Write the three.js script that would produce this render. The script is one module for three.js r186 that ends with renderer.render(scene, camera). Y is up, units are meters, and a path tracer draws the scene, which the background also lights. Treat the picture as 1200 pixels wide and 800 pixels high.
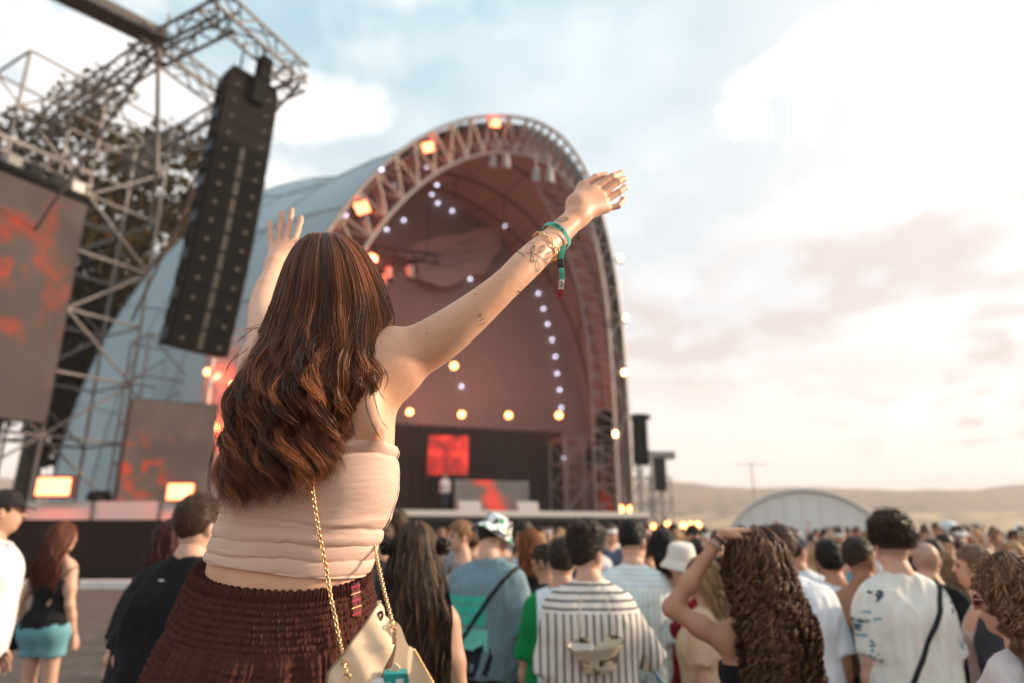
import * as THREE from 'three';
import { mergeGeometries, mergeVertices } from 'three/addons/utils/BufferGeometryUtils.js';
import { RoundedBoxGeometry } from 'three/addons/geometries/RoundedBoxGeometry.js';

// ---------------------------------------------------------------- camera, sky, sun, exposure
const scene = new THREE.Scene();
const FPX = 777, CAM_H = 1.7, PITCH = Math.atan(220 / FPX), CP = Math.cos(PITCH), SP = Math.sin(PITCH);
const camera = new THREE.PerspectiveCamera(2 * Math.atan(400 / FPX) * 180 / Math.PI, 1.5, 0.05, 9000);
camera.position.set(0, CAM_H, 0);
camera.rotation.x = PITCH;
camera.focus = 1.34;
camera.userData.fStop = 1.75;
const renderer = new THREE.WebGLRenderer({ antialias: true });
renderer.toneMapping = THREE.LinearToneMapping;
renderer.toneMappingExposure = 1.55;
renderer.shadowMap.enabled = true;

const V = (x, y, z) => new THREE.Vector3(x, y, z);
const { clamp, lerp, smoothstep } = THREE.MathUtils;
// a photo pixel (1200 x 800) -> direction; with the distance along the lens axis -> point
function rayOf(px, py) {
  const u = (px - 600) / FPX, v = (400 - py) / FPX;
  return V(u, SP + v * CP, -(CP - v * SP));
}
const P = (px, py, d) => rayOf(px, py).multiplyScalar(d).add(camera.position);
const PD = (px, py, depth) => { const r = rayOf(px, py); return r.multiplyScalar(depth / -r.z).add(camera.position); };

function rng(seed) { let a = seed >>> 0; return () => { a = (a + 0x6D2B79F5) | 0; let t = Math.imul(a ^ (a >>> 15), 1 | a); t = (t + Math.imul(t ^ (t >>> 7), 61 | t)) ^ t; return ((t ^ (t >>> 14)) >>> 0) / 4294967296; }; }
const PERM = new Uint8Array(512);
{ const r = rng(7), p = [...Array(256).keys()]; for (let i = 255; i > 0; i--) { const j = Math.floor(r() * (i + 1)); [p[i], p[j]] = [p[j], p[i]]; } for (let i = 0; i < 512; i++) PERM[i] = p[i & 255]; }
function noise3(x, y, z) { // smooth value noise, 0..1
  const ix = Math.floor(x), iy = Math.floor(y), iz = Math.floor(z); x -= ix; y -= iy; z -= iz;
  const h = (a, b, c) => PERM[(PERM[(PERM[(a & 255)] + b) & 255] + c) & 255] / 255;
  const u = x * x * (3 - 2 * x), v = y * y * (3 - 2 * y), w = z * z * (3 - 2 * z);
  const l = (a, b, t) => a + (b - a) * t;
  return l(l(l(h(ix, iy, iz), h(ix + 1, iy, iz), u), l(h(ix, iy + 1, iz), h(ix + 1, iy + 1, iz), u), v),
    l(l(h(ix, iy, iz + 1), h(ix + 1, iy, iz + 1), u), l(h(ix, iy + 1, iz + 1), h(ix + 1, iy + 1, iz + 1), u), v), w);
}
function fbm(x, y, z, o = 4) { let s = 0, a = 0.5, n = 0; for (let i = 0; i < o; i++) { s += a * noise3(x, y, z); n += a; a *= 0.5; x = x * 2.03 + 11.3; y = y * 2.03 + 5.1; z = z * 2.03 + 7.7; } return s / n; }

const SUN_DIR = V(0.90, 0.36, -0.16).normalize();
{
  const W = 2048, H = 1024, data = new Float32Array(W * H * 4);
  // clouds: direction (from where they stand in the photograph), angular radii, brightness kind
  const C = [[955, 62, 62, 34, 1.5, 1], [1012, 45, 30, 20, 0.8, 1], [875, 150, 34, 26, 0.7, 1], [940, 150, 28, 26, 0.7, 1], [540, 70, 120, 36, 0.5, 1], [720, 60, 90, 20, 0.3, 1], [1120, 205, 140, 80, 0.75, 1], [1010, 225, 60, 30, 0.7, 1],
    [1085, 300, 150, 50, 1.1, 0], [1180, 320, 120, 40, 0.9, 0], [785, 385, 85, 52, 1.3, 0], [905, 388, 90, 26, 1.2, 0], [1010, 430, 120, 30, 0.5, 0], [790, 450, 90, 26, 0.5, 0], [1120, 385, 130, 40, 0.7, 1], [650, 430, 200, 40, 0.6, 0],
    [80, 70, 200, 110, 1.6, 1], [330, 140, 150, 60, 1.5, 1], [420, 60, 90, 30, 0.6, 1], [200, 180, 220, 120, 1.3, 1], [-300, 200, 300, 150, 1.2, 1], [1500, 150, 260, 120, 1.2, 1], [1700, 380, 300, 80, 1, 0], [1000, -300, 300, 120, 0.9, 1], [300, -250, 260, 100, 0.9, 1]]
    .map(([x, y, a, b, s, w]) => { const d = rayOf(x, y).normalize(), r = V(-d.z, 0, d.x).normalize(), u = V().crossVectors(r, d); return { d, r, u, a: a / FPX, b: b / FPX, s, w }; });
  const d = V(0, 0, 0);
  for (let row = 0; row < H; row++) {
    const up = ((row + 0.5) / H - 0.5) * Math.PI, y = Math.sin(up), cu = Math.cos(up);
    for (let col = 0; col < W; col++) {
      const a = ((col + 0.5) / W - 0.5) * 2 * Math.PI; d.set(Math.cos(a) * cu, y, Math.sin(a) * cu);
      const o = (row * W + col) * 4; data[o + 3] = 1;
      if (y < -0.02) { data[o] = 0.30; data[o + 1] = 0.26; data[o + 2] = 0.23; continue; }
      const e = Math.max(y, 0), cs = d.dot(SUN_DIR);
      const blue = smoothstep(e, 0.18, 0.80) * (1 - smoothstep(cs, 0.45, 0.98)) * (1 - 0.75 * smoothstep(d.x, -0.05, 0.6));
      let r = lerp(0.66, 0.30, blue), g = lerp(0.64, 0.475, blue), b = lerp(0.635, 0.55, blue);
      const mid = smoothstep(e, 0.06, 0.34); r = lerp(r * 1.22, r * 0.90, mid); g = lerp(g * 1.12, g * 0.94, mid); b = lerp(b * 1.05, b * 0.97, mid);
      const glow = Math.pow(Math.max(0, cs), 4); r += 0.36 * glow; g += 0.31 * glow; b += 0.26 * glow;
      // clouds: general thin veil plus the placed banks
      const k = 1 / (e + 0.22), cx = d.x * k, cz = d.z * k;
      const n = fbm(cx * 2.2 + 3, cz * 2.2, 1.7, 5), nf = fbm(cx * 8 + 9, cz * 8 + 2, 4.2, 6);
      let wv = clamp((n - 0.50) * 2.2, 0, 0.5) * 0.9, gv = 0;
      for (const c of C) {
        const f = d.dot(c.d); if (f < 0.35) continue;
        const px = d.dot(c.r) / f / c.a, py = d.dot(c.u) / f / c.b, q = px * px + py * py; if (q > 4) continue;
        const m = clamp((1.25 - Math.sqrt(q)) * 0.9 + (nf - 0.5) * 4.2, 0, 1) * Math.min(1, c.s) * clamp((2 - Math.sqrt(q)), 0, 1);
        if (c.w) wv = Math.max(wv, m * Math.min(c.s, 1)); else gv = Math.max(gv, m * 0.85);
      }
      const lit = 0.86 + 0.16 * Math.max(0, cs) ;
      r = lerp(r, lit * 1.0, wv); g = lerp(g, lit * 0.975, wv); b = lerp(b, lit * 0.955, wv);
      r = lerp(r, 0.56, gv); g = lerp(g, 0.49, gv); b = lerp(b, 0.47, gv);
      data[o] = r; data[o + 1] = g; data[o + 2] = b;
    }
  }
  const sky = new THREE.DataTexture(data, W, H, THREE.RGBAFormat, THREE.FloatType);
  sky.mapping = THREE.EquirectangularReflectionMapping; sky.magFilter = THREE.LinearFilter; sky.minFilter = THREE.LinearFilter; sky.wrapS = THREE.RepeatWrapping; sky.needsUpdate = true;
  scene.background = sky; scene.environment = sky;
}
const sun = new THREE.DirectionalLight(new THREE.Color(1, 0.80, 0.58), 4.6);
sun.position.copy(SUN_DIR).multiplyScalar(120); sun.castShadow = true; sun.shadow.radius = 12; sun.shadow.mapSize.set(4096, 4096);
Object.assign(sun.shadow.camera, { left: -60, right: 60, top: 60, bottom: -60, near: 1, far: 300 });
scene.add(sun, sun.target);
scene.fog = new THREE.FogExp2(new THREE.Color(1.0, 0.90, 0.84), 0.0007);

// ---------------------------------------------------------------- helpers
const col = (r, g, b) => new THREE.Color().setRGB(r, g, b);
function mat(r, g, b, rough = 0.8, extra = {}) { return new THREE.MeshPhysicalMaterial({ color: col(r, g, b), roughness: rough, side: THREE.DoubleSide, ...extra }); }
const taken = {};
function numbered(n) { taken[n] = (taken[n] ?? -1) + 1; return taken[n] ? `${n}_${String(taken[n]).padStart(3, '0')}` : n; }
function tag(o, label, category, group, kind) { o.userData = { ...o.userData, label }; if (category) o.userData.category = category; if (group) o.userData.group = group; if (kind) o.userData.kind = kind; return o; }
function thing(name, label, category, pos, group) { const g = new THREE.Group(); g.name = numbered(name); if (pos) g.position.copy(pos); scene.add(g); return tag(g, label, category, group); }
function part(name, geo, m, parent) { const o = new THREE.Mesh(geo, m); o.name = parent === scene ? numbered(name) : name; o.castShadow = o.receiveShadow = true; parent.add(o); return o; }
function struct(name, geo, m, label, category) { const o = part(name, geo, m, scene); return tag(o, label, category, null, 'structure'); }
const UP = V(0, 1, 0), unitTube = new THREE.CylinderGeometry(1, 1, 1, 8), unitBox = new THREE.BoxGeometry(1, 1, 1), ball = new THREE.SphereGeometry(1, 12, 8);
function bar(name, a, b, r, m, parent) { // a tube from a to b in the parent's axes
  const o = part(name, unitTube, m, parent), v = V().subVectors(b, a);
  o.position.addVectors(a, b).multiplyScalar(0.5); o.scale.set(r, v.length(), r); o.quaternion.setFromUnitVectors(UP, v.normalize()); return o;
}
function box(name, c, s, m, parent, ry = 0) { const o = part(name, unitBox, m, parent); o.position.copy(c); o.scale.copy(s); o.rotation.y = ry; return o; }
function rbox(name, c, s, rad, m, parent, ry = 0) { const o = part(name, new RoundedBoxGeometry(s.x, s.y, s.z, 3, rad), m, parent); o.position.copy(c); o.rotation.y = ry; return o; }
function tubeGeo(pts, r, seg, rs = 6, closed = false) { return new THREE.TubeGeometry(new THREE.CatmullRomCurve3(pts, closed), seg, r, rs, closed); }
function grid(nu, nv, f, closedU = false) { // parametric sheet, f(u, v) -> Vector3, u and v in 0..1
  const pos = [], uv = [], idx = [];
  for (let j = 0; j <= nv; j++) for (let i = 0; i <= nu; i++) { const p = f(i / nu, j / nv); pos.push(p.x, p.y, p.z); uv.push(i / nu, j / nv); }
  for (let j = 0; j < nv; j++) for (let i = 0; i < nu; i++) { const a = j * (nu + 1) + i, b = a + 1, c = a + nu + 1, e = c + 1; idx.push(a, b, e, a, e, c); }
  const g = new THREE.BufferGeometry(); g.setAttribute('position', new THREE.Float32BufferAttribute(pos, 3)); g.setAttribute('uv', new THREE.Float32BufferAttribute(uv, 2)); g.setIndex(idx); g.computeVertexNormals();
  if (closedU) { const n = g.attributes.normal; for (let j = 0; j <= nv; j++) { const a = j * (nu + 1), b = a + nu, v = V(n.getX(a) + n.getX(b), n.getY(a) + n.getY(b), n.getZ(a) + n.getZ(b)).normalize(); n.setXYZ(a, v.x, v.y, v.z); n.setXYZ(b, v.x, v.y, v.z); } }
  return g;
}
function dataTex(n, f, srgb, rep) { // f(x, y in 0..1) -> [r, g, b] 0..1
  const d = new Uint8Array(n * n * 4);
  for (let j = 0; j < n; j++) for (let i = 0; i < n; i++) { const c = f(i / n, j / n), o = (j * n + i) * 4; for (let k = 0; k < 3; k++) d[o + k] = clamp(Math.round(c[k] * 255), 0, 255); d[o + 3] = 255; }
  const t = new THREE.DataTexture(d, n, n); t.magFilter = THREE.LinearFilter; t.minFilter = THREE.LinearFilter; t.wrapS = t.wrapT = THREE.RepeatWrapping; if (srgb) t.colorSpace = THREE.SRGBColorSpace; if (rep) t.repeat.set(rep, rep); t.needsUpdate = true; return t;
}
function tileFbm(x, y, p, o = 4) { let s = 0, a = 0.5, n = 0; for (let i = 0; i < o; i++) { const w = (u) => u; s += a * lerp(lerp(noise3(x * p, y * p, i * 7), noise3((x - 1) * p + p * 37, y * p, i * 7), x), noise3(x * p, (y - 1) * p + p * 53, i * 7), 0) ; n += a; a *= 0.5; p *= 2; } return s / n; }
function canvasTex(w, h, draw) { const c = document.createElement('canvas'); c.width = w; c.height = h; draw(c.getContext('2d'), w, h); const t = new THREE.CanvasTexture(c); t.colorSpace = THREE.SRGBColorSpace; return t; }
// ---------------------------------------------------------------- ground and far setting
{
  const asphalt = dataTex(512, (x, y) => { const n = fbm(x * 24, y * 24, 0.3, 4), s = noise3(x * 220, y * 220, 2); const v = 0.30 + 0.22 * (n - 0.5) + 0.14 * (s - 0.5); return [v * 1.05, v * 0.97, v * 0.93]; }, true);
  const g = new THREE.PlaneGeometry(2600, 2600); g.rotateX(-Math.PI / 2); const uv = g.attributes.uv; for (let i = 0; i < uv.count; i++) uv.setXY(i, uv.getX(i) * 1000, uv.getY(i) * 1000);
  const m = mat(0.9, 0.85, 0.8, 0.9, { map: asphalt }); m.map.repeat.set(1, 1);
  struct('ground', g, m, 'grey trodden ground of the festival field', 'ground');
  // hills on the far side of the plain
  const hill = (name, label, z, h0, amp, seed, colr) => {
    const geo = grid(220, 10, (u, v) => { const x = lerp(-1280, 1280, u), t = 1 - (1 - v) * (1 - v); const ridge = h0 + amp * (fbm(u * 14, seed, 3.1, 5) - 0.5) * 2 + 4 * noise3(u * 260, seed, 1); return V(x, ridge * t - 1, -z - 260 * v + 40 * (fbm(u * 30, v * 4, seed) - 0.5)); });
    const tx = dataTex(256, (x, y) => { const n = fbm(x * 40, y * 14, seed, 4); const v = n > 0.52 ? 0.55 : 1; return [0.62 * v, 0.55 * v, 0.42 * v]; }, true);
    tx.repeat.set(6, 1); return struct(name, geo, mat(...colr, 1, { map: tx }), label, 'hills');
  };
  hill('hills', 'hazy brown wooded hills across the plain', 700, 60, 20, 5.3, [0.46, 0.30, 0.25]);
  hill('hills', 'low field slope at the foot of the hills', 460, 17, 6, 9.1, [1.1, 0.95, 0.7]);
  // lattice mast in front of the hills
  const mm = mat(0.10, 0.09, 0.085, 0.7), mast = thing('lattice_mast', 'thin dark mast with a short crossbar standing behind the white tent', 'mast', PD(888, 620, 110).setY(0));
  bar('pole', V(0, 0, 0), V(0, 12.2, 0), 0.09, mm, mast); bar('crossbar', V(-2.6, 12, 0), V(2.6, 12, 0), 0.06, mm, mast);
  
  // big white tent
  const cv = mat(0.80, 0.76, 0.72, 0.75), D = 62, a = PD(856, 626, D), b = PD(1018, 626, D), cx = (a.x + b.x) / 2, hw = (b.x - a.x) / 2, ht = PD(938, 574, D).y;
  const tent = thing('event_tent', 'large white arched event tent beyond the crowd', 'tent', V(cx + 0.6, 0, -D)); tent.rotation.y = -0.32;
  const prof = (t) => { const s = Math.cos(Math.PI * t); return V(-hw * 1.12 * Math.sign(s) * Math.pow(Math.abs(s), 1.0), ht * Math.pow(Math.sin(Math.PI * t), 1.12), 0); };
  const NB = 3;
  for (let k = 0; k < NB; k++) part('roof_panel', grid(40, 2, (u, v) => { const p = prof(u); p.z = -lerp(k, k + 1, v) * 5; p.y -= 0.15 * Math.sin(Math.PI * v) * Math.sin(Math.PI * u); return p; }), cv, tent);
  for (let k = 0; k <= NB; k++) part('rib', tubeGeo([...Array(25).keys()].map((i) => { const p = prof(i / 24); p.z = -k * 5 + 0.02; p.y += 0.06; return p; }), 0.12, 48, 6), cv, tent);
  const gable = new THREE.Shape(); for (let i = 0; i <= 40; i++) { const p = prof(i / 40); i ? gable.lineTo(p.x * 0.985, p.y * 0.985) : gable.moveTo(p.x * 0.985, p.y * 0.985); }
  part('gable_wall', new THREE.ShapeGeometry(gable), mat(0.85, 0.82, 0.79, 0.8), tent).position.z = -0.3;
  for (let i = -3; i <= 3; i++) bar('gable_post', V(i * hw * 0.24, 0, -0.25), V(i * hw * 0.24, ht * Math.pow(Math.sin(Math.acos(clamp(-i * 0.24 / 1.12, -1, 1))), 1.12) * 0.98, -0.25), 0.05, cv, tent);
  // small pointed tents on the field
  const tents = [[1055, 620, 105, 2.9], [1195, 620, 100, 3.2], [1118, 619, 150, 2.6], [1150, 618, 170, 2.4], [1088, 618, 160, 2.4], [1020, 617, 190, 2.6]];
  const tg = (() => { const pts = []; for (let i = 0; i <= 10; i++) { const t = i / 10; pts.push(new THREE.Vector2(0.05 + 1.5 * Math.pow(1 - t, 1.7), 0.8 + 1.9 * t)); } return new THREE.LatheGeometry(pts, 4); })();
  const wallG = new THREE.CylinderGeometry(1.5, 1.5, 0.8, 4, 1, true);
  tents.forEach(([px, py, d, h]) => { const p = PD(px, py, d); const t = thing('pagoda_tent', 'small white pointed tent on the far field', 'tent', V(p.x, 0, p.z), 'small white tents on the far field'); const r = part('canopy', tg, cv, t); const w = part('side_wall', wallG, cv, t); w.position.y = 0.4; t.scale.setScalar(h / 2.7); t.rotation.y = 0.6; });
  // pale round balloon on a pole above the field
  const bl = thing('balloon', 'pale blue round balloon on a thin pole above the field', 'balloon', V(PD(1108, 600, 24).x, 0, -24));
  const bm = part('sphere', ball, mat(0.55, 0.62, 0.66, 0.4), bl); bm.position.y = PD(1108, 622, 24).y + 0.05; bm.scale.set(0.36, 0.32, 0.36); bar('pole', V(0, 0, 0), V(0, bm.position.y - 0.3, 0), 0.02, mat(0.3, 0.3, 0.3), bl);
}

// ---------------------------------------------------------------- arched stage
const ST = { ang: 20 * Math.PI / 180 };
ST.n = V(Math.sin(ST.ang), 0, Math.cos(ST.ang)); ST.e = V(Math.cos(ST.ang), 0, -Math.sin(ST.ang));
ST.R = PD(735, 603, 33).setY(0);
const stageAt = (s, y, back) => V().copy(ST.R).addScaledVector(ST.e, s).addScaledVector(ST.n, -back).setY(y); // s along the front (0 = right foot), back = metres behind the front
const archXY = (t, w, h, q) => { const th = Math.PI * t, c = Math.cos(th), s = Math.sin(th); return [-w * Math.sign(c) * Math.pow(Math.abs(c), 1), h * Math.pow(Math.max(0, 1 - c * c), 1 / q)]; };
const frontXY = (t, inset) => (t < 0.5 ? archXY(t, 12.6 - inset, 22.7 - inset, 2.05) : archXY(t, 5.6 - inset, 22.7 - inset, 4.6));
function frontArch(t, inset = 0, back = 0) { const [x, y] = frontXY(t, inset); return stageAt(-5.2 + x, y, back); }
function shellPt(t, k, inset = 0) { // k: 0 at the front arch, 1 at the rear arch
  const f = frontXY(t, inset - 0.22), b = archXY(t, 15.4 - inset, 24.2 - inset, 2.5);
  const kk = Math.pow(k, 0.8), x = lerp(-5.2 + f[0], -11.4 + b[0], kk), y = lerp(f[1], b[1], k) - 1.1 * Math.sin(Math.PI * k) * Math.sin(Math.PI * t);
  return stageAt(x, Math.max(0, y), 0.4 + 11 * k);
}
const M = {
  alu: mat(0.36, 0.315, 0.29, 0.5, { metalness: 0.4 }), steel: mat(0.27, 0.25, 0.24, 0.45, { metalness: 0.5 }), dark: mat(0.018, 0.017, 0.017, 0.7, { specularIntensity: 0.4 }), black: mat(0.010, 0.010, 0.010, 0.85, { specularIntensity: 0.25 }),
  membrane: mat(0.36, 0.46, 0.50, 0.55), lining: mat(0.35, 0.31, 0.295, 0.9), deck: mat(0.06, 0.055, 0.05, 0.7), fascia: mat(0.66, 0.60, 0.55, 0.6), drape: mat(0.014, 0.012, 0.012, 0.95, { specularIntensity: 0.25 }),
  glowRed: mat(0.2, 0.02, 0.01, 0.4, { emissive: col(1, 0.21, 0.08), emissiveIntensity: 5.5 }), glowWarm: mat(0.3, 0.2, 0.1, 0.4, { emissive: col(1, 0.55, 0.28), emissiveIntensity: 8 }), glowWhite: mat(0.5, 0.5, 0.5, 0.4, { emissive: col(0.80, 0.78, 1), emissiveIntensity: 2.6 }),
  glowOrange: mat(0.3, 0.1, 0.05, 0.4, { emissive: col(1, 0.31, 0.09), emissiveIntensity: 9 }),
};
const lamps = [];
function redLight(p, intensity, colr = col(1, 0.10, 0.05), dist = 0) { const l = new THREE.PointLight(colr, intensity, dist, 2); l.position.copy(p); l.castShadow = true; l.shadow.radius = 6; scene.add(l); return l; }
{
  // membrane panels and seams
  const shell = thing('stage_canopy', 'blue grey membrane canopy sweeping back over the festival stage', 'canopy', stageAt(-7, 0, 5)), o = shell.position;
  const NT = 12, NK = 3;
  for (let i = 0; i < NT; i++) for (let j = 0; j < NK; j++) part('membrane_panel', grid(10, 6, (u, v) => shellPt((i + lerp(0.004, 0.996, u)) / NT, (j + v) / NK, 0.10 * Math.sin(Math.PI * u) * Math.sin(Math.PI * v)).sub(o)), M.membrane, shell);
  const seam = M.membrane;
  for (let i = 1; i < NT; i++) part('seam', tubeGeo([...Array(13).keys()].map((k) => shellPt(i / NT, k / 12, -0.03).sub(o)), 0.06, 24, 5), seam, shell);
  for (let j = 1; j <= NK; j++) part('seam', tubeGeo([...Array(41).keys()].map((k) => shellPt(0.004 + 0.992 * k / 40, j / NK, -0.03).sub(o)), 0.05, 60, 5), seam, shell);
  part('inner_lining', grid(60, 14, (u, v) => shellPt(u, v * 0.86 + 0.01, 0.45).sub(o)), M.lining, shell);
  const ribM = mat(0.13, 0.105, 0.10, 0.9); for (const k of [0.2, 0.42, 0.64]) part('lining_rib', tubeGeo([...Array(41).keys()].map((i) => shellPt(0.01 + 0.98 * i / 40, k, 0.52).sub(o)), 0.07, 80, 6), ribM, shell);
  for (let i = 2; i < 12; i++) part('lining_seam', tubeGeo([...Array(9).keys()].map((k) => shellPt(i / 13, 0.02 + 0.8 * k / 8, 0.47).sub(o)), 0.03, 16, 5), ribM, shell);
  for (let i = 0; i < 7; i++) { const c = shellPt(0.22 + 0.1 * i, 0.42, 0.6).sub(o), d = shellPt(0.27 + 0.1 * i, 0.64, 0.6).sub(o), m = V().lerpVectors(c, d, 0.5).add(V(0, -0.9, 0)); part('slack_cable', tubeGeo([c, m, d], 0.025, 20, 5), M.dark, shell); }
  // back wall, closing the shell
  const bw = []; for (let k = 0; k <= 50; k++) bw.push(shellPt(k / 50, 0.84, 0.4).sub(o));
  { const c = bw.reduce((a, p) => a.add(p), V()).multiplyScalar(1 / bw.length); c.y = 6; const pos = []; for (let k = 0; k < 50; k++) pos.push(c.x, c.y, c.z, bw[k].x, bw[k].y, bw[k].z, bw[k + 1].x, bw[k + 1].y, bw[k + 1].z); pos.push(c.x, c.y, c.z, bw[50].x, bw[50].y, bw[50].z, bw[0].x, bw[0].y, bw[0].z); const g = new THREE.BufferGeometry(); g.setAttribute('position', new THREE.Float32BufferAttribute(pos, 3)); g.computeVertexNormals(); part('back_wall', g, M.lining, shell); }
  // pale emblem sprayed on the lining: an oval of slanted strokes
  {
    const c = PD(535, 298, 39.0).sub(o), em = mat(0.45, 0.385, 0.365, 0.95), N = V(Math.sin(ST.ang), 0, Math.cos(ST.ang));
    const ring = new THREE.Shape(); for (let k = 0; k <= 60; k++) { const a = k / 60 * Math.PI * 2, q = 1 + 0.34 * (noise3(Math.cos(a) * 2.1 + 4, Math.sin(a) * 2.1, 3) - 0.5) + 0.16 * Math.sin(a * 3 + 0.6); k ? ring.lineTo(3.3 * q * Math.cos(a), 1.7 * q * Math.sin(a)) : ring.moveTo(3.3 * q, 0); } 
    const put = (sh, dz) => { const m = part('emblem', new THREE.ShapeGeometry(sh, 24), em, shell); m.position.copy(c).addScaledVector(N, dz); m.rotation.y = ST.ang; m.rotateZ(0.45); };
    put(ring, 0.02);
    for (const [x, y, w, h] of [[-1.2, 0.5, 2.6, 0.42], [0.4, 0.05, 3.6, 0.46], [0.2, -0.5, 2.8, 0.4], [1.2, 0.6, 1.9, 0.36], [-1.6, -0.3, 1.6, 0.3]]) { const s = new THREE.Shape(); s.moveTo(x - w / 2, y - h / 2); s.quadraticCurveTo(x, y - h, x + w / 2, y - h / 4); s.quadraticCurveTo(x, y + h * 0.2, x - w / 2, y + h / 2); put(s, 0.03); } shell.children.filter((m) => m.name === 'emblem').slice(1).forEach((m) => { m.material = M.lining; });
  }
  // arch truss: two outer chords, one inner chord, lacing
  const arch = thing('arch_truss', 'silver lattice truss arch framing the stage opening', 'truss', stageAt(-7.2, 0, 0)), ao = arch.position, NS = 38;
  const chord = (f) => part('chord', tubeGeo([...Array(NS + 1).keys()].map((k) => f(0.002 + 0.996 * k / NS).sub(ao)), 0.10, NS * 3, 7), M.alu, arch);
  const outA = (t) => frontArch(t, 0, lerp(-0.5, 0.1, smoothstep(t, 0.6, 0.85))), outB = (t) => frontArch(t, 0, 1.1), inn = (t) => frontArch(t, lerp(1.75, 0.75, smoothstep(t, 0.52, 0.80)), 0.2);
  chord(outA); chord(outB); chord(inn);
  for (let k = 0; k < NS; k++) { const t0 = k / NS, t1 = (k + 1) / NS, tm = (k + 0.5) / NS; for (const [a, b] of [[outA(t0), inn(tm)], [inn(tm), outA(t1)], [outB(t0), inn(tm)], [inn(tm), outB(t1)], [outA(t0), outB(t0)]]) bar('brace', a.sub(ao), b.sub(ao), 0.05, M.alu, arch); }

  // decks
  const deckH = 2.5, deck = thing('stage_deck', 'long dark stage deck with pale front edge under the arch', 'stage', stageAt(-8, 0, 0)), dO = deck.position;
  const L = 21, slab = box('deck_slab', stageAt(-9.5, deckH - 0.22, 6.2).sub(dO), V(L, 0.42, 13), M.deck, deck, ST.ang);
  box('front_edge', stageAt(-9.5, deckH - 0.12, -0.36).sub(dO), V(L, 0.24, 0.12), M.fascia, deck, ST.ang);
  box('front_skirt', stageAt(-9.5, (deckH - 0.45) / 2, -0.2).sub(dO), V(L, deckH - 0.45, 0.1), M.drape, deck, ST.ang);
  for (let k = 0; k < 10; k++) bar('support_post', stageAt(-0.6 - k * 2, 0, -0.05).sub(dO), stageAt(-0.6 - k * 2, deckH - 0.4, -0.05).sub(dO), 0.05, M.steel, deck);
  // dark backline drape on stage right
  const dr = thing('stage_drape', 'black pleated drape hung across the back of the stage', 'drape', stageAt(-8.5, deckH, 5));
  part('cloth', grid(160, 2, (u, v) => { const s = lerp(-15.5, -1.1, u); return stageAt(s, lerp(deckH, 6.9, v), 5 + 0.06 * Math.sin(u * 150 + 3 * noise3(u * 30, v, 1))).sub(dr.position); }), mat(0.055, 0.042, 0.040, 0.95, { specularIntensity: 0.2 }), dr);
  bar('rail', stageAt(-15.6, 6.95, 5).sub(dr.position), stageAt(-1, 6.95, 5).sub(dr.position), 0.035, M.dark, dr);
  // glowing LED wall behind the DJ
  const smokeRed = canvasTex(256, 256, (c, w, h) => { const im = c.createImageData(w, h); for (let j = 0; j < h; j++) for (let i = 0; i < w; i++) { const n = fbm(i / 60, j / 60, 2.2, 5), k = clamp((n - 0.30) * 2.6, 0, 1), q = (j * w + i) * 4; im.data[q] = 120 + 135 * k; im.data[q + 1] = 18 + 50 * k * k; im.data[q + 2] = 12 + 26 * k; im.data[q + 3] = 255; } c.putImageData(im, 0, 0); });
  const led = thing('led_screen', 'glowing red video screen behind the dj booth', 'screen', PD(525, 531, 33.2).setY(0));
  const top = PD(525, 510, 33.2).y, bot = PD(525, 556, 33.2).y, lw = 45 / FPX * 33.2 * 1.03;
  box('frame', V(0, (top + bot) / 2, -0.07), V(lw + 0.1, top - bot + 0.1, 0.1), M.dark, led); part('panel_screen', new THREE.PlaneGeometry(lw, top - bot), mat(0.02, 0.02, 0.02, 0.4, { emissive: col(1, 1, 1), emissiveMap: smokeRed, emissiveIntensity: 0.85 }), led).position.set(0, (top + bot) / 2, 0.0);
  for (const x of [-1, 1]) bar('leg', V(x * lw * 0.45, 2.5, -0.1), V(x * lw * 0.45, bot, -0.1), 0.05, M.dark, led);
  led.rotation.y = ST.ang * 0.5;
  // booth with an LED front
  const boothTex = canvasTex(256, 128, (c, w, h) => { const im = c.createImageData(w, h); for (let j = 0; j < h; j++) for (let i = 0; i < w; i++) { const n = fbm(i / 50, j / 40, 8.2, 5), dd = Math.abs(i / w - 0.40 - 0.18 * (j / h)) , k = clamp(1.25 - dd * 6 + (n - 0.5) * 2.4, 0, 1), q = (j * w + i) * 4, g = 88 + 26 * (n - 0.5); im.data[q] = lerp(g * 1.05, 225, k); im.data[q + 1] = lerp(g * 0.93, 60, k); im.data[q + 2] = lerp(g * 0.84, 38, k); im.data[q + 3] = 255; } c.putImageData(im, 0, 0); });
  const bp = stageAt(-6.1, deckH, 2.2), booth = thing('dj_booth', 'wide dj booth with a grey and red video front', 'dj booth', bp); booth.rotation.y = ST.ang;
  box('desk_body', V(0, 0.75, -0.6), V(3.8, 1.5, 1.1), M.dark, booth); part('front_screen', new THREE.PlaneGeometry(3.8, 1.5), mat(0.05, 0.05, 0.05, 0.4, { emissive: col(1, 1, 1), emissiveMap: boothTex, emissiveIntensity: 0.7 }), booth).position.set(0, 0.76, -0.04);
  for (let k = 0; k < 4; k++) rbox('deck_player', V(-1.2 + k * 0.75, 1.58, -0.6), V(0.5, 0.14, 0.6), 0.02, M.dark, booth); rbox('mixer', V(1.5, 1.6, -0.6), V(0.45, 0.2, 0.55), 0.02, M.dark, booth);
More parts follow.
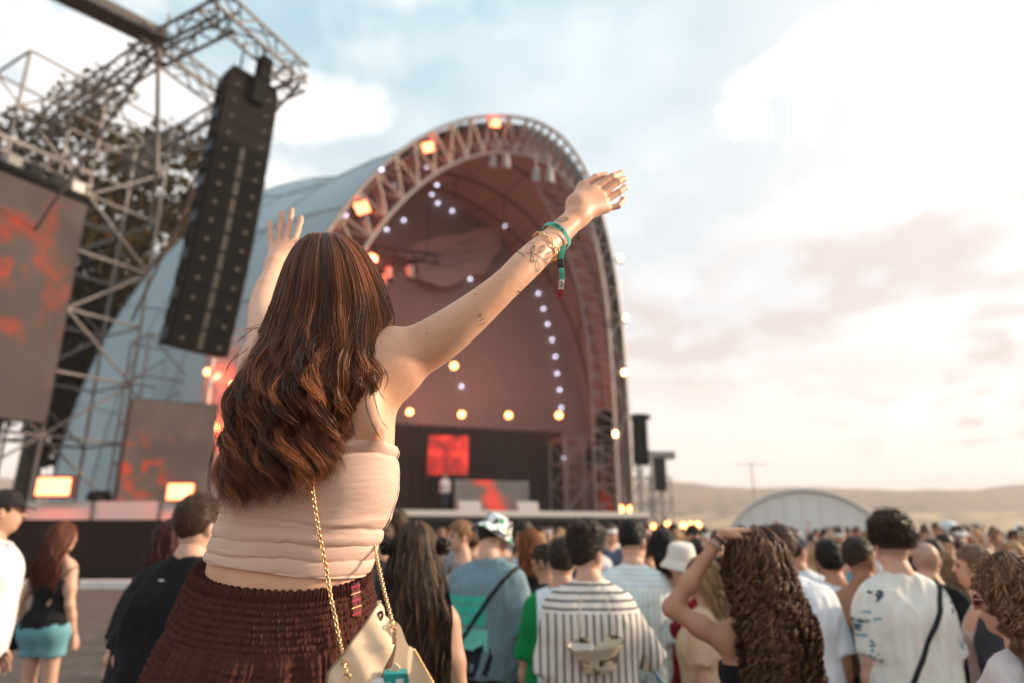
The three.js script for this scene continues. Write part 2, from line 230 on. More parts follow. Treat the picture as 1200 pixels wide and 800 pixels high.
  for (const x of [-1.1, 0.9]) { const w = thing('floor_wedge', 'pale low monitor wedge on the stage edge', 'speaker', stageAt(-6.3 + x * 1.4, deckH, 0.5), 'monitor wedges on the stage edge'); w.rotation.y = ST.ang; const s = new THREE.Shape(); s.moveTo(-0.35, 0); s.lineTo(0.35, 0); s.lineTo(0.2, 0.42); s.lineTo(-0.2, 0.42); const g = new THREE.ExtrudeGeometry(s, { depth: 1.0, bevelSize: 0.02, bevelThickness: 0.02, bevelSegments: 1 }); g.rotateY(Math.PI / 2); g.translate(-0.5, 0, 0); part('cabinet', g, mat(0.45, 0.42, 0.40, 0.6), w); }
  // truss bar with moving heads inside the arch
  const tp = PD(462, 302, 31.5), lb = thing('lighting_truss', 'dark lighting bar hanging inside the arch', 'truss', tp);
  for (const dy of [0, 0.5]) bar('chord', V(-2.2, dy, 0.6), V(2.2, dy, -0.8), 0.07, M.dark, lb); for (let k = 0; k < 9; k++) bar('brace', V(-2.2 + k * 0.49, k % 2 ? 0 : 0.5, 0.6 - k * 0.155), V(-1.71 + k * 0.49, k % 2 ? 0.5 : 0, 0.445 - k * 0.155), 0.04, M.dark, lb);
  for (const x of [-1.6, 1.6]) bar('hanger', V(x, 0.5, -x * 0.32), V(x, 3.4, -x * 0.32), 0.025, M.dark, lb);
  const mh = mat(0.30, 0.28, 0.27, 0.5);
  for (const [px, py] of [[456, 322], [481, 320], [450, 330]]) { const p = PD(px, py, 31.5), h = thing('moving_head', 'grey moving head spotlight hanging from the dark bar', 'spotlight', p, 'moving heads on the bar inside the arch'); box('base', V(0, 0.62, 0), V(0.5, 0.22, 0.4), M.dark, h); for (const s of [-1, 1]) box('yoke_arm', V(s * 0.27, 0.25, 0), V(0.07, 0.6, 0.2), M.dark, h); const g = new THREE.CylinderGeometry(0.24, 0.19, 0.62, 14); part('head', g, mh, h).rotation.z = 0.12; const l = part('lens_ring', new THREE.TorusGeometry(0.2, 0.05, 6, 14), M.dark, h); l.rotation.x = Math.PI / 2; l.position.y = -0.32; }
  // follow fixtures clamped under the crown of the arch
  for (const [px, py] of [[585, 190], [636, 207]]) { const p = PD(px, py, 31), h = thing('ceiling_fixture', 'pale pair of fixtures clamped below the arch crown', 'spotlight', p, 'fixtures below the arch crown'); for (const s of [-0.35, 0.35]) { part('housing', new THREE.CylinderGeometry(0.2, 0.24, 0.8, 12), mh, h).position.set(s, 0, 0); bar('clamp', V(s, 0.4, 0), V(s, 1.3, 0), 0.04, M.steel, h); } }

  // blinders on the arch and at the edges (warm red lamps)
  const blinder = (name, label, px, py, depth, w, h, group, light, ry = 0.3, rz = 0) => {
    const p = PD(px, py, depth), t = thing(name, label, 'stage light', p, group), k = depth / FPX; w *= k; h *= k; t.rotation.set(0, ry, rz);
    const ww = w * 1.25, hh = h * 1.35; part('housing', new RoundedBoxGeometry(ww, hh, Math.min(0.3, ww * 0.5), 2, Math.min(ww, hh) * 0.08), M.dark, t).position.z = -0.12;
    for (const s of w > h ? [0] : [0]) { const g = new RoundedBoxGeometry(w * 0.95, h * 0.95, 0.06, 2, Math.min(w, h) * 0.2); part('lamp_glow', g, M.glowRed, t).position.z = 0.045; }
    part('yoke', new THREE.TorusGeometry(ww * 0.55, 0.025, 5, 14, Math.PI), M.dark, t).position.z = -0.15;
    if (light) redLight(p.clone().add(V(0.1, 0, 0.35)), light);
    return t;
  };
  blinder('arch_blinder', 'glowing red blinder lamp on the lowest visible bay of the arch', 424, 244, 28.9, 18, 17, 'red lamps along the arch', 3, 0.35, 0.5);
  blinder('arch_blinder', 'glowing red blinder lamp on the left shoulder of the arch', 502, 173, 29.8, 17, 14, 'red lamps along the arch', 3, 0.3, 0.4);
  blinder('arch_blinder', 'glowing orange lamp at the very crown of the arch', 580, 145, 30.3, 13, 11, 'red lamps along the arch', 2, 0.2, 0);
  [[727, 303], [733, 373], [731, 436], [721, 508]].forEach(([x, y], i) => { const t = blinder('side_lamp', ['small yellow lamp on the right flank of the arch, topmost', 'small yellow lamp on the right flank of the arch, second', 'small yellow lamp on the right flank of the arch, third', 'orange lamp beside the hanging far speaker'][i], x, y, 33.0, 5, 7, 'lamps on the right flank of the arch', 0, 0.1); t.children.find((c) => c.name === 'lamp_glow').material = M.glowWarm; bar('bracket', V(0, 0, -0.15), V(-0.5, 0, -0.4), 0.03, M.dark, t); });
  const round = (name, label, px, py, depth, r, m, group, light, lc) => { const p = PD(px, py, depth), t = thing(name, label, 'stage light', p, group), R = r * depth / FPX; const can = part('can', new THREE.CylinderGeometry(R * 1.15, R * 0.8, R * 2.2, 14, 1, true), M.dark, t); can.rotation.x = Math.PI / 2; can.position.z = -R * 1.2; const l = part('lamp_lens', ball, m, t); l.scale.set(R, R, R * 0.4); if (light) redLight(p.clone().addScaledVector(ST.n, 0.6), light, lc); return t; };
  [[480, 482], [541, 485], [596, 486], [655, 486]].forEach(([x, y]) => round('stage_spot', 'round orange spotlight in the row above the black drape', x, y, 37.0, 3.8, M.glowOrange, 'orange spots above the drape', 4, col(1, 0.16, 0.07)));
  round('stage_spot', 'single round orange spotlight high above the row', 532, 428, 36.5, 4.2, M.glowOrange, null, 5, col(1, 0.16, 0.07));
  for (const [x, y] of [[727, 596], [740, 596]]) round('edge_light', 'round warm lamp at the far end of the stage deck', x, y, 33.5, 4.2, M.glowOrange, 'warm lamps at the end of the deck', 0);
  for (const [x, y] of [[767, 617], [783, 615], [791, 617], [801, 616], [810, 615], [818, 615]]) { const t = round('field_lamp', 'round warm lamp in a row on the field beyond the stage', x, y, 44, 3.6, M.glowOrange, 'warm lamps on the far field', 0); bar('stand', V(0, -t.position.y, -0.1), V(0, 0, -0.1), 0.03, M.dark, t); }
  // hidden row of red washes low behind the singer's side of the arch
  for (const [s, y, b] of [[-15.6, 5.0, 1.2], [-14.6, 10, 1.5], [-12.6, 14.5, 1.6]]) { const p = stageAt(s, y, b), t = thing('wash_light', 'red wash lamp on the inner leg of the arch', 'stage light', p, 'red washes on the arch leg'); t.rotation.y = 0.9; rbox('housing', V(0, 0, -0.15), V(0.6, 0.45, 0.28), 0.04, M.dark, t); part('lamp_glow', new RoundedBoxGeometry(0.46, 0.32, 0.05, 2, 0.02), M.glowRed, t).position.z = 0.02; redLight(p.clone().addScaledVector(ST.e, 0.4).addScaledVector(ST.n, 0.1), 13, col(1, 0.13, 0.07)); }
  // tiny white LEDs strung on cables over lining
  const rc = new THREE.Raycaster(); scene.updateMatrixWorld(true);
  const targets = shell.children.filter((c) => ['inner_lining', 'back_wall'].includes(c.name)).concat(arch.children.filter((c) => c.name === 'chord'));
  for (const [x, y] of [[405, 252], [447, 199], [463, 216], [499, 197], [512, 217], [506, 228], [513, 238], [530, 247], [473, 258], [453, 269], [592, 265], [551, 327], [541, 452], [631, 344], [637, 362], [642, 380], [647, 398], [651, 417], [653, 437], [656, 456], [658, 477], [660, 537]]) {
    const dir = rayOf(x, y).normalize(); rc.set(camera.position, dir); const h = rc.intersectObjects(targets, false)[0]; const p = h && h.distance > 22 ? h.point.clone().addScaledVector(dir, -0.16) : PD(x, y, 36);
    const t = thing('led_bulb', 'tiny white led bulb fixed to the dark stage lining', 'bulb', p, 'white led bulbs over the stage lining'); part('lamp_globe', ball, M.glowWhite, t).scale.setScalar(0.085); const c = part('socket', new THREE.CylinderGeometry(0.05, 0.06, 0.12, 8), M.dark, t); c.rotation.x = Math.PI / 2; c.position.copy(dir).multiplyScalar(0.1);
  }
}
// ---------------------------------------------------------------- far side of the stage: scaffold, hanging speaker, screens
{
  const scaff = (name, label, base, w, d, h, nb, nh, ry, m, r = 0.05) => {
    const t = thing(name, label, 'scaffold', base); t.rotation.y = ry;
    for (let i = 0; i <= nb; i++) for (const z of [0, -d]) bar('standard', V(i / nb * w, 0, z), V(i / nb * w, h, z), r, m, t);
    for (let j = 1; j <= nh; j++) { const y = h * j / nh; for (const z of [0, -d]) bar('ledger', V(0, y, z), V(w, y, z), r * 0.85, m, t); for (let i = 0; i <= nb; i++) bar('transom', V(i / nb * w, y, 0), V(i / nb * w, y, -d), r * 0.8, m, t); for (let i = 0; i < nb; i++) { const a = i / nb * w, b = (i + 1) / nb * w, y0 = h * (j - 1) / nh; if ((i + j) % 2) bar('brace', V(a, y0, 0), V(b, y, 0), r * 0.7, m, t); else bar('brace', V(b, y0, 0), V(a, y, 0), r * 0.7, m, t); if (j > 1) bar('brace', V((i + j) % 2 ? b : a, y0, -d), V((i + j) % 2 ? a : b, y, -d), r * 0.7, m, t); } }
    return t;
  };
  globalThis.__scaff = scaff;
  scaff('wing_scaffold', 'open scaffold bay at the far end of the stage', PD(664, 603, 35).setY(0), 3.2, 2, PD(690, 512, 35).y, 3, 5, ST.ang, M.alu, 0.06);
  // the truss skirt down the right flank of the arch
  const fl = thing('flank_truss', 'lattice of scaffold tubes along the right leg of the arch', 'truss', stageAt(0, 0, 0.4)), fo = fl.position;
  for (let k = 0; k < 20; k++) { const y0 = 1 + k * 0.95, y1 = y0 + 0.95, off = (y) => stageAt(0.35 - 6.5 * Math.pow(clamp((y - 6) / 18, 0, 1), 3), y, 0.6).sub(fo), off2 = (y) => off(y).addScaledVector(ST.e, -1.3).addScaledVector(ST.n, -0.8); bar('tube', off(y0), off(y1), 0.06, M.alu, fl); bar('tube', off2(y0), off2(y1), 0.06, M.alu, fl); bar('tube', off(y0), off2(y1), 0.045, M.alu, fl); bar('tube', off(y1), off2(y1), 0.045, M.alu, fl); }
  bar('tube', V(0.35, 0, -0.6), V(0.35, 1.2, -0.6), 0.06, M.alu, fl);
  const wt = thing('wing_truss', 'red lit lattice truss tower between the small screen and the arch', 'truss', PD(258, 600, 24.6).setY(2.5)); wt.rotation.y = 0.4;
  for (const [x, z] of [[-0.9, 0], [0.9, 0], [-0.9, -1.2], [0.9, -1.2]]) bar('chord', V(x, 0, z), V(x, 6.6, z), 0.06, M.alu, wt);
  for (let k = 0; k < 6; k++) for (const z of [0, -1.2]) { bar('brace', V(k % 2 ? 0.9 : -0.9, k * 1.1, z), V(k % 2 ? -0.9 : 0.9, k * 1.1 + 1.1, z), 0.04, M.alu, wt); bar('brace', V(-0.9, k * 1.1 + 1.1, z), V(0.9, k * 1.1 + 1.1, z), 0.04, M.alu, wt); }
  part('back_cloth', grid(10, 10, (u, v) => V(lerp(-1.2, 2.6, u), 0.2 + v * 6.2, -1.5 + 0.08 * Math.sin(u * 20))), M.lining, wt);
  for (const [px, py] of [[243, 435], [273, 450], [252, 500]]) { const p = PD(px, py, 24.9), t = thing('par_lamp', 'round orange par lamp on the red lit wing truss', 'stage light', p, 'par lamps on the wing truss'); const c = part('can', new THREE.CylinderGeometry(0.17, 0.13, 0.4, 14, 1, true), M.dark, t); c.rotation.x = Math.PI / 2; c.position.z = -0.2; const l = part('lamp_lens', ball, M.glowOrange, t); l.scale.set(0.14, 0.14, 0.05); bar('clamp', V(0, 0, -0.2), V(0, 0.25, -0.5), 0.03, M.dark, t); redLight(p.clone().add(V(0, 0, -0.75)), 7, col(1, 0.10, 0.05)); }
  const D = 36;
  const fs = thing('far_speaker_array', 'dark hanging speaker cluster at the far end of the stage', 'speaker', PD(716, 512, D)); fs.rotation.y = 0.3; for (let k = 0; k < 7; k++) { const b = rbox('cabinet', V(-0.05 * k * k * 0.3, 1.2 - k * 0.4, -0.03 * k * k), V(1.25, 0.37, 0.7), 0.03, M.black, fs); b.rotation.x = 0.03 * k; } bar('chain', V(0, 1.3, 0), V(0, 3.2, 0), 0.03, M.dark, fs);
  const sp = PD(727, 538, 38), sc = thing('far_screen', 'tall grey side screen at the far end of the stage', 'screen', V(sp.x, 0, sp.z)); const s0 = PD(727, 580, 38).y, s1 = PD(727, 496, 38).y;
  box('screen_panel', V(0, (s0 + s1) / 2, 0), V(1.15, s1 - s0, 0.14), mat(0.20, 0.155, 0.14, 0.6), sc); for (const x of [-0.5, 0.5]) bar('leg', V(x, 0, -0.1), V(x, s0, -0.1), 0.06, M.steel, sc);
  [[745, 498, 40, 'first'], [773, 535, 46, 'second']].forEach(([x, y, d], i) => {
    const b = PD(x, 620, d), h = PD(x, y, d).y, t = thing('delay_tower', ['slim delay tower with a dark hanging speaker column', 'farther delay tower with a wide flat head'][i], 'tower', V(b.x, 0, b.z));
    for (const [dx, dz] of [[-0.4, 0], [0.4, 0], [0, -0.6]]) bar('mast_leg', V(dx, 0, dz), V(dx, h, dz), 0.06, M.steel, t); for (let k = 0; k < 8; k++) bar('brace', V(k % 2 ? 0.4 : -0.4, h * k / 8, 0), V(k % 2 ? -0.4 : 0.4, h * (k + 1) / 8, 0), 0.04, M.steel, t);
    if (i) { box('head_beam', V(0, h + 0.1, 0), V(2.6, 0.5, 0.8), M.steel, t); box('speaker', V(0.1, h - 1.2, 0.5), V(0.8, 2.2, 0.7), M.dark, t); } else { box('speaker', V(0.45, h - 0.9, 0.4), V(0.8, 3, 0.7), M.black, t); box('head_beam', V(0.2, h + 0.5, 0), V(2, 0.25, 0.5), M.dark, t); }
  });
  scaff('far_scaffold', 'low scaffold platform beside the delay towers', PD(741, 610, 41).setY(0), 1.6, 1.6, 6.4, 2, 4, ST.ang, M.steel, 0.06);
  scaff('far_scaffold', 'lower second scaffold step farther from the stage', PD(764, 612, 46).setY(0), 1.7, 1.4, 5.2, 2, 3, ST.ang, M.steel, 0.06);
  // red cloth on a pole, its colour standing in for an orange glow
  for (const [x, y, d, h] of [[703, 588, 34.5, 2.2]]) { const b = PD(x, 620, d), t = thing('red_banner', d < 40 ? 'orange red cloth standing in for a glow at the end of the stage' : 'faded red cloth standing in for a glow out on the field', 'flag', V(b.x, 0, b.z)); const yy = PD(x, y, d).y; bar('pole', V(0, 0, 0), V(0, yy + h * 0.4, 0), 0.025, M.dark, t); part('cloth', grid(8, 12, (u, v) => V(0.02 + u * 0.75 * Math.sin(Math.PI * Math.min(1, v * 0.8 + 0.15)), yy - h * 0.5 + v * h * 0.9, 0.12 * Math.sin(u * 4 + v * 3))), mat(0.62, 0.09, 0.04, 0.8), t); }
}
// ---------------------------------------------------------------- left wing: deck, scaffold tower, screens, hanging line array
{
  const scaff = globalThis.__scaff, ry = Math.PI / 3, e2 = V(Math.cos(ry), 0, -Math.sin(ry)), n2 = V(Math.sin(ry), 0, Math.cos(ry));
  const O = V(-17.1, 0, -23.9), at2 = (s, y, out = 0) => V().copy(O).addScaledVector(e2, s).addScaledVector(n2, out).setY(y);
  const towerSteel = mat(0.20, 0.18, 0.17, 0.5, { metalness: 0.4 });
  scaff('scaffold_tower', 'tall steel scaffold tower carrying the side screen and speakers', at2(-2.6, 2.6, -0.6), 6.0, 2.8, 17.2, 2, 7, ry, towerSteel, 0.07);
  scaff('scaffold_bay', 'lower scaffold bay between the tower and the small screen', at2(4.2, 2.6, -1.2), 4.2, 2.2, 7.4, 2, 4, ry * 0.8, M.steel, 0.06);
  const smoke = (seed, px, py, sc) => canvasTex(512, 512, (c, w, h) => { const im = c.createImageData(w, h); for (let j = 0; j < h; j++) for (let i = 0; i < w; i++) { const wx = fbm(i / 90, j / 90, seed + 3, 4), n = fbm(i / 70 + 2 * wx, j / 55 + 2 * wx, seed, 6), m = Math.exp(-(((i / w - px) / sc) ** 2 + ((j / h - py) / (sc * 0.9)) ** 2)), k = clamp((n - 0.45) * 4.2 * m + (m - 0.85) * 0.5, 0, 1) * 0.85, g = 96 + 40 * (fbm(i / 130, j / 130, seed + 9, 3) - 0.5), q = (j * w + i) * 4; im.data[q] = lerp(g * 1.14, 235, k); im.data[q + 1] = lerp(g * 0.93, 72, k); im.data[q + 2] = lerp(g * 0.82, 44, k); im.data[q + 3] = 255; } c.putImageData(im, 0, 0); });
  const screenMat = (t) => mat(0.02, 0.02, 0.02, 0.85, { emissive: col(1, 1, 1), emissiveMap: t, emissiveIntensity: 0.5, specularIntensity: 0.2 });
  const big = thing('led_screen', 'huge side video screen showing red smoke on brown', 'screen', at2(0, 0, 0.3)); big.rotation.y = ry;
  const W = 5.2, y0 = 5.4, y1 = 14.0; part('panel_screen', new THREE.PlaneGeometry(W, y1 - y0), screenMat(smoke(1.3, 0.70, 0.36, 0.55)), big).position.set(-W / 2, (y0 + y1) / 2, 0.06);
  box('frame', V(-W / 2, (y0 + y1) / 2, -0.1), V(W + 0.12, y1 - y0 + 0.12, 0.25), M.dark, big);
  for (let k = 0; k < 7; k++) { rbox('motor', V(-0.35 - k * 0.75, y1 + 0.55, -0.3), V(0.5, 0.7, 0.45), 0.05, k % 3 ? M.dark : M.steel, big); bar('hanger', V(-0.35 - k * 0.75, y1, -0.2), V(-0.35 - k * 0.75, y1 + 1.6, -0.3), 0.03, M.dark, big); }
  for (const y of [y1 + 0.95, y1 + 1.5]) bar('header_chord', V(-W, y, -0.3), V(0.2, y, -0.3), 0.07, M.alu, big);
  bar('cable_roll', V(-W, y1 + 0.25, 0.05), V(0, y1 + 0.2, 0.05), 0.2, M.black, big);
  // small screen on the wing deck
  const sA = PD(136, 585, 22.5), sB = PD(241, 585, 23.8), sT = PD(145, 467, 22.5).y, sm = thing('led_screen', 'small low video screen with a red smoke corner on the wing deck', 'screen', sA.clone().setY(2.6)), sv = V().subVectors(sB, sA).setY(0), sw = sv.length(), sy = Math.atan2(-sv.z, sv.x); sm.rotation.y = sy;
  part('panel_screen', new THREE.PlaneGeometry(sw, sT - 2.6), screenMat(smoke(6.1, 0.08, 0.80, 0.6)), sm).position.set(sw / 2, (sT - 2.6) / 2, 0.08); box('frame', V(sw / 2, (sT - 2.6) / 2, -0.03), V(sw + 0.08, sT - 2.6 + 0.06, 0.18), M.dark, sm); for (const s of [0.15, 0.85]) bar('strut', V(sw * s, 0, -1), V(sw * s, sT - 3, -0.12), 0.05, M.steel, sm);
  // wing deck
  const x0 = PD(-60, 600, 22).x, x1 = PD(262, 600, 22).x, wing = thing('wing_deck', 'low wing stage with white front board and black skirt', 'stage', V((x0 + x1) / 2, 0, -22.5)), wl = x1 - x0;
  box('deck_slab', V(0, 2.48, -5.2), V(wl, 0.22, 10.6), M.deck, wing);
  const NBd = 4; for (let k = 0; k < NBd; k++) { box('front_board', V(-wl / 2 + (k + 0.5) * wl / NBd, 2.30, 0.16), V(wl / NBd - 0.006, 0.58, 0.06), M.fascia, wing); if (k) { bar('bracket', V(-wl / 2 + k * wl / NBd, 1.95, 0.25), V(-wl / 2 + k * wl / NBd, 2.6, 0.25), 0.035, M.dark, wing); rbox('bracket_clamp', V(-wl / 2 + k * wl / NBd, 2.25, 0.24), V(0.10, 0.2, 0.10), 0.03, M.steel, wing); } }
  part('skirt', grid(220, 10, (u, v) => V(lerp(-wl / 2, wl / 2, u), v * 2.05, 0.08 + 0.05 * Math.sin(u * 90 + 3 * v) * (1.1 - v) + 0.06 * fbm(u * 14, v * 5, 2))), M.drape, wing);
  for (const x of [-wl / 2 + 0.2, 0, wl / 2 - 0.2]) for (const z of [-0.3, -9.8]) bar('support_post', V(x, 0, z), V(x, 2.4, z), 0.06, M.steel, wing);
  // blinder bars on the front of the wing
  [[65, 570, 38, 20, 'wide red blinder lamp on the wing deck under the side screen'], [213, 576, 29, 18, 'smaller red blinder lamp on the wing deck beside the small screen']].forEach(([px, py, w, h, label]) => {
    const p = PD(px, py, 22), k = 22 / FPX * 1.03, t = thing('wing_blinder', label, 'stage light', V(p.x, 2.6, p.z + 0.1)), yy = p.y - 2.6;
    rbox('housing', V(0, yy, -0.1), V(w * k * 1.12, h * k * 1.25, 0.22), 0.05, mat(0.05, 0.012, 0.01, 0.5), t);
    for (const s of [-1, 1]) for (const q of [-1, 1]) { const g = new RoundedBoxGeometry(w * k * 0.485, h * k * 0.46, 0.05, 2, 0.07); part('lamp_cell', g, M.glowRed, t).position.set(q * w * k * 0.243, yy + s * h * k * 0.24, 0.03); }
    for (const s of [-1, 1]) bar('foot', V(s * w * k * 0.3, 0, -0.1), V(s * w * k * 0.3, yy - h * k * 0.5, -0.1), 0.03, M.dark, t);
    redLight(V(p.x, p.y, p.z + 0.5), 4);
  });
  { const t = thing('cable_coil', 'black coil of cable lying on the wing deck', 'cable', PD(115, 586, 22.6).setY(2.62)); for (let k = 0; k < 4; k++) { const r = part('loop', new THREE.TorusGeometry(0.34 - k * 0.02, 0.05, 6, 20), M.black, t); r.rotation.x = Math.PI / 2 + 0.1 * (k - 1.5); r.position.y = 0.05 + k * 0.07; } }
  // kerb-like white cable ramp in front of the skirt
  const rp = thing('cable_ramp', 'white low cable ramp along the foot of the wing stage', 'ramp', V((x0 + x1) / 2, 0, -21.2)); for (let k = 0; k < 12; k++) box('segment', V(-wl / 2 + (k + 0.5) * wl / 12, 0.11, 0), V(wl / 12 - 0.03, 0.22, 0.5), mat(0.72, 0.70, 0.68, 0.6), rp);

  // cantilever roof frame above the array: box trusses
  const boxTruss = (t, a, b, w, r, m) => { const d = V().subVectors(b, a), L = d.length(); d.normalize(); const s = V().crossVectors(d, UP).normalize(), u = V(0, 1, 0), c = []; for (const [i, j] of [[-1, -1], [1, -1], [1, 1], [-1, 1]]) { const off = V().addScaledVector(s, i * w / 2).addScaledVector(u, j * w / 2); c.push(off); bar('chord', V().copy(a).add(off), V().copy(b).add(off), r, m, t); } const n = Math.round(L / w / 1.2); for (let k = 0; k < n; k++) for (let f = 0; f < 4; f++) { const p = c[k % 2 ? f : (f + 1) % 4], q = c[k % 2 ? (f + 1) % 4 : f]; bar('brace', V().copy(a).addScaledVector(d, k * L / n).add(p), V().copy(a).addScaledVector(d, (k + 1) * L / n).add(q), r * 0.6, m, t); } };
  const H = 17.2, A = V(-8.91, H, -17.16), B = V(-7.59, H, -20.2), C = V(-11.88, H, -18.74), Dd = V(-10.56, H, -21.9), frameM = mat(0.16, 0.14, 0.13, 0.5, { metalness: 0.4 });
  const cf = thing('rigging_frame', 'dark box truss frame cantilevered out from the scaffold tower', 'truss', V(-9.8, H, -19.5)), sub = (v) => V().copy(v).sub(cf.position), ext = (a, b, k) => V().copy(a).lerp(b, k);
  boxTruss(cf, sub(ext(A, B, -0.22)), sub(B), 0.72, 0.06, frameM); boxTruss(cf, sub(A), sub(ext(A, C, 1.15)), 0.72, 0.06, frameM); boxTruss(cf, sub(ext(C, Dd, -0.25)), sub(Dd), 0.66, 0.055, frameM); boxTruss(cf, sub(B), sub(ext(B, Dd, 1.1)), 0.66, 0.055, frameM);
  boxTruss(cf, sub(C), sub(at2(-1.4, H, -1.6)), 0.66, 0.055, frameM); boxTruss(cf, sub(Dd), sub(at2(2.2, H, -1.6)), 0.66, 0.055, frameM);
  bar('tie', sub(B).add(V(0, -0.2, 0)), sub(at2(3.2, 12, -1)), 0.05, frameM, cf); bar('tie', sub(Dd), sub(at2(3.2, 10.3, -1)), 0.06, frameM, cf); bar('tie', sub(C), sub(at2(-1.5, 11.3, -1)), 0.06, frameM, cf);
  bar('tie', sub(C).add(V(0, 0, 0)), sub(V(-11.9, 13.2, -19.8)), 0.08, frameM, cf); bar('tie', sub(V(-11.9, 13.2, -19.8)), sub(at2(3.0, 14.5, -0.5)), 0.06, frameM, cf);
  const bm = thing('roof_beam', 'long dark steel beam running out to the rigging frame', 'beam', V(-13.2, H, -16.6)); { const a = V(-18, H, -11.6), b = V(-11.55, H, -18.5), v = V().subVectors(b, a); const o = box('flange', V().addVectors(a, b).multiplyScalar(0.5).sub(bm.position), V(v.length(), 0.14, 0.8), mat(0.06, 0.05, 0.05, 0.6), bm, Math.atan2(-v.z, v.x)); const w = box('web', V().addVectors(a, b).multiplyScalar(0.5).sub(bm.position).add(V(0, 0.3, 0)), V(v.length(), 0.48, 0.14), mat(0.10, 0.08, 0.075, 0.6), bm, Math.atan2(-v.z, v.x)); for (let k = 0; k < 6; k++) { const q = ext(a, b, k / 5).sub(bm.position); bar('post', q.clone().add(V(0, 0.5, 0)), q.clone().add(V(0, 1.2, 0)), 0.04, frameM, bm); } }
  // line array
  const base = PD(300, 86, 18.9), arr = thing('line_array_speaker', 'tall black line array of stacked speaker cabinets hanging from the rigging frame', 'speaker', base); arr.rotation.y = 0.83; arr.rotation.z = -0.05; arr.scale.setScalar(1.3);
  const cab = mat(0.008, 0.008, 0.008, 0.85, { specularIntensity: 0.25 }), gr = [mat(0.016, 0.013, 0.012, 0.9, { specularIntensity: 0.2 }), mat(0.006, 0.0055, 0.0055, 0.9, { specularIntensity: 0.2 })], strip = mat(0.022, 0.019, 0.018, 0.8), bolt = mat(0.075, 0.055, 0.042, 0.5), blue = mat(0.03, 0.05, 0.065, 0.6);
  const N = 15, ch = 0.475, bodyG = new RoundedBoxGeometry(1.34, ch - 0.008, 0.62, 2, 0.012), sideG = new RoundedBoxGeometry(0.06, ch * 0.62, 0.5, 2, 0.02);
  let tilt = -0.02, y = -0.3, z = 0;
  for (let k = 0; k < N; k++) {
    const c = new THREE.Group(); c.name = 'cabinet'; arr.add(c); c.position.set(0, y - ch / 2 * Math.cos(tilt), z - ch / 2 * Math.sin(tilt)); c.rotation.x = tilt;
    part('case', bodyG, cab, c).position.z = -0.31;
    if (k < 4) { box('grille', V(0, 0, 0.012), V(1.32, ch - 0.012, 0.03), gr[0], c); } else { for (const s of [-1, 1]) box('grille', V(s * 0.37, 0, 0.012), V(0.58, ch - 0.012, 0.03), gr[1], c); box('waveguide', V(0, 0, 0.008), V(0.13, ch - 0.06, 0.03), strip, c); for (const q of [-0.11, 0, 0.11]) box('slot', V(0, q, 0.026), V(0.10, 0.05, 0.012), bolt, c).scale.x = 0.05; }
    for (const s of [-1, 1]) { const b = part('badge', ball, bolt, c); b.position.set(s * 0.42, -0.06, 0.03); b.scale.set(0.04, 0.04, 0.012); box('handle', V(s * 0.69, 0, -0.3), V(0.05, ch * 0.55, 0.42), k % 2 ? cab : blue, c); bar('pin', V(s * 0.70, ch / 2 - 0.06, -0.08), V(s * 0.70, -ch / 2 + 0.02, -0.08), 0.025, strip, c); }
    y -= ch * Math.cos(tilt); z -= ch * Math.sin(tilt); tilt += k < 5 ? 0.004 : 0.019;
  }
  box('bumper', V(0, -0.2, -0.3), V(1.2, 0.14, 0.7), cab, arr); rbox('hoist', V(0.15, 0.15, 0.05), V(0.34, 0.75, 0.34), 0.06, M.black, arr); rbox('hoist', V(0.1, -0.55, 0.12), V(0.36, 0.75, 0.12), 0.05, M.black, arr); bar('chain', V(0.15, 0.5, 0), V(0.15, 1.0, -0.05), 0.03, M.dark, arr); bar('chain', V(-0.3, -0.2, -0.3), V(-0.3, 1.0, -0.3), 0.03, M.dark, arr);
}
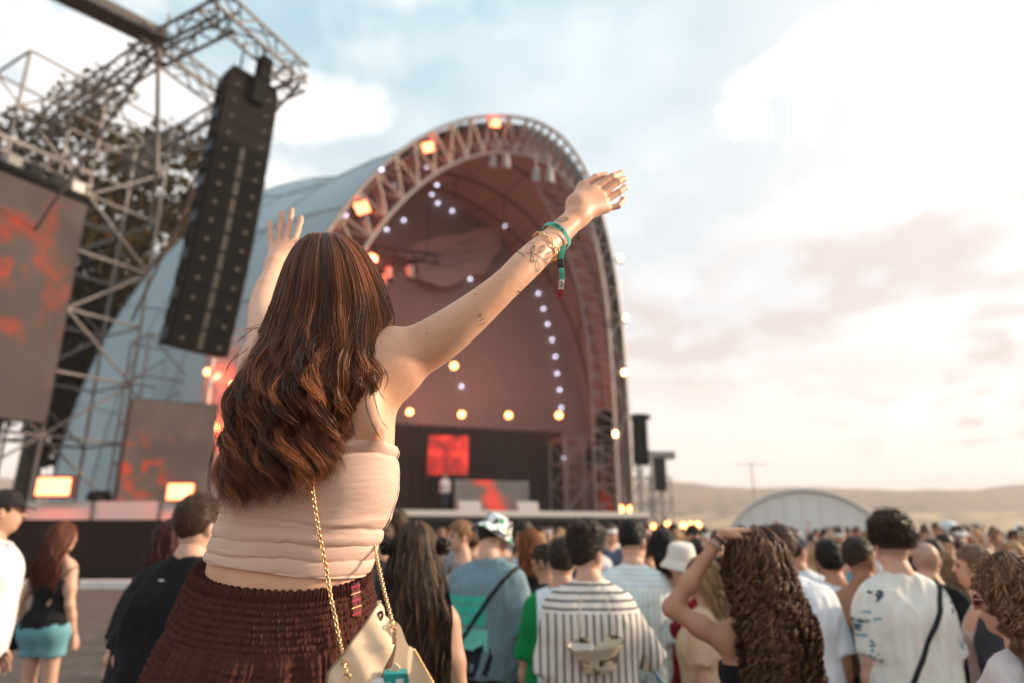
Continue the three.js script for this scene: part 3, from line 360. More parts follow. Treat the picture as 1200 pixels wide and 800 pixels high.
// ---------------------------------------------------------------- trees behind the tower
{
  const bark = mat(0.06, 0.045, 0.035, 0.95);
  const tree = (px, depth, topPy, spread, seed, leafCol, label) => {
    const r = rng(seed), b = PD(px, 620, depth), h = PD(px, topPy, depth).y, t = thing('broadleaf_tree', label, 'tree', V(b.x, 0, b.z), 'trees behind the scaffold tower'), geos = [];
    const limb = (a, c, r0, r1) => { const m = V().lerpVectors(a, c, 0.5).add(V((r() - 0.5) * 1.2, 0, (r() - 0.5) * 1.2)), cv = new THREE.CatmullRomCurve3([a, m, c]), g = new THREE.TubeGeometry(cv, 8, 1, 7), p = g.attributes.position; for (let i = 0; i <= 8; i++) { const q = cv.getPointAt(i / 8), rr = lerp(r0, r1, i / 8); for (let j = 0; j <= 7; j++) { const n = i * 8 + j; p.setXYZ(n, q.x + (p.getX(n) - q.x) * rr, q.y + (p.getY(n) - q.y) * rr, q.z + (p.getZ(n) - q.z) * rr); } } g.computeVertexNormals(); geos.push(g); };
    const clumps = []; limb(V(0, 0, 0), V(0, h * 0.72, 0), h * 0.022, h * 0.008);
    for (let k = 0; k < 26; k++) { const y0 = h * (0.15 + 0.5 * r()), a = r() * 6.283, rad = spread * (0.45 + 0.55 * r()) * Math.sin(Math.PI * clamp(0.25 + 0.72 * (k / 26), 0, 1)), e = V(Math.cos(a) * rad, Math.min(h * 0.97, y0 + h * (0.10 + 0.25 * r())), Math.sin(a) * rad); limb(V(0, y0, 0), e, h * 0.007, h * 0.002); clumps.push([e, 0.30]); clumps.push([e.clone().multiply(V(0.6, 0.9, 0.6)), 0.26]); }
    for (let k = 0; k < 8; k++) clumps.push([V((r() - 0.5) * spread * 0.7, h * (0.78 + 0.2 * r()), (r() - 0.5) * spread * 0.7), 0.26]);
    part('trunk', mergeGeometries(geos), bark, t);
    const pos = [], nor = [], cl = [], n = 5200, q = new THREE.Quaternion(), eu = new THREE.Euler();
    for (let i = 0; i < n; i++) {
      const [c, cr] = clumps[Math.floor(r() * clumps.length)], R = spread * cr * Math.cbrt(r()), th = r() * 6.283, ph = Math.acos(2 * r() - 1), p = V(c.x + R * Math.sin(ph) * Math.cos(th) * 1.2, c.y + R * Math.cos(ph) * 0.75, c.z + R * Math.sin(ph) * Math.sin(th));
      eu.set(r() * 6.283, r() * 6.283, r() * 6.283); q.setFromEuler(eu); const s = 0.18 + 0.2 * r(), a = V(s, 0, 0).applyQuaternion(q), d = V(0, 0, s * 0.6).applyQuaternion(q), nn = V(0, 1, 0).applyQuaternion(q), k = 0.65 + 0.7 * r(), w = r() < 0.22 ? 1.9 : 1;
      for (const [i2, j2] of [[-1, 0], [0, -1], [1, 0], [-1, 0], [1, 0], [0, 1]]) { pos.push(p.x + a.x * i2 + d.x * j2, p.y + a.y * i2 + d.y * j2, p.z + a.z * i2 + d.z * j2); nor.push(nn.x, nn.y, nn.z); cl.push(leafCol[0] * k * w, leafCol[1] * k * Math.sqrt(w), leafCol[2] * k); }
    }
    const g = new THREE.BufferGeometry(); g.setAttribute('position', new THREE.Float32BufferAttribute(pos, 3)); g.setAttribute('normal', new THREE.Float32BufferAttribute(nor, 3)); g.setAttribute('color', new THREE.Float32BufferAttribute(cl, 3));
    part('crown', g, mat(1, 1, 1, 0.9, { vertexColors: true, transmission: 0.6 }), t);
  };
  tree(20, 40, 80, 7.2, 11, [0.26, 0.20, 0.06], 'tall brownish tree whose crown rises behind the side screen');
  tree(112, 43, 150, 6.6, 23, [0.25, 0.20, 0.055], 'bronze green tree between the side screen and the line array');
  tree(198, 46, 175, 5.2, 37, [0.17, 0.16, 0.05], 'dark green tree half hidden behind the line array');
  tree(-40, 45, 140, 7, 41, [0.16, 0.11, 0.03], 'olive tree at the outer end of the row behind the screen');
  tree(70, 40, 330, 5.5, 53, [0.03, 0.032, 0.014], 'low dark shrubby tree filling the foot of the row');
}
// ---------------------------------------------------------------- figures: distance fields meshed by surface nets
const smin = (a, b, k) => { const h = Math.max(k - Math.abs(a - b), 0) / k; return Math.min(a, b) - h * h * k * 0.25; };
const cap = (a, b, ra, rb = ra, k = 0.03) => ({ a, b, ra, rb, k });
const ell = (c, r, k = 0.03, q = null) => ({ c, r, k, q: q ? q.clone().invert() : null });
function field(bones) {
  const L = bones.map((b) => {
    if (b.a) { const dx = b.b.x - b.a.x, dy = b.b.y - b.a.y, dz = b.b.z - b.a.z, dd = Math.max(1e-9, dx * dx + dy * dy + dz * dz), { x: ax, y: ay, z: az } = b.a, { ra, rb, k } = b; return { k, f: (x, y, z) => { const px = x - ax, py = y - ay, pz = z - az; let h = (px * dx + py * dy + pz * dz) / dd; h = h < 0 ? 0 : h > 1 ? 1 : h; const qx = px - h * dx, qy = py - h * dy, qz = pz - h * dz; return Math.sqrt(qx * qx + qy * qy + qz * qz) - ra - (rb - ra) * h; } }; }
    const { x: cx, y: cy, z: cz } = b.c, { x: rx, y: ry, z: rz } = b.r, q = b.q, k = b.k;
    return { k, f: (x, y, z) => { x -= cx; y -= cy; z -= cz; if (q) { const ix = q.w * x + q.y * z - q.z * y, iy = q.w * y + q.z * x - q.x * z, iz = q.w * z + q.x * y - q.y * x, iw = -q.x * x - q.y * y - q.z * z; x = ix * q.w - iw * q.x - iy * q.z + iz * q.y; y = iy * q.w - iw * q.y - iz * q.x + ix * q.z; z = iz * q.w - iw * q.z - ix * q.y + iy * q.x; } const k0 = Math.sqrt((x / rx) ** 2 + (y / ry) ** 2 + (z / rz) ** 2), k1 = Math.sqrt((x / rx / rx) ** 2 + (y / ry / ry) ** 2 + (z / rz / rz) ** 2); return k1 < 1e-9 ? -Math.min(rx, ry, rz) : k0 * (k0 - 1) / k1; } };
  });
  const F = (x, y, z) => { let d = 1e3; for (let i = 0; i < L.length; i++) d = smin(d, L[i].f(x, y, z), L[i].k); return d; };
  F.near = (x, y, z, rad) => { const ds = L.map((l) => l.f(x, y, z)), m = Math.min(...ds), K = L.filter((l, i) => ds[i] < m + 2 * rad + 0.11); if (K.length === L.length) return F; return (a, b, c) => { let d = 1e3; for (let i = 0; i < K.length; i++) d = smin(d, K[i].f(a, b, c), K[i].k); return d; }; };
  return F;
}
function bounds(bones, pad = 0.05) { const lo = V(1e9, 1e9, 1e9), hi = V(-1e9, -1e9, -1e9); for (const b of bones) { if (b.a) { for (const [p, r] of [[b.a, b.ra], [b.b, b.rb]]) { lo.min(V(p.x - r, p.y - r, p.z - r)); hi.max(V(p.x + r, p.y + r, p.z + r)); } } else { const r = Math.max(b.r.x, b.r.y, b.r.z); lo.min(V(b.c.x - r, b.c.y - r, b.c.z - r)); hi.max(V(b.c.x + r, b.c.y + r, b.c.z + r)); } } return [lo.subScalar(pad), hi.addScalar(pad)]; }
function netMesh(f, lo, hi, cell, colorOf, uvOf, slack = 0.012) {
  const B = 4, nx = Math.ceil((hi.x - lo.x) / cell / B) * B + 1, ny = Math.ceil((hi.y - lo.y) / cell / B) * B + 1, nz = Math.ceil((hi.z - lo.z) / cell / B) * B + 1, v = new Float32Array(nx * ny * nz).fill(1), at = (i, j, k) => (k * ny + j) * nx + i;
  const reach = cell * B * 0.87 + cell + slack, done = new Uint8Array(nx * ny * nz);
  for (let k = 0; k < nz - 1; k += B) for (let j = 0; j < ny - 1; j += B) for (let i = 0; i < nx - 1; i += B) {
    const d = f(lo.x + (i + B / 2) * cell, lo.y + (j + B / 2) * cell, lo.z + (k + B / 2) * cell), near = Math.abs(d) < reach, fl = near && f.near ? f.near(lo.x + (i + B / 2) * cell, lo.y + (j + B / 2) * cell, lo.z + (k + B / 2) * cell, cell * B * 0.87) : f;
    for (let c = k; c <= k + B; c++) for (let b = j; b <= j + B; b++) for (let a = i; a <= i + B; a++) { const n = at(a, b, c); if (done[n]) continue; if (near) { v[n] = fl(lo.x + a * cell, lo.y + b * cell, lo.z + c * cell); done[n] = 1; } else v[n] = d; }
  }
  const id = new Int32Array(nx * ny * nz).fill(-1), pos = [], idx = [];
  const E = [[0, 1], [0, 2], [0, 4], [1, 3], [1, 5], [2, 3], [2, 6], [3, 7], [4, 5], [4, 6], [5, 7], [6, 7]], c8 = new Float32Array(8);
  for (let k = 0; k < nz - 1; k++) for (let j = 0; j < ny - 1; j++) for (let i = 0; i < nx - 1; i++) {
    let m = 0; for (let c = 0; c < 8; c++) { c8[c] = v[at(i + (c & 1), j + ((c >> 1) & 1), k + (c >> 2))]; if (c8[c] < 0) m |= 1 << c; }
    if (m === 0 || m === 255) continue;
    let sx = 0, sy = 0, sz = 0, n = 0;
    for (const [a, b] of E) { const A = c8[a], Bv = c8[b]; if ((A < 0) === (Bv < 0)) continue; const t = A / (A - Bv); sx += lerp(a & 1, b & 1, t); sy += lerp((a >> 1) & 1, (b >> 1) & 1, t); sz += lerp(a >> 2, b >> 2, t); n++; }
    id[at(i, j, k)] = pos.length / 3; pos.push(lo.x + (i + sx / n) * cell, lo.y + (j + sy / n) * cell, lo.z + (k + sz / n) * cell);
  }
  const quad = (a, b, c, d, flip) => { if (a < 0 || b < 0 || c < 0 || d < 0) return; if (flip) idx.push(a, c, b, a, d, c); else idx.push(a, b, c, a, c, d); };
  for (let k = 1; k < nz - 1; k++) for (let j = 1; j < ny - 1; j++) for (let i = 1; i < nx - 1; i++) {
    const s = v[at(i, j, k)] < 0;
    if (s !== v[at(i + 1, j, k)] < 0) quad(id[at(i, j - 1, k - 1)], id[at(i, j, k - 1)], id[at(i, j, k)], id[at(i, j - 1, k)], !s);
    if (s !== v[at(i, j + 1, k)] < 0) quad(id[at(i - 1, j, k - 1)], id[at(i, j, k - 1)], id[at(i, j, k)], id[at(i - 1, j, k)], s);
    if (s !== v[at(i, j, k + 1)] < 0) quad(id[at(i - 1, j - 1, k)], id[at(i, j - 1, k)], id[at(i, j, k)], id[at(i - 1, j, k)], !s);
  }
  const g = new THREE.BufferGeometry(), nor = new Float32Array(pos.length), e = cell * 0.5;
  for (let i = 0; i < pos.length; i += 3) { const x = pos[i], y = pos[i + 1], z = pos[i + 2], a1 = f(x + e, y - e, z - e), a2 = f(x - e, y - e, z + e), a3 = f(x - e, y + e, z - e), a4 = f(x + e, y + e, z + e), gx = a1 - a2 - a3 + a4, gy = -a1 - a2 + a3 + a4, gz = -a1 + a2 - a3 + a4, l = Math.hypot(gx, gy, gz) || 1; nor[i] = gx / l; nor[i + 1] = gy / l; nor[i + 2] = gz / l; }
  g.setAttribute('position', new THREE.Float32BufferAttribute(pos, 3)); g.setAttribute('normal', new THREE.BufferAttribute(nor, 3));
  if (colorOf) { const c = new Float32Array(pos.length); for (let i = 0; i < pos.length; i += 3) { const q = colorOf(pos[i], pos[i + 1], pos[i + 2]); c[i] = q[0]; c[i + 1] = q[1]; c[i + 2] = q[2]; } g.setAttribute('color', new THREE.BufferAttribute(c, 3)); }
  const uv = new Float32Array(pos.length / 3 * 2); if (uvOf) for (let i = 0, o = 0; i < pos.length; i += 3, o += 2) { const q = uvOf(pos[i], pos[i + 1], pos[i + 2]); uv[o] = q[0]; uv[o + 1] = q[1]; }
  g.setAttribute('uv', new THREE.BufferAttribute(uv, 2)); g.setIndex(idx); return g;
}
function relax(g, n) { // smooths a net mesh
  const p = g.attributes.position, ix = g.index.array, N = p.count, cnt = new Float32Array(N), acc = new Float32Array(N * 3);
  for (let it = 0; it < n; it++) { cnt.fill(0); acc.fill(0); for (let i = 0; i < ix.length; i += 3) for (let e = 0; e < 3; e++) { const a = ix[i + e], b = ix[i + (e + 1) % 3]; cnt[a]++; acc[a * 3] += p.getX(b); acc[a * 3 + 1] += p.getY(b); acc[a * 3 + 2] += p.getZ(b); } for (let a = 0; a < N; a++) if (cnt[a]) p.setXYZ(a, lerp(p.getX(a), acc[a * 3] / cnt[a], 0.5), lerp(p.getY(a), acc[a * 3 + 1] / cnt[a], 0.5), lerp(p.getZ(a), acc[a * 3 + 2] / cnt[a], 0.5)); }
  g.computeVertexNormals(); return g;
}
// ribbons: list of { pts: Vector3[], w, c: [r, g, b], out: Vector3 } -> one geometry
function ribbons(list, taper = 0.35) {
  let nv = 0, ni = 0; for (const s of list) { nv += s.pts.length * 2; ni += (s.pts.length - 1) * 6; }
  const pos = new Float32Array(nv * 3), nor = new Float32Array(nv * 3), cl = new Float32Array(nv * 3), idx = new Uint32Array(ni); let o = 0, q = 0; const t = V(), w = V(), n = V();
  for (const s of list) { const N = s.pts.length; for (let i = 0; i < N; i++) { const p = s.pts[i]; t.subVectors(s.pts[Math.min(N - 1, i + 1)], s.pts[Math.max(0, i - 1)]).normalize(); n.copy(s.outs ? s.outs[i] : s.out); n.addScaledVector(t, -n.dot(t)).normalize(); w.crossVectors(t, n).normalize(); const tw = s.tw ?? 0; if (tw) { const a = tw * i / N + (s.tw0 ?? 0), ca = Math.cos(a), sa = Math.sin(a); w.multiplyScalar(ca).addScaledVector(n, sa).normalize(); n.crossVectors(w, t).normalize(); } const h = s.w * 0.5 * Math.min(1, (1 - i / (N - 1)) / taper + 0.08); for (const sg of [-1, 1]) { pos[o * 3] = p.x + w.x * h * sg; pos[o * 3 + 1] = p.y + w.y * h * sg; pos[o * 3 + 2] = p.z + w.z * h * sg; const nx = n.x + w.x * sg * 0.55, ny = n.y + w.y * sg * 0.55, nz = n.z + w.z * sg * 0.55, l = Math.hypot(nx, ny, nz); nor[o * 3] = nx / l; nor[o * 3 + 1] = ny / l; nor[o * 3 + 2] = nz / l; cl[o * 3] = s.c[0]; cl[o * 3 + 1] = s.c[1]; cl[o * 3 + 2] = s.c[2]; o++; } if (i < N - 1) { const a = o - 2; idx.set([a, a + 1, a + 3, a, a + 3, a + 2], q); q += 6; } } }
  const g = new THREE.BufferGeometry(); g.setAttribute('position', new THREE.BufferAttribute(pos, 3)); g.setAttribute('normal', new THREE.BufferAttribute(nor, 3)); g.setAttribute('color', new THREE.BufferAttribute(cl, 3)); g.setIndex(new THREE.BufferAttribute(idx, 1)); return g;
}
// a hand as bones: W wrist, Y along the hand, Z out of its back, thumb towards X
function handBones(W, Y, Z, thumbSide, curl = 0.5, s = 1) {
  const y = Y.clone().normalize(), z = Z.clone().addScaledVector(y, -Z.dot(y)).normalize(), x = V().crossVectors(y, z).multiplyScalar(thumbSide), at = (a, b, c) => V().copy(W).addScaledVector(x, a * s).addScaledVector(y, b * s).addScaledVector(z, c * s), B = [];
  const M4 = [[0.030, 0.088], [0.010, 0.092], [-0.010, 0.088], [-0.028, 0.078]], L = [[0.043, 0.027, 0.022], [0.047, 0.030, 0.023], [0.044, 0.028, 0.022], [0.034, 0.020, 0.019]];
  for (let i = 0; i < 4; i++) { B.push(cap(at(M4[i][0] * 0.5, 0.012, 0), at(M4[i][0], M4[i][1], 0.002), 0.016 * s, 0.0125 * s, 0.016)); let p = at(M4[i][0], M4[i][1], 0.001), a = 0.25 * curl, r = (i === 3 ? 0.0078 : 0.0092) * s; const fan = (1.5 - i) * -0.03 * (1 - curl); for (let j = 0; j < 3; j++) { const q = V().copy(p).addScaledVector(y, Math.cos(a) * L[i][j] * s).addScaledVector(z, -Math.sin(a) * L[i][j] * s).addScaledVector(x, -fan * L[i][j] * 6 * s); B.push(cap(p, q, r, r * 0.9, 0.006)); p = q; r *= 0.92; a += curl * (j ? 0.9 : 1.2); } }
  const t0 = at(0.022, 0.022, -0.006), t1 = at(0.046, 0.052, -0.014), t2 = at(0.055, 0.082, -0.02 - 0.01 * curl), t3 = at(0.054, 0.106, -0.026 - 0.012 * curl); B.push(cap(t0, t1, 0.0165 * s, 0.012 * s, 0.014), cap(t1, t2, 0.0115 * s, 0.0095 * s, 0.008), cap(t2, t3, 0.0095 * s, 0.0078 * s, 0.006));
  return B;
}
const HAIRM = mat(1, 1, 1, 0.5, { vertexColors: true, specularIntensity: 0.4 });
const skinMat = mat(1, 1, 1, 0.52, { vertexColors: true, specularIntensity: 0.5, sheen: 0.25, sheenColor: col(1, 0.6, 0.5), sheenRoughness: 0.5 });
const SKIN = { fair: [0.64, 0.375, 0.27], tan: [0.48, 0.25, 0.16], olive: [0.54, 0.31, 0.215], brown: [0.32, 0.16, 0.10] };
const HAIR = { black: [0.010, 0.008, 0.007], dark: [0.028, 0.017, 0.012], brown: [0.060, 0.032, 0.019], light: [0.16, 0.085, 0.04], ginger: [0.19, 0.06, 0.02], auburn: [0.10, 0.030, 0.015], grey: [0.15, 0.13, 0.12] };
const fabricCache = {};
const fabricBump = dataTex(256, (x, y) => { const v = 0.5 + 0.25 * Math.sin(x * 256 * Math.PI / 2) * Math.sin(y * 256 * Math.PI / 2) + 0.2 * (noise3(x * 90, y * 90, 3) - 0.5); return [v, v, v]; });
function fabric(c, rough = 0.9) { const k = c.join(); return fabricCache[k] ??= mat(...c, rough, { specularIntensity: 0.35 }); }
function printed(draw) { const t = canvasTex(512, 512, (c, w, h) => { c.fillStyle = '#fff'; c.fillRect(0, 0, w, h); c.save(); c.translate(w / 2, h); c.scale(w / 1.0, -h / 1.0); c.translate(0, -0.65); draw(c); c.restore(); }); t.wrapS = t.wrapT = THREE.ClampToEdgeWrapping; return mat(1, 1, 1, 0.9, { map: t, specularIntensity: 0.35 }); } // drawn in metres: x -0.5..0.5, y 0.65..1.65

// one person, facing local +z, feet at y = 0. Figures are laid out for a height of 1.78 m and scaled.
function person(o) {
  const r = rng(o.seed ?? 1), fem = !!o.fem, root = thing('person', o.label, 'person', o.pos, o.group), g = new THREE.Group(); const dist = -(o.pos?.z ?? -4), cell = o.cell ?? (dist < 3.3 ? 0.015 : 0.021), hcell = o.far ? 0.019 : dist < 2.9 ? 0.0075 : 0.0095, S = o.h / 1.78; root.rotation.y = o.turn ?? Math.PI; root.scale.setScalar(S);
  const add = (name, geo, m) => part(name, geo, m, root), w = o.wide ?? 1, lean = o.lean ?? [0, 0];
  const tilt = (p) => { const k = clamp((p.y - 0.95) / 0.6, 0, 1.3); p.x += lean[0] * k; p.z += lean[1] * k; return p; };
  const T = (x, y, z) => tilt(V(x, y, z)), sh = fem ? 0.145 : 0.165 * w, R = fem ? 0.86 : 1 * w;
  const torso = fem ? [cap(T(-0.085, 0.93, -0.02), T(0.085, 0.93, -0.02), 0.118, 0.118, 0.08), cap(T(-0.045, 1.13, 0), T(0.045, 1.13, 0), 0.088, 0.088, 0.1), cap(T(-0.075, 1.29, 0), T(0.075, 1.29, 0), 0.097, 0.097, 0.09), cap(T(-0.115, 1.425, -0.012), T(0.115, 1.425, -0.012), 0.055, 0.055, 0.07), ell(T(-0.07, 1.28, 0.085), V(0.06, 0.062, 0.05), 0.05), ell(T(0.07, 1.28, 0.085), V(0.06, 0.062, 0.05), 0.05)]
    : [cap(T(-0.075, 0.95, -0.01), T(0.075, 0.95, -0.01), 0.112 * w, 0.112 * w, 0.08), cap(T(-0.065, 1.12, 0), T(0.065, 1.12, 0), 0.106 * w, 0.106 * w, 0.1), cap(T(-0.1, 1.3, 0), T(0.1, 1.3, 0), 0.116 * w, 0.116 * w, 0.09), cap(T(-0.12 * w, 1.415, -0.012), T(0.12 * w, 1.415, -0.012), 0.060, 0.060, 0.07)];
  const neckB = [cap(T(0, 1.44, -0.02), T(0, 1.6, 0.0), fem ? 0.046 : 0.056, fem ? 0.045 : 0.054, 0.05), cap(T(-0.1, 1.46, -0.025), T(0, 1.53, -0.02), 0.034, 0.04, 0.05), cap(T(0.1, 1.46, -0.025), T(0, 1.53, -0.02), 0.034, 0.04, 0.05)];
  // head
  const hc = T(0, 1.665, 0.018).add(V(...(o.headShift ?? [0, 0, 0]))), hq = new THREE.Quaternion().setFromEuler(new THREE.Euler(o.nod ?? 0, o.look ?? 0, o.cock ?? 0, 'YXZ')), Hh = (x, y, z) => V(x, y, z).applyQuaternion(hq).add(hc), fs = fem ? 0.95 : 1;
  const headB = [ell(Hh(0, 0.028, -0.014), V(0.075, 0.09, 0.096).multiplyScalar(fs), 0.03, hq), ell(Hh(0, -0.045, 0.026), V(0.056, 0.068, 0.064).multiplyScalar(fs), 0.035, hq), ell(Hh(0, -0.092, 0.056), V(0.024, 0.018, 0.02), 0.025, hq), cap(Hh(0, 0.012, 0.084), Hh(0, -0.022, 0.103), 0.008, 0.0125, 0.012), cap(Hh(-0.03, 0.022, 0.078), Hh(0.03, 0.022, 0.078), 0.012, 0.012, 0.02), cap(Hh(-0.014, -0.058, 0.088), Hh(0.014, -0.058, 0.088), 0.007, 0.007, 0.01), ell(Hh(-0.077, -0.012, -0.008), V(0.012, 0.032, 0.019), 0.008, hq), ell(Hh(0.077, -0.012, -0.008), V(0.012, 0.032, 0.019), 0.008, hq)];
  // arms: elbow and wrist in the person's axes (x of the right arm is negative: the figure faces +z, so its left is +x)
  const AD = { down: [[0.222, 1.12, -0.03], [0.235, 0.88, 0.06]], phone: [[0.225, 1.12, 0.03], [0.09, 1.10, 0.26]], bent: [[0.225, 1.12, -0.02], [0.20, 1.01, 0.22]], up: [[0.26, 1.62, 0.12], [0.22, 1.86, 0.18]], hip: [[0.34, 1.15, -0.06], [0.19, 1.0, 0.08]] };
  const arms = [], hands = [], sleeves = [];
  for (const [s, pose] of [[1, o.left ?? 'down'], [-1, o.right ?? 'down']]) {
    const [e, wr] = typeof pose === 'string' ? AD[pose].map(([x, y, z]) => T(x * s * (fem ? 0.9 : w), y, z)) : pose.slice(0, 2).map((p) => V(...p)), jt = T(sh * s, 1.395, -0.015), d = V().subVectors(wr, e).normalize();
    arms.push(cap(jt, V().lerpVectors(jt, e, 0.5), 0.052 * R, 0.046 * R, 0.05), cap(V().lerpVectors(jt, e, 0.5), e, 0.047 * R, 0.037 * R, 0.03), cap(e, V().lerpVectors(e, wr, 0.35), 0.039 * R, 0.039 * R, 0.03), cap(V().lerpVectors(e, wr, 0.35), wr, 0.039 * R, 0.026 * R, 0.03));
    const up = typeof pose !== 'string' && pose[2] ? V(...pose[2]) : V(s, 0.2, 0), Yd = typeof pose !== 'string' && pose[3] ? V(...pose[3]) : d; hands.push(handBones(wr, Yd, up, typeof pose !== 'string' && pose[4] ? pose[4] : (pose === 'down' ? 1 : 1) * s * (up.x * s > 0 ? -1 : 1) * -1, o.curl ?? 0.55, fem ? 0.9 : 1.02));
    sleeves.push([jt, e, wr]);
  }
  const legs = []; for (const s of [-1, 1]) { const hip = V(0.085 * s, 0.92, -0.01), kn = V(0.095 * s, 0.5, 0.02), an = V(0.1 * s, 0.08, -0.03); legs.push(cap(hip, kn, 0.088 * R, 0.056 * R, 0.05), cap(kn, V().lerpVectors(kn, an, 0.35), 0.055 * R, 0.056 * R, 0.03), cap(V().lerpVectors(kn, an, 0.35), an, 0.056 * R, 0.036, 0.03), cap(V(0.1 * s, 0.035, -0.05), V(0.115 * s, 0.028, 0.14), 0.036, 0.026, 0.03)); }
  const TV = V(), hqi = hq.clone().invert(), sk = SKIN[o.skin ?? 'fair'], lip = Hh(0, -0.058, 0.09), eyes = [Hh(-0.031, 0.002, 0.083), Hh(0.031, 0.002, 0.083)], brows = [Hh(-0.032, 0.024, 0.088), Hh(0.032, 0.024, 0.088)], hcol = HAIR[o.hairCol ?? 'dark'];
  const tone = (x, y, z) => { const n = 0.93 + 0.14 * noise3(x * 40, y * 40, z * 40), q = [sk[0] * n, sk[1] * n * (0.97 + 0.06 * noise3(x * 23, y * 23, z * 23 + 9)), sk[2] * n]; const dl = Math.hypot(x - lip.x, y - lip.y, z - lip.z); if (dl < 0.02) { q[1] *= 0.62; q[2] *= 0.68; } for (const e of eyes) if (Math.hypot(x - e.x, (y - e.y) * 1.6, z - e.z) < 0.014) { q[0] = 0.06; q[1] = 0.045; q[2] = 0.04; } for (const e of brows) if (Math.hypot((x - e.x) * 0.6, (y - e.y) * 2.2, z - e.z) < 0.013) { q[0] *= 0.3; q[1] *= 0.28; q[2] *= 0.28; } if (o.fade) { const hy = TV.set(x - hc.x, y - hc.y, z - hc.z).applyQuaternion(hqi); if (hy.y > -0.055 && hy.z < 0.045 && Math.abs(hy.x) < 0.09 && hy.y > -0.055) { const k = o.fade; for (let i = 0; i < 3; i++) q[i] = lerp(q[i], hcol[i] * 1.3, k); } } return q; };
  const parts = []; const main = [...torso, ...neckB, ...arms, ...legs]; const fB = field(main); const [lo, hi] = bounds(main); parts.push(netMesh(fB, lo, hi, cell, tone));
  { const hb = [...headB, neckB[0]], [l, h] = bounds(hb, 0.03), f = field(hb); l.y = Math.max(l.y, hc.y - 0.16); parts.push(netMesh((x, y, z) => Math.max(f(x, y, z), hc.y - 0.15 - y), l, h, hcell, tone)); }
  if (!o.far) for (const hb of hands) { const [l, h] = bounds(hb, 0.02); parts.push(netMesh(field(hb), l, h, dist < 2.9 ? 0.0055 : 0.008, tone)); } else for (const hb of hands) { const [l, h] = bounds(hb, 0.02); parts.push(netMesh(field(hb), l, h, 0.016, tone)); }
  add('body', mergeGeometries(parts), skinMat);
  // clothes
  const uvOf = (x, y, z) => [x + 0.5, y - 0.65];
  let fShirt = fB;
  if (o.top && o.top.kind !== 'none') {
    const k = o.top, ease = k.ease ?? (k.kind === 'tank' ? 0.008 : 0.02), hem = k.hem ?? (k.kind === 'crop' ? 1.1 : 0.86), tb = torso.map((b) => ({ ...b })), sl = k.sleeve ?? (k.kind === 'tee' ? 0.62 : 0);
    if (k.kind !== 'tank') tb.push(cap(T(-0.075, 1.3, 0), V(-0.085, 0.85, -0.01), 0.115 * (fem ? 0.88 : w), 0.122 * (fem ? 0.95 : w), 0.08), cap(T(0.075, 1.3, 0), V(0.085, 0.85, -0.01), 0.115 * (fem ? 0.88 : w), 0.122 * (fem ? 0.95 : w), 0.08), cap(T(-0.09, 1.44, -0.02), T(-0.03, 1.49, -0.02), 0.026, 0.03, 0.05), cap(T(0.09, 1.44, -0.02), T(0.03, 1.49, -0.02), 0.026, 0.03, 0.05)); else tb.push(cap(T(-0.06, 0.98, -0.015), T(0.06, 0.98, -0.015), 0.115, 0.115, 0.05));
    const ft = field(tb), sf = sl ? sleeves.map(([a, b, c]) => { const e = V().lerpVectors(a, b, Math.min(1, sl)), d = V().subVectors(b, a).normalize(), f1 = field([cap(a, b, 0.044 * R, 0.049 * R, 0.03)]); return (x, y, z) => Math.max(f1(x, y, z), (x - e.x) * d.x + (y - e.y) * d.y + (z - e.z) * d.z); }) : [];
    const neckC = T(0, 1.53, 0.012), nr = k.neck ?? 0.072, sd = o.seed * 3.7, amp = k.fold ?? 0.022;
    fShirt = (x, y, z) => { let d = ft(x, y, z); for (const s of sf) d = smin(d, s(x, y, z), 0.028); if (d > 0.08 || d < -0.08) return d; const fold = Math.abs(fbm(x * 10 + sd, y * 5.5 + x * 7, z * 10, 3) - 0.5) * 2.3; d -= ease + amp * (0.35 - fold); d = Math.max(d, hem - y + 0.008 * Math.sin(x * 40)); if (k.kind === 'tank') { const ax = Math.abs(x - lean[0]); d = Math.max(d, Math.min(ax - (k.strap ?? 0.10), 0.03) + clamp((y - 1.30) * 0.0, 0, 0) - (y < 1.33 ? 1 : 0)); d = Math.max(d, k.scoop ? 0.075 - Math.hypot(ax, (y - (k.scoop)) * 0.8) : -1); } const nd = Math.hypot(x - neckC.x, (y - neckC.y) * 0.75, z - neckC.z) - nr; d = Math.max(d, -nd); return d; };
    const [l, h] = bounds([...tb, ...(sl ? arms : [])], 0.06); l.y = Math.max(l.y, hem - 0.05);
    add(k.name ?? (k.kind === 'tank' ? 'tank_top' : 'shirt'), netMesh(fShirt, l, h, o.far ? 0.032 : dist < 3.4 ? 0.011 : 0.015, null, uvOf, 0.02), k.mat ?? fabric(k.c));
    if (sl || k.collar) { const ring = []; if (!o.far) for (let i = 0; i < 20; i++) { const a = i / 20 * 6.283; ring.push(V(neckC.x + Math.cos(a) * (nr - 0.006), 1.505 + lean[0] * 0 - 0.032 * Math.sin(a) - 0.0, neckC.z + Math.sin(a) * (nr + 0.0))); } if (!o.far) add('collar', tubeGeo(ring, 0.009, 40, 6, true), k.collarMat ?? k.mat ?? fabric(k.c)); }
  }
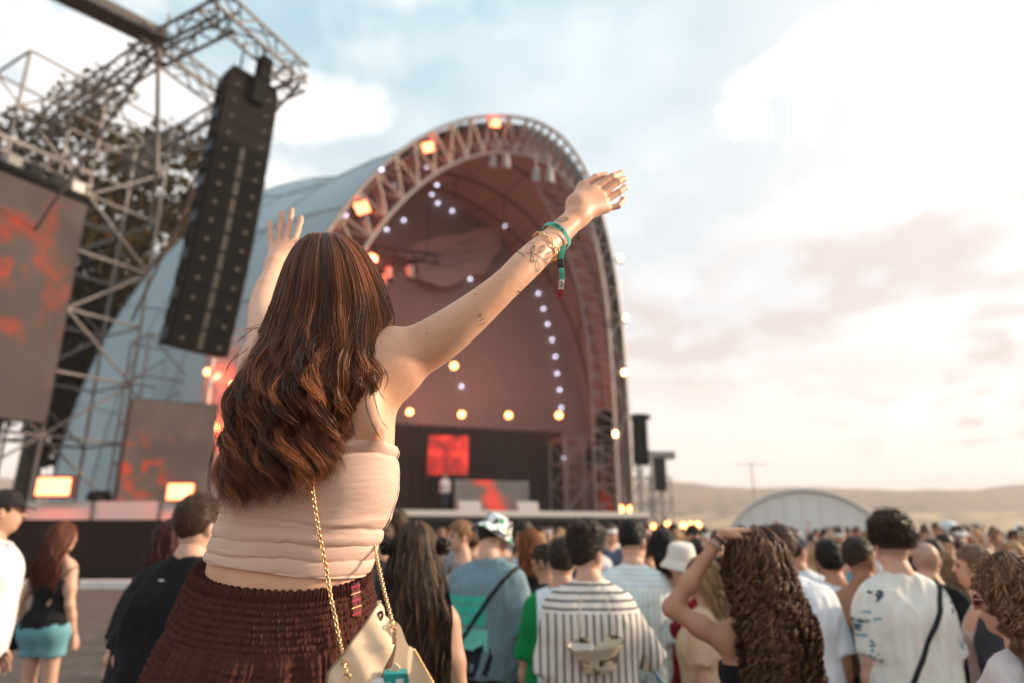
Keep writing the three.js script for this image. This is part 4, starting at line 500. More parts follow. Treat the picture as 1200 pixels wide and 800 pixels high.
  { const k = o.bottom ?? { c: [0.03, 0.035, 0.05], len: 0.06 }, tb = [torso[0], torso[1], ...legs.filter((b, i) => i % 4 < 3).map((b) => ({ ...b, ra: b.ra + 0.012, rb: b.rb + (k.flare ?? 0.02) }))], f = field(tb), top = k.top ?? 1.03, len = k.len; add(k.name ?? (len > 0.3 ? 'shorts' : 'trousers'), netMesh((x, y, z) => Math.max(f(x, y, z) - 0.014 - 0.008 * fbm(x * 12, y * 8, z * 12, 2), y - top, len - y), V(-0.3, len - 0.04, -0.25), V(0.3, top + 0.04, 0.25), o.far ? 0.04 : 0.024, null, uvOf, 0.012), k.mat ?? fabric(k.c)); }
  for (const s of [-1, 1]) { const b = [cap(V(0.1 * s, 0.05, -0.055), V(0.115 * s, 0.035, 0.15), 0.05, 0.036, 0.03), cap(V(0.1 * s, 0.08, -0.05), V(0.1 * s, 0.1, -0.04), 0.046, 0.046, 0.03)], f = field(b); add('shoe', netMesh((x, y, z) => Math.max(f(x, y, z), -y + 0.002, y - 0.11), V(0.1 * s - 0.08, -0.02, -0.14), V(0.1 * s + 0.1, 0.14, 0.22), o.far ? 0.04 : 0.024), fabric(o.shoes ?? [0.35, 0.33, 0.32])); }
  // hair
  const hair = o.hair ?? { kind: 'short' }, hi3 = hq.clone().invert(), LV = V(), local = (x, y, z) => LV.set(x - hc.x, y - hc.y, z - hc.z).applyQuaternion(hi3), hs = hair.c ?? hcol, hlist = [];
  const vary = () => { const k = 0.55 + 0.9 * r(), t = r() < (hair.hi ?? 0.15) ? (hair.hiK ?? 1.8) : 1; return [hs[0] * k * t, hs[1] * k * t, hs[2] * k * t]; };
  if (hair.kind !== 'bald') {
    const top = hair.top ?? 0.022, side = hair.side ?? 0.012, nape = hair.nape ?? -0.075, back = hair.back ?? 0.014;
    const cf = (x, y, z) => { const p = local(x, y, z), yy = p.y - 0.028 * 1, k0 = Math.hypot(p.x / (0.075 * fs), yy / (0.09 * fs), (p.z + 0.014) / (0.096 * fs)), d = (k0 - 1) * 0.08, t = clamp(yy / 0.09, 0, 1), th = (d > 0.09 || d < -0.05) ? 0 : lerp(p.z < -0.03 ? back : side, top, t * t) + (hair.rough ?? 0.008) * (fbm(x * 55, y * 55, z * 55 + o.seed, 3) - 0.5) * 2; const hl = 0.055 - 0.02 * Math.abs(p.x) / 0.07; let dd = d - th; dd = Math.max(dd, Math.min(p.z - 0.035, 0.2) > 0 && p.y < hl ? Math.min(p.z - 0.035, hl - p.y) : -1); dd = Math.max(dd, nape - p.y, p.z > 0.01 && p.y < -0.005 ? Math.min(p.z - 0.01, -0.005 - p.y) : -1); return dd; };
    add('hair', netMesh(cf, V(hc.x - 0.16, hc.y - 0.14, hc.z - 0.17), V(hc.x + 0.16, hc.y + 0.2, hc.z + 0.17), o.far ? 0.02 : dist < 2.7 ? 0.006 : 0.0085, (x, y, z) => { const k = 0.6 + 0.8 * fbm(x * 90, y * 30, z * 90, 2); return [hs[0] * k, hs[1] * k, hs[2] * k]; }, null, 0.03), HAIRM);
    const nt = hair.tufts ?? (o.far ? 0 : 500), ln = hair.tuft ?? top * 1.4;
    for (let i = 0; i < nt; i++) { const a = r() * 6.283, ph = Math.acos(1 - 1.25 * r()), dir = V(Math.sin(ph) * Math.cos(a), Math.cos(ph), Math.sin(ph) * Math.sin(a)); if (dir.z > 0.45 && dir.y < 0.6) continue; const t = clamp(dir.y, 0, 1), l = lerp(Math.max(side, 0.004) * 1.4, ln, t), lift = lerp(dir.z < -0.3 ? back : side, top, t * t) * (0.55 + 0.5 * r()), k0 = 1 + lift / 0.085, p0 = Hh(dir.x * 0.075 * fs * k0, 0.028 + dir.y * 0.09 * fs * k0, -0.014 + dir.z * 0.096 * fs * k0), out = dir.clone().applyQuaternion(hq), cu = hair.curly ?? 0, crown = V(0.01, 0.75, -0.62), tg = dir.clone().sub(crown).addScaledVector(dir, -dir.clone().sub(crown).dot(dir)).normalize(), fl = (cu ? V(r() - 0.5, r() - 0.5, r() - 0.5).multiplyScalar(1.6) : tg.multiplyScalar(0.95).add(V((r() - 0.5) * 0.7, (r() - 0.5) * 0.5, (r() - 0.5) * 0.7))).applyQuaternion(hq), pts = []; const n = cu ? 7 : 4, ph0 = r() * 6.28; for (let j = 0; j <= n; j++) { const q = j / n, p = p0.clone().addScaledVector(out, l * (cu ? 0.5 : 0.22) * Math.sin(q * 1.9)).addScaledVector(fl, l * q); if (cu) { p.x += cu * Math.sin(q * 9 + ph0) * q; p.y += cu * Math.cos(q * 9 + ph0) * q; p.z += cu * Math.sin(q * 7 + ph0 * 2) * q; } pts.push(p); } hlist.push({ pts, w: hair.tw ?? 0.0032, c: vary(), out: cu ? V(r() - 0.5, r() - 0.5, r() - 0.5) : out.clone().add(V((r() - 0.5) * 0.6, (r() - 0.5) * 0.6, (r() - 0.5) * 0.6)) }); }
  }
  if (hair.long) {
    const { len, n = 900, wave = 0.008, freq = 30, curl = 0, spread = 1, width = 0.005, vol = 0.016, cover = 2.2, fall = 0 } = hair.long, clumps = [...Array(Math.ceil(n / 14))].map(() => [r() * 6.28, 0.7 + 0.6 * r(), r()]);
    let ringlet = null; for (let i = 0; i < n; i++) {
      if (curl && i % 11 === 0) ringlet = [Math.PI + (r() * 2 - 1) * cover, 0.15 + 1.2 * r(), r(), r() * 6.283, 0.8 + 0.5 * r()]; const az = curl ? ringlet[0] + (r() - 0.5) * 0.06 : Math.PI + (r() * 2 - 1) * cover, ph0 = curl ? ringlet[1] : 0.15 + 1.2 * r(), lay = curl ? clamp(ringlet[2] + (r() - 0.5) * 0.1, 0, 1) : r(), [cp, cf2, cl2] = clumps[Math.floor((az + cover) * 7 + lay * 3) % clumps.length], rad = 1 + (vol * (0.4 + lay)) / 0.09, pts = [], outs = [], Ln = len * (0.82 + 0.25 * r()) * (0.9 + 0.2 * cl2), seg = hair.long.seg ?? 12; let edge = null; const hy0 = hc.y; let prevA = 0;
      for (let j = 0; j <= seg; j++) {
        const q = j / seg, phi = ph0 + q * Ln / 0.1, maxPhi = 1.75; let p, out;
        if (phi < maxPhi) { const s2 = Math.sin(phi); out = V(s2 * Math.sin(az), Math.cos(phi), s2 * Math.cos(az)); p = V(out.x * 0.078 * rad, 0.028 + out.y * 0.093 * rad, -0.014 + out.z * 0.099 * rad).applyQuaternion(hq).add(hc); out.applyQuaternion(hq); edge = p.clone(); prevA = q; }
        else { const dn = (q - prevA) * Ln; out = V(Math.sin(az), 0.1, Math.cos(az)).applyQuaternion(hq); const dx = edge ? edge : Hh(0, 0, -0.1); const sp = clamp(dn / 0.25, 0, 1), bk = -0.02 - 0.05 * Math.min(1, dn / 0.15); p = V(hc.x + (dx.x - hc.x) * lerp(1, spread, sp), dx.y - dn, lerp(dx.z, Math.min(dx.z, lean[1] - 0.125 - 0.03 * lay), sp * 0.9)); p.z -= fall * dn; }
        const am = (wave * cf2) * Math.min(1, q * 3), a = cp + freq * q * Ln * cf2; p.x += am * Math.sin(a); p.z += am * 0.7 * Math.cos(a * 1.13); if (curl) { const ca = ringlet[3] + (i % 11) * 0.09 + q * Ln * (hair.long.cfreq ?? 130) * ringlet[4], ck = curl * (0.8 + 0.04 * (i % 11)) * Math.min(1, q * 4); p.x += ck * Math.cos(ca); p.z += ck * Math.sin(ca); p.y += ck * 0.4 * Math.sin(ca * 1.3); }
        pts.push(p); outs.push(out);
      }
      const c = vary(); if (hair.long.tips) { /* lighter dyed ends are kept per strand */ if (r() < hair.long.tips) for (let k = 0; k < 3; k++) c[k] = lerp(c[k], hair.long.tipCol[k], 0.75); }
      hlist.push({ pts, outs, w: width * (0.6 + 0.8 * r()), c, tw: curl ? 0 : (r() - 0.5) * 3 });
    }
    // dense core so that the fall is opaque
    const cb = [ell(Hh(0, 0.01, -0.03), V(0.082, 0.1, 0.095), 0.03, hq)], L = Math.max(0.05, len - 0.2), bz = lean[1] - 0.13; for (const x of [-0.055, 0, 0.055]) cb.push(cap(V(hc.x + x, hc.y - 0.03, hc.z - 0.05), V(hc.x + x * spread * 0.9, hc.y - L * 0.8, Math.min(hc.z - 0.06, bz)), 0.038, 0.02, 0.04)); const fc = field(cb), [l, h] = bounds(cb, 0.03);
    add('hair_mass', netMesh((x, y, z) => { const p = local(x, y, z); return Math.max(fc(x, y, z) + 0.006 * fbm(x * 60, y * 12, z * 60, 2), p.z > 0.02 && p.y < 0.06 ? Math.min(p.z - 0.02, 0.06 - p.y) : -1); }, l, h, o.far ? 0.025 : 0.011, (x, y, z) => { const k = 0.5 + 0.5 * fbm(x * 70, y * 10, z * 70, 2); return [hs[0] * k, hs[1] * k, hs[2] * k]; }), HAIRM);
  }
  if (hair.buns) for (const [x, y, z, rr] of hair.buns) { const c = Hh(x, y, z), f = field([ell(c, V(rr, rr * 0.9, rr), 0.01)]); add('hair_bun', netMesh((a, b, d) => f(a, b, d) - 0.006 * Math.sin(Math.atan2(b - c.y, a - c.x) * 5 + (d - c.z) * 120), c.clone().addScalar(-rr * 1.7), c.clone().addScalar(rr * 1.7), 0.006, () => hs), HAIRM); }
  if (hlist.length) add('hair_strands', ribbons(hlist), HAIRM);
  // things worn on the head
  const onHead = (geo, m, name, p, e) => { const q = add(name, geo, m); q.position.copy(Hh(...p)); q.quaternion.copy(hq); if (e) q.quaternion.multiply(new THREE.Quaternion().setFromEuler(new THREE.Euler(...e))); return q; };
  if (o.hat) { const k = o.hat; if (k.kind === 'bucket') { const pr = [[0.004, 0.108], [0.05, 0.106], [0.074, 0.098], [0.084, 0.075], [0.092, 0.03], [0.097, 0.018], [0.115, -0.008], [0.138, -0.034], [0.136, -0.038], [0.112, -0.013], [0.094, 0.012], [0.086, 0.03]].map(([a, b]) => new THREE.Vector2(a, b)), gg = new THREE.LatheGeometry(pr, 40); const hp = gg.attributes.position; for (let i = 0; i < hp.count; i++) { hp.setZ(i, hp.getZ(i) * 1.12); hp.setY(i, hp.getY(i) + 0.004 * Math.sin(Math.atan2(hp.getZ(i), hp.getX(i)) * 3 + 1) * (hp.getY(i) < 0.02 ? 1.6 : 0.3)); } gg.computeVertexNormals(); onHead(gg, k.mat ?? fabric(k.c), 'bucket_hat', [0, 0.032, -0.012], [0.08, 0, 0]); if (k.band) onHead(new THREE.TorusGeometry(0.094, 0.004, 6, 40), fabric(k.band), 'hat_seam', [0, 0.052, -0.012], [Math.PI / 2, 0, 0]).scale.set(1, 1.12, 1); }
    else { const gg = new THREE.SphereGeometry(0.1, 28, 14, 0, Math.PI * 2, 0, Math.PI * 0.5); gg.scale(0.86, 0.92, 1.06); onHead(gg, fabric(k.c), 'cap', [0, 0.034, -0.012]); const bs = new THREE.Shape(); bs.moveTo(-0.075, 0); bs.quadraticCurveTo(-0.07, 0.09, 0, 0.095); bs.quadraticCurveTo(0.07, 0.09, 0.075, 0); bs.quadraticCurveTo(0, 0.035, -0.075, 0); const bg = new THREE.ExtrudeGeometry(bs, { depth: 0.005, bevelSize: 0.002, bevelThickness: 0.002, bevelSegments: 1 }); onHead(bg, fabric(k.c), 'visor', k.reverse ? [0, 0.04, -0.09] : [0, 0.04, 0.062], k.reverse ? [-Math.PI / 2 - 0.25, 0, Math.PI] : [Math.PI / 2 + 0.18, 0, 0]); onHead(ball, fabric(k.c), 'cap_button', [0, 0.128, -0.012]).scale.setScalar(0.008); } }
  if (o.shades) { const m = mat(...o.shades, 0.12, { specularIntensity: 1 }); for (const s of [-1, 1]) { const q = onHead(ball, m, 'sunglass_lens', [s * 0.034, 0.004, 0.093]); q.scale.set(0.028, 0.021, 0.008); onHead(new THREE.TorusGeometry(0.027, 0.003, 6, 20), fabric(o.shadeFrame ?? [0.5, 0.3, 0.2], 0.3), 'sunglass_frame', [s * 0.034, 0.004, 0.096]).scale.y = 0.8; const tmp = tubeGeo([V(s * 0.062, 0.01, 0.09), V(s * 0.078, 0.008, 0.03), V(s * 0.08, 0.0, -0.02)], 0.003, 8, 5); onHead(tmp, fabric(o.shadeFrame ?? [0.5, 0.3, 0.2], 0.3), 'sunglass_temple', [0, 0, 0]); } onHead(tubeGeo([V(-0.012, 0.01, 0.104), V(0.012, 0.01, 0.104)], 0.003, 4, 5), fabric(o.shadeFrame ?? [0.5, 0.3, 0.2], 0.3), 'sunglass_bridge', [0, 0, 0]); }
  // straps: a loop of points pressed onto the clothes, in a tilted plane
  if (o.strap) for (const k of [].concat(o.strap)) { const c = V(...k.c), u = V(...k.u).normalize(), v = V(...k.v).normalize(), pts = []; for (let i = 0; i < 48; i++) { const a = i / 48 * 6.283, d = V().addScaledVector(u, Math.cos(a)).addScaledVector(v, Math.sin(a)); let t = 0.6; for (let it = 0; it < 60; it++) { const p = c.clone().addScaledVector(d, t), dd = Math.min(fShirt(p.x, p.y, p.z), fB(p.x, p.y, p.z)); if (dd < 0.004) break; t -= Math.max(0.003, dd * 0.7); if (t < 0.03) break; } pts.push(c.clone().addScaledVector(d, t)); } const gg = tubeGeo(pts, k.r ?? 0.011, 120, 6, true); add(k.name ?? 'bag_strap', gg, fabric(k.col ?? [0.015, 0.015, 0.016], 0.6)); if (k.bag) { const [p, s] = k.bag; rboxIn(root, k.bagName ?? 'bag', V(...p), V(...s), 0.015, fabric(k.bagCol ?? [0.012, 0.012, 0.012], 0.5)); } }
  if (o.extra) o.extra({ root, add, Hh, hc, hq, fShirt, fB, sleeves, T });
  return root;
}
function rboxIn(root, name, p, s, rad, m) { const q = part(name, new RoundedBoxGeometry(s.x, s.y, s.z, 3, rad), m, root); q.position.copy(p); return q; }
// ---------------------------------------------------------------- the crowd near the singer's fan, one by one
const WHITE = [0.74, 0.72, 0.71], BLACK = [0.013, 0.013, 0.014];
const put = (px, topPy, d0) => { const d = d0 * (d0 < 1.8 ? 1.3 : d0 < 2.8 ? 1.36 : 1.25); const p = PD(px, topPy, d); return { pos: V(p.x, 0, p.z), h: p.y }; };
const A180 = Math.PI;
person({ ...put(6, 576, 3.6), label: 'man in a dark cap and white tee standing at the wing stage', seed: 3, turn: A180 - 1.15, skin: 'olive', look: 0.1, nod: 0.05, hairCol: 'dark', hair: { kind: 'short', top: 0.012, side: 0.008 }, hat: { kind: 'cap', c: [0.022, 0.02, 0.022] }, top: { kind: 'tee', c: WHITE }, bottom: { c: [0.05, 0.08, 0.13], len: 0.05 }, extra: ({ add, sleeves }) => { for (const [, e, w] of sleeves) { const t = add('wristband', new THREE.TorusGeometry(0.032, 0.006, 6, 20), fabric([0.05, 0.35, 0.22])); t.position.lerpVectors(e, w, 0.9); t.quaternion.setFromUnitVectors(V(0, 0, 1), V().subVectors(w, e).normalize()); } } });
person({ ...put(76, 613, 4.7), label: 'woman with long auburn hair in a black tank top and light blue shorts', seed: 5, fem: true, turn: A180 - 0.12, skin: 'fair', look: -0.3, right: 'down', left: [[0.24, 1.13, -0.06], [0.22, 0.93, 0.06]], hairCol: 'auburn', hair: { kind: 'short', top: 0.016, side: 0.014, nape: -0.1, hi: 0.3, long: { len: 0.46, n: 1500, wave: 0.012, freq: 26, spread: 1.25, width: 0.005, cover: 2.0 } }, top: { kind: 'tank', c: BLACK, hem: 0.94, strap: 0.105, scoop: 1.46 }, bottom: { c: [0.16, 0.36, 0.42], len: 0.72, flare: 0.028, name: 'shorts', top: 1.0 }, strap: { c: [0, 1.18, 0], u: [-0.62, 0.78, 0], v: [0, 0, 1], r: 0.006, bag: [[0.27, 0.86, -0.02], [0.06, 0.2, 0.18]] }, extra: ({ Hh, add }) => { const q = add('hair_clip', ball, fabric([0.7, 0.68, 0.66], 0.3)); q.position.copy(Hh(0.02, 0.125, -0.02)); q.scale.set(0.02, 0.012, 0.012); } });
person({ ...put(234, 584, 2.3), label: 'broad man with short brown hair in a plain black tee', seed: 8, wide: 1.12, turn: A180 - 0.25, skin: 'fair', look: -0.2, hairCol: 'brown', hair: { kind: 'short', top: 0.02, side: 0.011, back: 0.012, nape: -0.085, rough: 0.004, tufts: 3600, tuft: 0.03, tw: 0.0022, hi: 0.35 }, top: { kind: 'tee', c: [0.011, 0.011, 0.012], sleeve: 0.75, ease: 0.03, fold: 0.02 }, right: [[-0.28, 1.13, -0.02], [-0.25, 0.95, 0.14]], extra: ({ add, fShirt }) => { let z = -0.3; while (fShirt(0.035, 1.445, z) > 0.001 && z < 0) z += 0.002; const q = add('neck_label', new RoundedBoxGeometry(0.028, 0.009, 0.002, 1, 0.001), fabric([0.6, 0.6, 0.62])); q.position.set(0.035, 1.445, z - 0.003); } });
person({ ...put(204, 612, 2.9), label: 'woman with long dark red hair half hidden beyond the man in black', seed: 9, fem: true, turn: A180 + 0.2, hairCol: 'auburn', hair: { kind: 'short', c: [0.05, 0.012, 0.010], nape: -0.1, long: { len: 0.42, n: 700, width: 0.006 } }, top: { kind: 'tee', c: [0.02, 0.018, 0.02] } });
// two buns, long dark hair, pale blue sleeveless top with raised rings
person({ ...put(488, 617, 2.05), label: 'woman with two hair buns and very long dark hair in a pale blue sleeveless top', seed: 12, fem: true, turn: A180 + 0.12, skin: 'olive', hairCol: 'dark', left: 'bent', right: 'down', hair: { kind: 'short', top: 0.014, side: 0.012, nape: -0.12, hi: 0.2, buns: [[-0.112, 0.035, -0.05, 0.036], [0.112, 0.035, -0.05, 0.036]], long: { len: 0.72, n: 2600, wave: 0.014, freq: 20, spread: 1.5, width: 0.0034, cover: 1.75, seg: 24, tips: 0.22, tipCol: [0.20, 0.10, 0.05] } }, top: { kind: 'tank', c: [0.36, 0.60, 0.66], strap: 0.14, hem: 0.9, ease: 0.012 }, bottom: { c: [0.10, 0.13, 0.2], len: 0.5 },
  extra: ({ add, fShirt }) => { for (let j = 0; j < 5; j++) for (let i = -2; i <= 2; i++) { const x = i * 0.062, y = 1.37 - j * 0.082; let z = -0.3; while (fShirt(x, y, z) > 0.001 && z < 0) z += 0.002; if (z > -0.04) continue; const q = add('raised_ring', new THREE.TorusGeometry(0.024, 0.005, 6, 20), fabric([0.36, 0.60, 0.66])); q.position.set(x, y, z); q.rotation.y = x * 4; } } });
// patterned bucket hat
const cowHat = (() => { const t = canvasTex(512, 256, (c, w, h) => { c.fillStyle = '#e9ecee'; c.fillRect(0, 0, w, h); const r = rng(77); for (let i = 0; i < 120; i++) { const x = r() * w, y = r() * h, s = 9 + r() * 15; c.fillStyle = i % 6 === 1 ? '#2f9e78' : i % 6 === 3 ? '#a9bd4a' : '#0c0e10'; c.beginPath(); for (let k = 0; k <= 9; k++) { const a = k / 9 * 6.283, q = s * (0.6 + 0.5 * noise3(Math.cos(a) * 1.4 + i, Math.sin(a) * 1.4, i)); k ? c.lineTo(x + q * Math.cos(a), y + q * 0.8 * Math.sin(a)) : c.moveTo(x + q * Math.cos(a), y + q * 0.8 * Math.sin(a)); } c.fill(); } }); t.wrapS = THREE.RepeatWrapping; return mat(1, 1, 1, 0.85, { map: t }); })();
const tealTee = printed((c) => { c.fillStyle = 'rgb(117,140,150)'; c.fillRect(-0.5, 0.5, 1, 1.2); c.fillStyle = 'rgb(67,190,165)'; c.fillRect(-0.06, 1.16, 0.26, 0.16); c.fillStyle = 'rgb(120,205,190)'; c.fillRect(-0.08, 1.02, 0.22, 0.12); c.fillStyle = 'rgb(100,150,155)'; const r = rng(4); for (let i = 0; i < 14; i++) c.fillRect(-0.04 + (i % 7) * 0.033, 1.20 + Math.floor(i / 7) * 0.05 + r() * 0.02, 0.02, 0.022); });
person({ ...put(574, 606, 3.5), label: 'man in a black, white and green bucket hat and teal grey tee', seed: 15, wide: 1.05, turn: A180 - 0.42, skin: 'fair', look: -0.55, nod: 0.42, headShift: [0, -0.01, 0.05], left: 'phone', right: 'bent', hairCol: 'dark', hair: { kind: 'short', top: 0.01, side: 0.009, nape: -0.055 }, fade: 0.35, hat: { kind: 'bucket', mat: cowHat }, top: { kind: 'tee', mat: tealTee, sleeve: 0.95, ease: 0.03 }, strap: { c: [0, 1.2, 0], u: [-0.6, 0.8, 0], v: [0, 0, 1], r: 0.012, bag: [[0.2, 0.92, 0.14], [0.2, 0.16, 0.08]] } });
// striped shirt with a hat hanging on the back
const striped = printed((c) => { c.fillStyle = 'rgb(226,217,208)'; c.fillRect(-0.5, 0.5, 1, 1.2); c.fillStyle = 'rgb(70,72,78)'; for (let i = -14; i <= 14; i++) { c.globalAlpha = 0.9; c.fillRect(i * 0.036 - 0.005, 0.5, 0.010, 0.885); } for (let y = 1.40; y < 1.6; y += 0.036) c.fillRect(-0.3, y, 0.6, 0.010); c.globalAlpha = 0.35; for (let i = -40; i <= 40; i++) c.fillRect(i * 0.012, 0.5, 0.0012, 0.885); c.globalAlpha = 1; c.fillStyle = 'rgb(226,217,208)'; c.fillRect(-0.25, 1.385, 0.5, 0.012); });
const camo = mat(1, 1, 1, 0.9, { map: canvasTex(256, 256, (c, w, h) => { const im = c.createImageData(w, h); for (let j = 0; j < h; j++) for (let i = 0; i < w; i++) { const n = fbm(i / 26, j / 26, 3.3, 4), q = (j * w + i) * 4, a = n > 0.60 ? [40, 38, 34] : n > 0.52 ? [150, 128, 92] : [214, 202, 180]; im.data[q] = a[0]; im.data[q + 1] = a[1]; im.data[q + 2] = a[2]; im.data[q + 3] = 255; } c.putImageData(im, 0, 0); }) });
person({ ...put(688, 619, 2.5), label: 'man in a white and grey striped shirt with a hat hanging down his back', seed: 18, wide: 0.95, turn: A180 + 0.02, skin: 'fair', look: -0.75, nod: 0.05, left: 'bent', right: [[-0.31, 1.16, 0.05], [-0.22, 1.28, 0.2]], hairCol: 'dark', hair: { kind: 'short', top: 0.045, side: 0.014, back: 0.016, nape: -0.075, rough: 0.012, tufts: 2600, tuft: 0.05, hi: 0.3 }, fade: 0.25, top: { kind: 'tee', mat: striped, sleeve: 1.0, ease: 0.028, fold: 0.02 },
  extra: ({ add, fShirt }) => { const at = (x, y) => { let z = -0.35; while (fShirt(x, y, z) > 0.001 && z < 0) z += 0.002; return z; }; const z0 = at(0.02, 1.22); const hp2 = [[0.004, 0.098], [0.045, 0.097], [0.070, 0.088], [0.080, 0.06], [0.086, 0.02], [0.092, 0.008], [0.108, -0.014], [0.122, -0.036], [0.119, -0.039], [0.104, -0.016], [0.088, 0.006], [0.078, 0.03], [0.06, 0.075], [0.004, 0.085]].map(([a, b]) => new THREE.Vector2(a, b)), gg = new THREE.LatheGeometry(hp2, 44), hv = gg.attributes.position; for (let i = 0; i < hv.count; i++) { const q = 0.014 * (fbm(hv.getX(i) * 16, hv.getY(i) * 16, hv.getZ(i) * 16, 2) - 0.5); hv.setXYZ(i, hv.getX(i) * (1.08 + q * 3), hv.getY(i) + q, hv.getZ(i) * 0.62 * (1 + q * 4)); } gg.computeVertexNormals(); const hh = add('hanging_hat', gg, camo); hh.position.set(0, 1.235, z0 - 0.055); hh.rotation.set(Math.PI - 0.28, 0, 0.12); const lb = add('hat_lining', grid(10, 4, (u, v) => V(lerp(0.02, 0.12, u), 1.278 - v * 0.028, z0 - 0.118 + 0.25 * (u - 0.3) * (u - 0.3) * 0.2)), fabric([0.75, 0.74, 0.73])); add('hat_cord', tubeGeo([V(-0.1, 1.27, z0 - 0.02), V(-0.09, 1.37, at(-0.09, 1.37) - 0.006), V(-0.06, 1.47, at(-0.06, 1.47) - 0.006)], 0.003, 20, 5), fabric([0.6, 0.55, 0.5])); add('hat_cord', tubeGeo([V(0.08, 1.27, z0 - 0.02), V(0.07, 1.37, at(0.07, 1.37) - 0.006), V(0.05, 1.47, at(0.05, 1.47) - 0.006)], 0.003, 20, 5), fabric([0.6, 0.55, 0.5])); add('bracelet', new THREE.TorusGeometry(0.033, 0.005, 6, 18), fabric([0.3, 0.28, 0.2], 0.4)).position.set(-0.225, 1.26, 0.18); } });
person({ ...put(797, 640, 3.3), label: 'woman in a cream bucket hat and orange sunglasses facing away from the stage', seed: 21, fem: true, turn: 0.05, skin: 'fair', look: -0.15, nod: 0.12, hairCol: 'brown', hair: { kind: 'short', top: 0.01, side: 0.012, nape: -0.09 }, hat: { kind: 'bucket', c: [0.70, 0.66, 0.60], band: [0.6, 0.56, 0.5] }, shades: [0.75, 0.12, 0.02], shadeFrame: [0.5, 0.25, 0.1], top: { kind: 'tank', c: [0.20, 0.012, 0.022], strap: 0.1 } });
person({ ...put(823, 655, 2.75), label: 'person in a peach tee tucked behind the raised arm of the curly haired woman', seed: 22, fem: true, turn: A180 + 0.9, skin: 'tan', hairCol: 'light', hair: { kind: 'short', nape: -0.1, c: [0.28, 0.17, 0.09], long: { len: 0.3, n: 500, width: 0.006 } }, top: { kind: 'tee', c: [0.62, 0.42, 0.28] } });
// raised hand, mass of curls
person({ ...put(884, 632, 1.92), label: 'woman with a mass of long brown curls, one hand laid on her head', seed: 25, fem: true, turn: A180 + 0.1, skin: 'tan', hairCol: 'brown', right: 'down', left: [[0.345, 1.52, 0.05], [0.135, 1.80, -0.01], [0.2, 0.95, -0.1], [-0.98, 0.16, -0.05], 1], curl: 0.3, hair: { kind: 'short', c: [0.075, 0.036, 0.018], top: 0.02, side: 0.014, nape: -0.13, rough: 0.012, hi: 0.35, hiK: 2.4, tufts: 500, long: { len: 0.60, n: 3000, wave: 0.016, freq: 24, curl: 0.0155, cfreq: 112, spread: 1.22, width: 0.0034, cover: 2.0, vol: 0.04, seg: 36 } }, top: { kind: 'tank', c: BLACK, strap: 0.13, hem: 0.9 }, bottom: { c: [0.05, 0.06, 0.09], len: 0.06 },
  extra: ({ add, sleeves }) => { const [, e, w] = sleeves[0], d = V().subVectors(w, e).normalize(); for (const [k, c] of [[0.93, [0.06, 0.05, 0.05]], [0.86, [0.4, 0.38, 0.36]]]) { const t = add('bracelet', new THREE.TorusGeometry(0.028, 0.0055, 6, 22), fabric(c, 0.4)); t.position.lerpVectors(e, w, k); t.quaternion.setFromUnitVectors(V(0, 0, 1), d); } } });
person({ ...put(910, 618, 2.75), label: 'big man in a white tee with a red bag strap, short brown hair', seed: 28, wide: 1.14, turn: A180 - 0.25, skin: 'tan', look: 0.3, hairCol: 'brown', hair: { kind: 'short', top: 0.018, side: 0.012, tufts: 1200 }, top: { kind: 'tee', c: [0.72, 0.74, 0.78], sleeve: 0.85, ease: 0.028 }, strap: { c: [0, 1.2, 0], u: [0.55, 0.84, 0], v: [0, 0, 1], r: 0.008, col: [0.45, 0.03, 0.03] } });
person({ ...put(931, 628, 4.2), label: 'man in a dark blue cap and white tee looking sideways', seed: 29, turn: A180 - 0.5, skin: 'tan', look: -0.6, hairCol: 'dark', hair: { kind: 'short', top: 0.01, side: 0.008 }, hat: { kind: 'cap', c: [0.02, 0.035, 0.06], reverse: true }, top: { kind: 'tee', c: [0.70, 0.72, 0.75] } });
person({ ...put(972, 636, 3.5), label: 'man with thick black hair in a pale blue white tee', seed: 31, turn: A180 + 0.2, skin: 'tan', look: -0.35, hairCol: 'black', hair: { kind: 'short', top: 0.026, side: 0.016, back: 0.018, tufts: 1200 }, top: { kind: 'tee', c: [0.66, 0.72, 0.78], sleeve: 0.8 } });
person({ ...put(1006, 630, 3.1), label: 'bare backed tanned man with shaved sides seen in profile', seed: 33, wide: 1.05, turn: A180 - 0.35, skin: 'brown', look: -0.9, hairCol: 'dark', hair: { kind: 'short', top: 0.010, side: 0.004, back: 0.005, tufts: 800, tuft: 0.01 }, fade: 0.5, top: { kind: 'none' }, extra: ({ add, fB }) => { const q = add('shirt_over_shoulder', netMesh(field([cap(V(0.2, 1.42, -0.06), V(0.22, 1.12, -0.13), 0.05, 0.07, 0.03)]), V(0.05, 0.95, -0.3), V(0.35, 1.55, 0.05), 0.012), fabric(BLACK)); } });
const floral = printed((c) => { c.fillStyle = 'rgb(226,222,214)'; c.fillRect(-0.5, 0.5, 1, 1.2); const r = rng(9); for (const [x, y] of [[-0.20, 1.37], [-0.25, 1.27], [-0.22, 1.20], [0.21, 1.33], [0.25, 1.22], [0.22, 1.15], [0.17, 1.42], [-0.16, 1.43], [0.10, 0.98], [-0.14, 1.0], [0.26, 1.28], [-0.27, 1.15]]) { c.fillStyle = ['#4a6670', '#20343c', '#7f99a0'][Math.floor(r() * 3)]; for (let k = 0; k < 6; k++) { c.beginPath(); c.ellipse(x + (r() - 0.5) * 0.05, y + (r() - 0.5) * 0.05, 0.005 + r() * 0.010, 0.003 + r() * 0.005, r() * 3, 0, 6.3); c.fill(); } } });
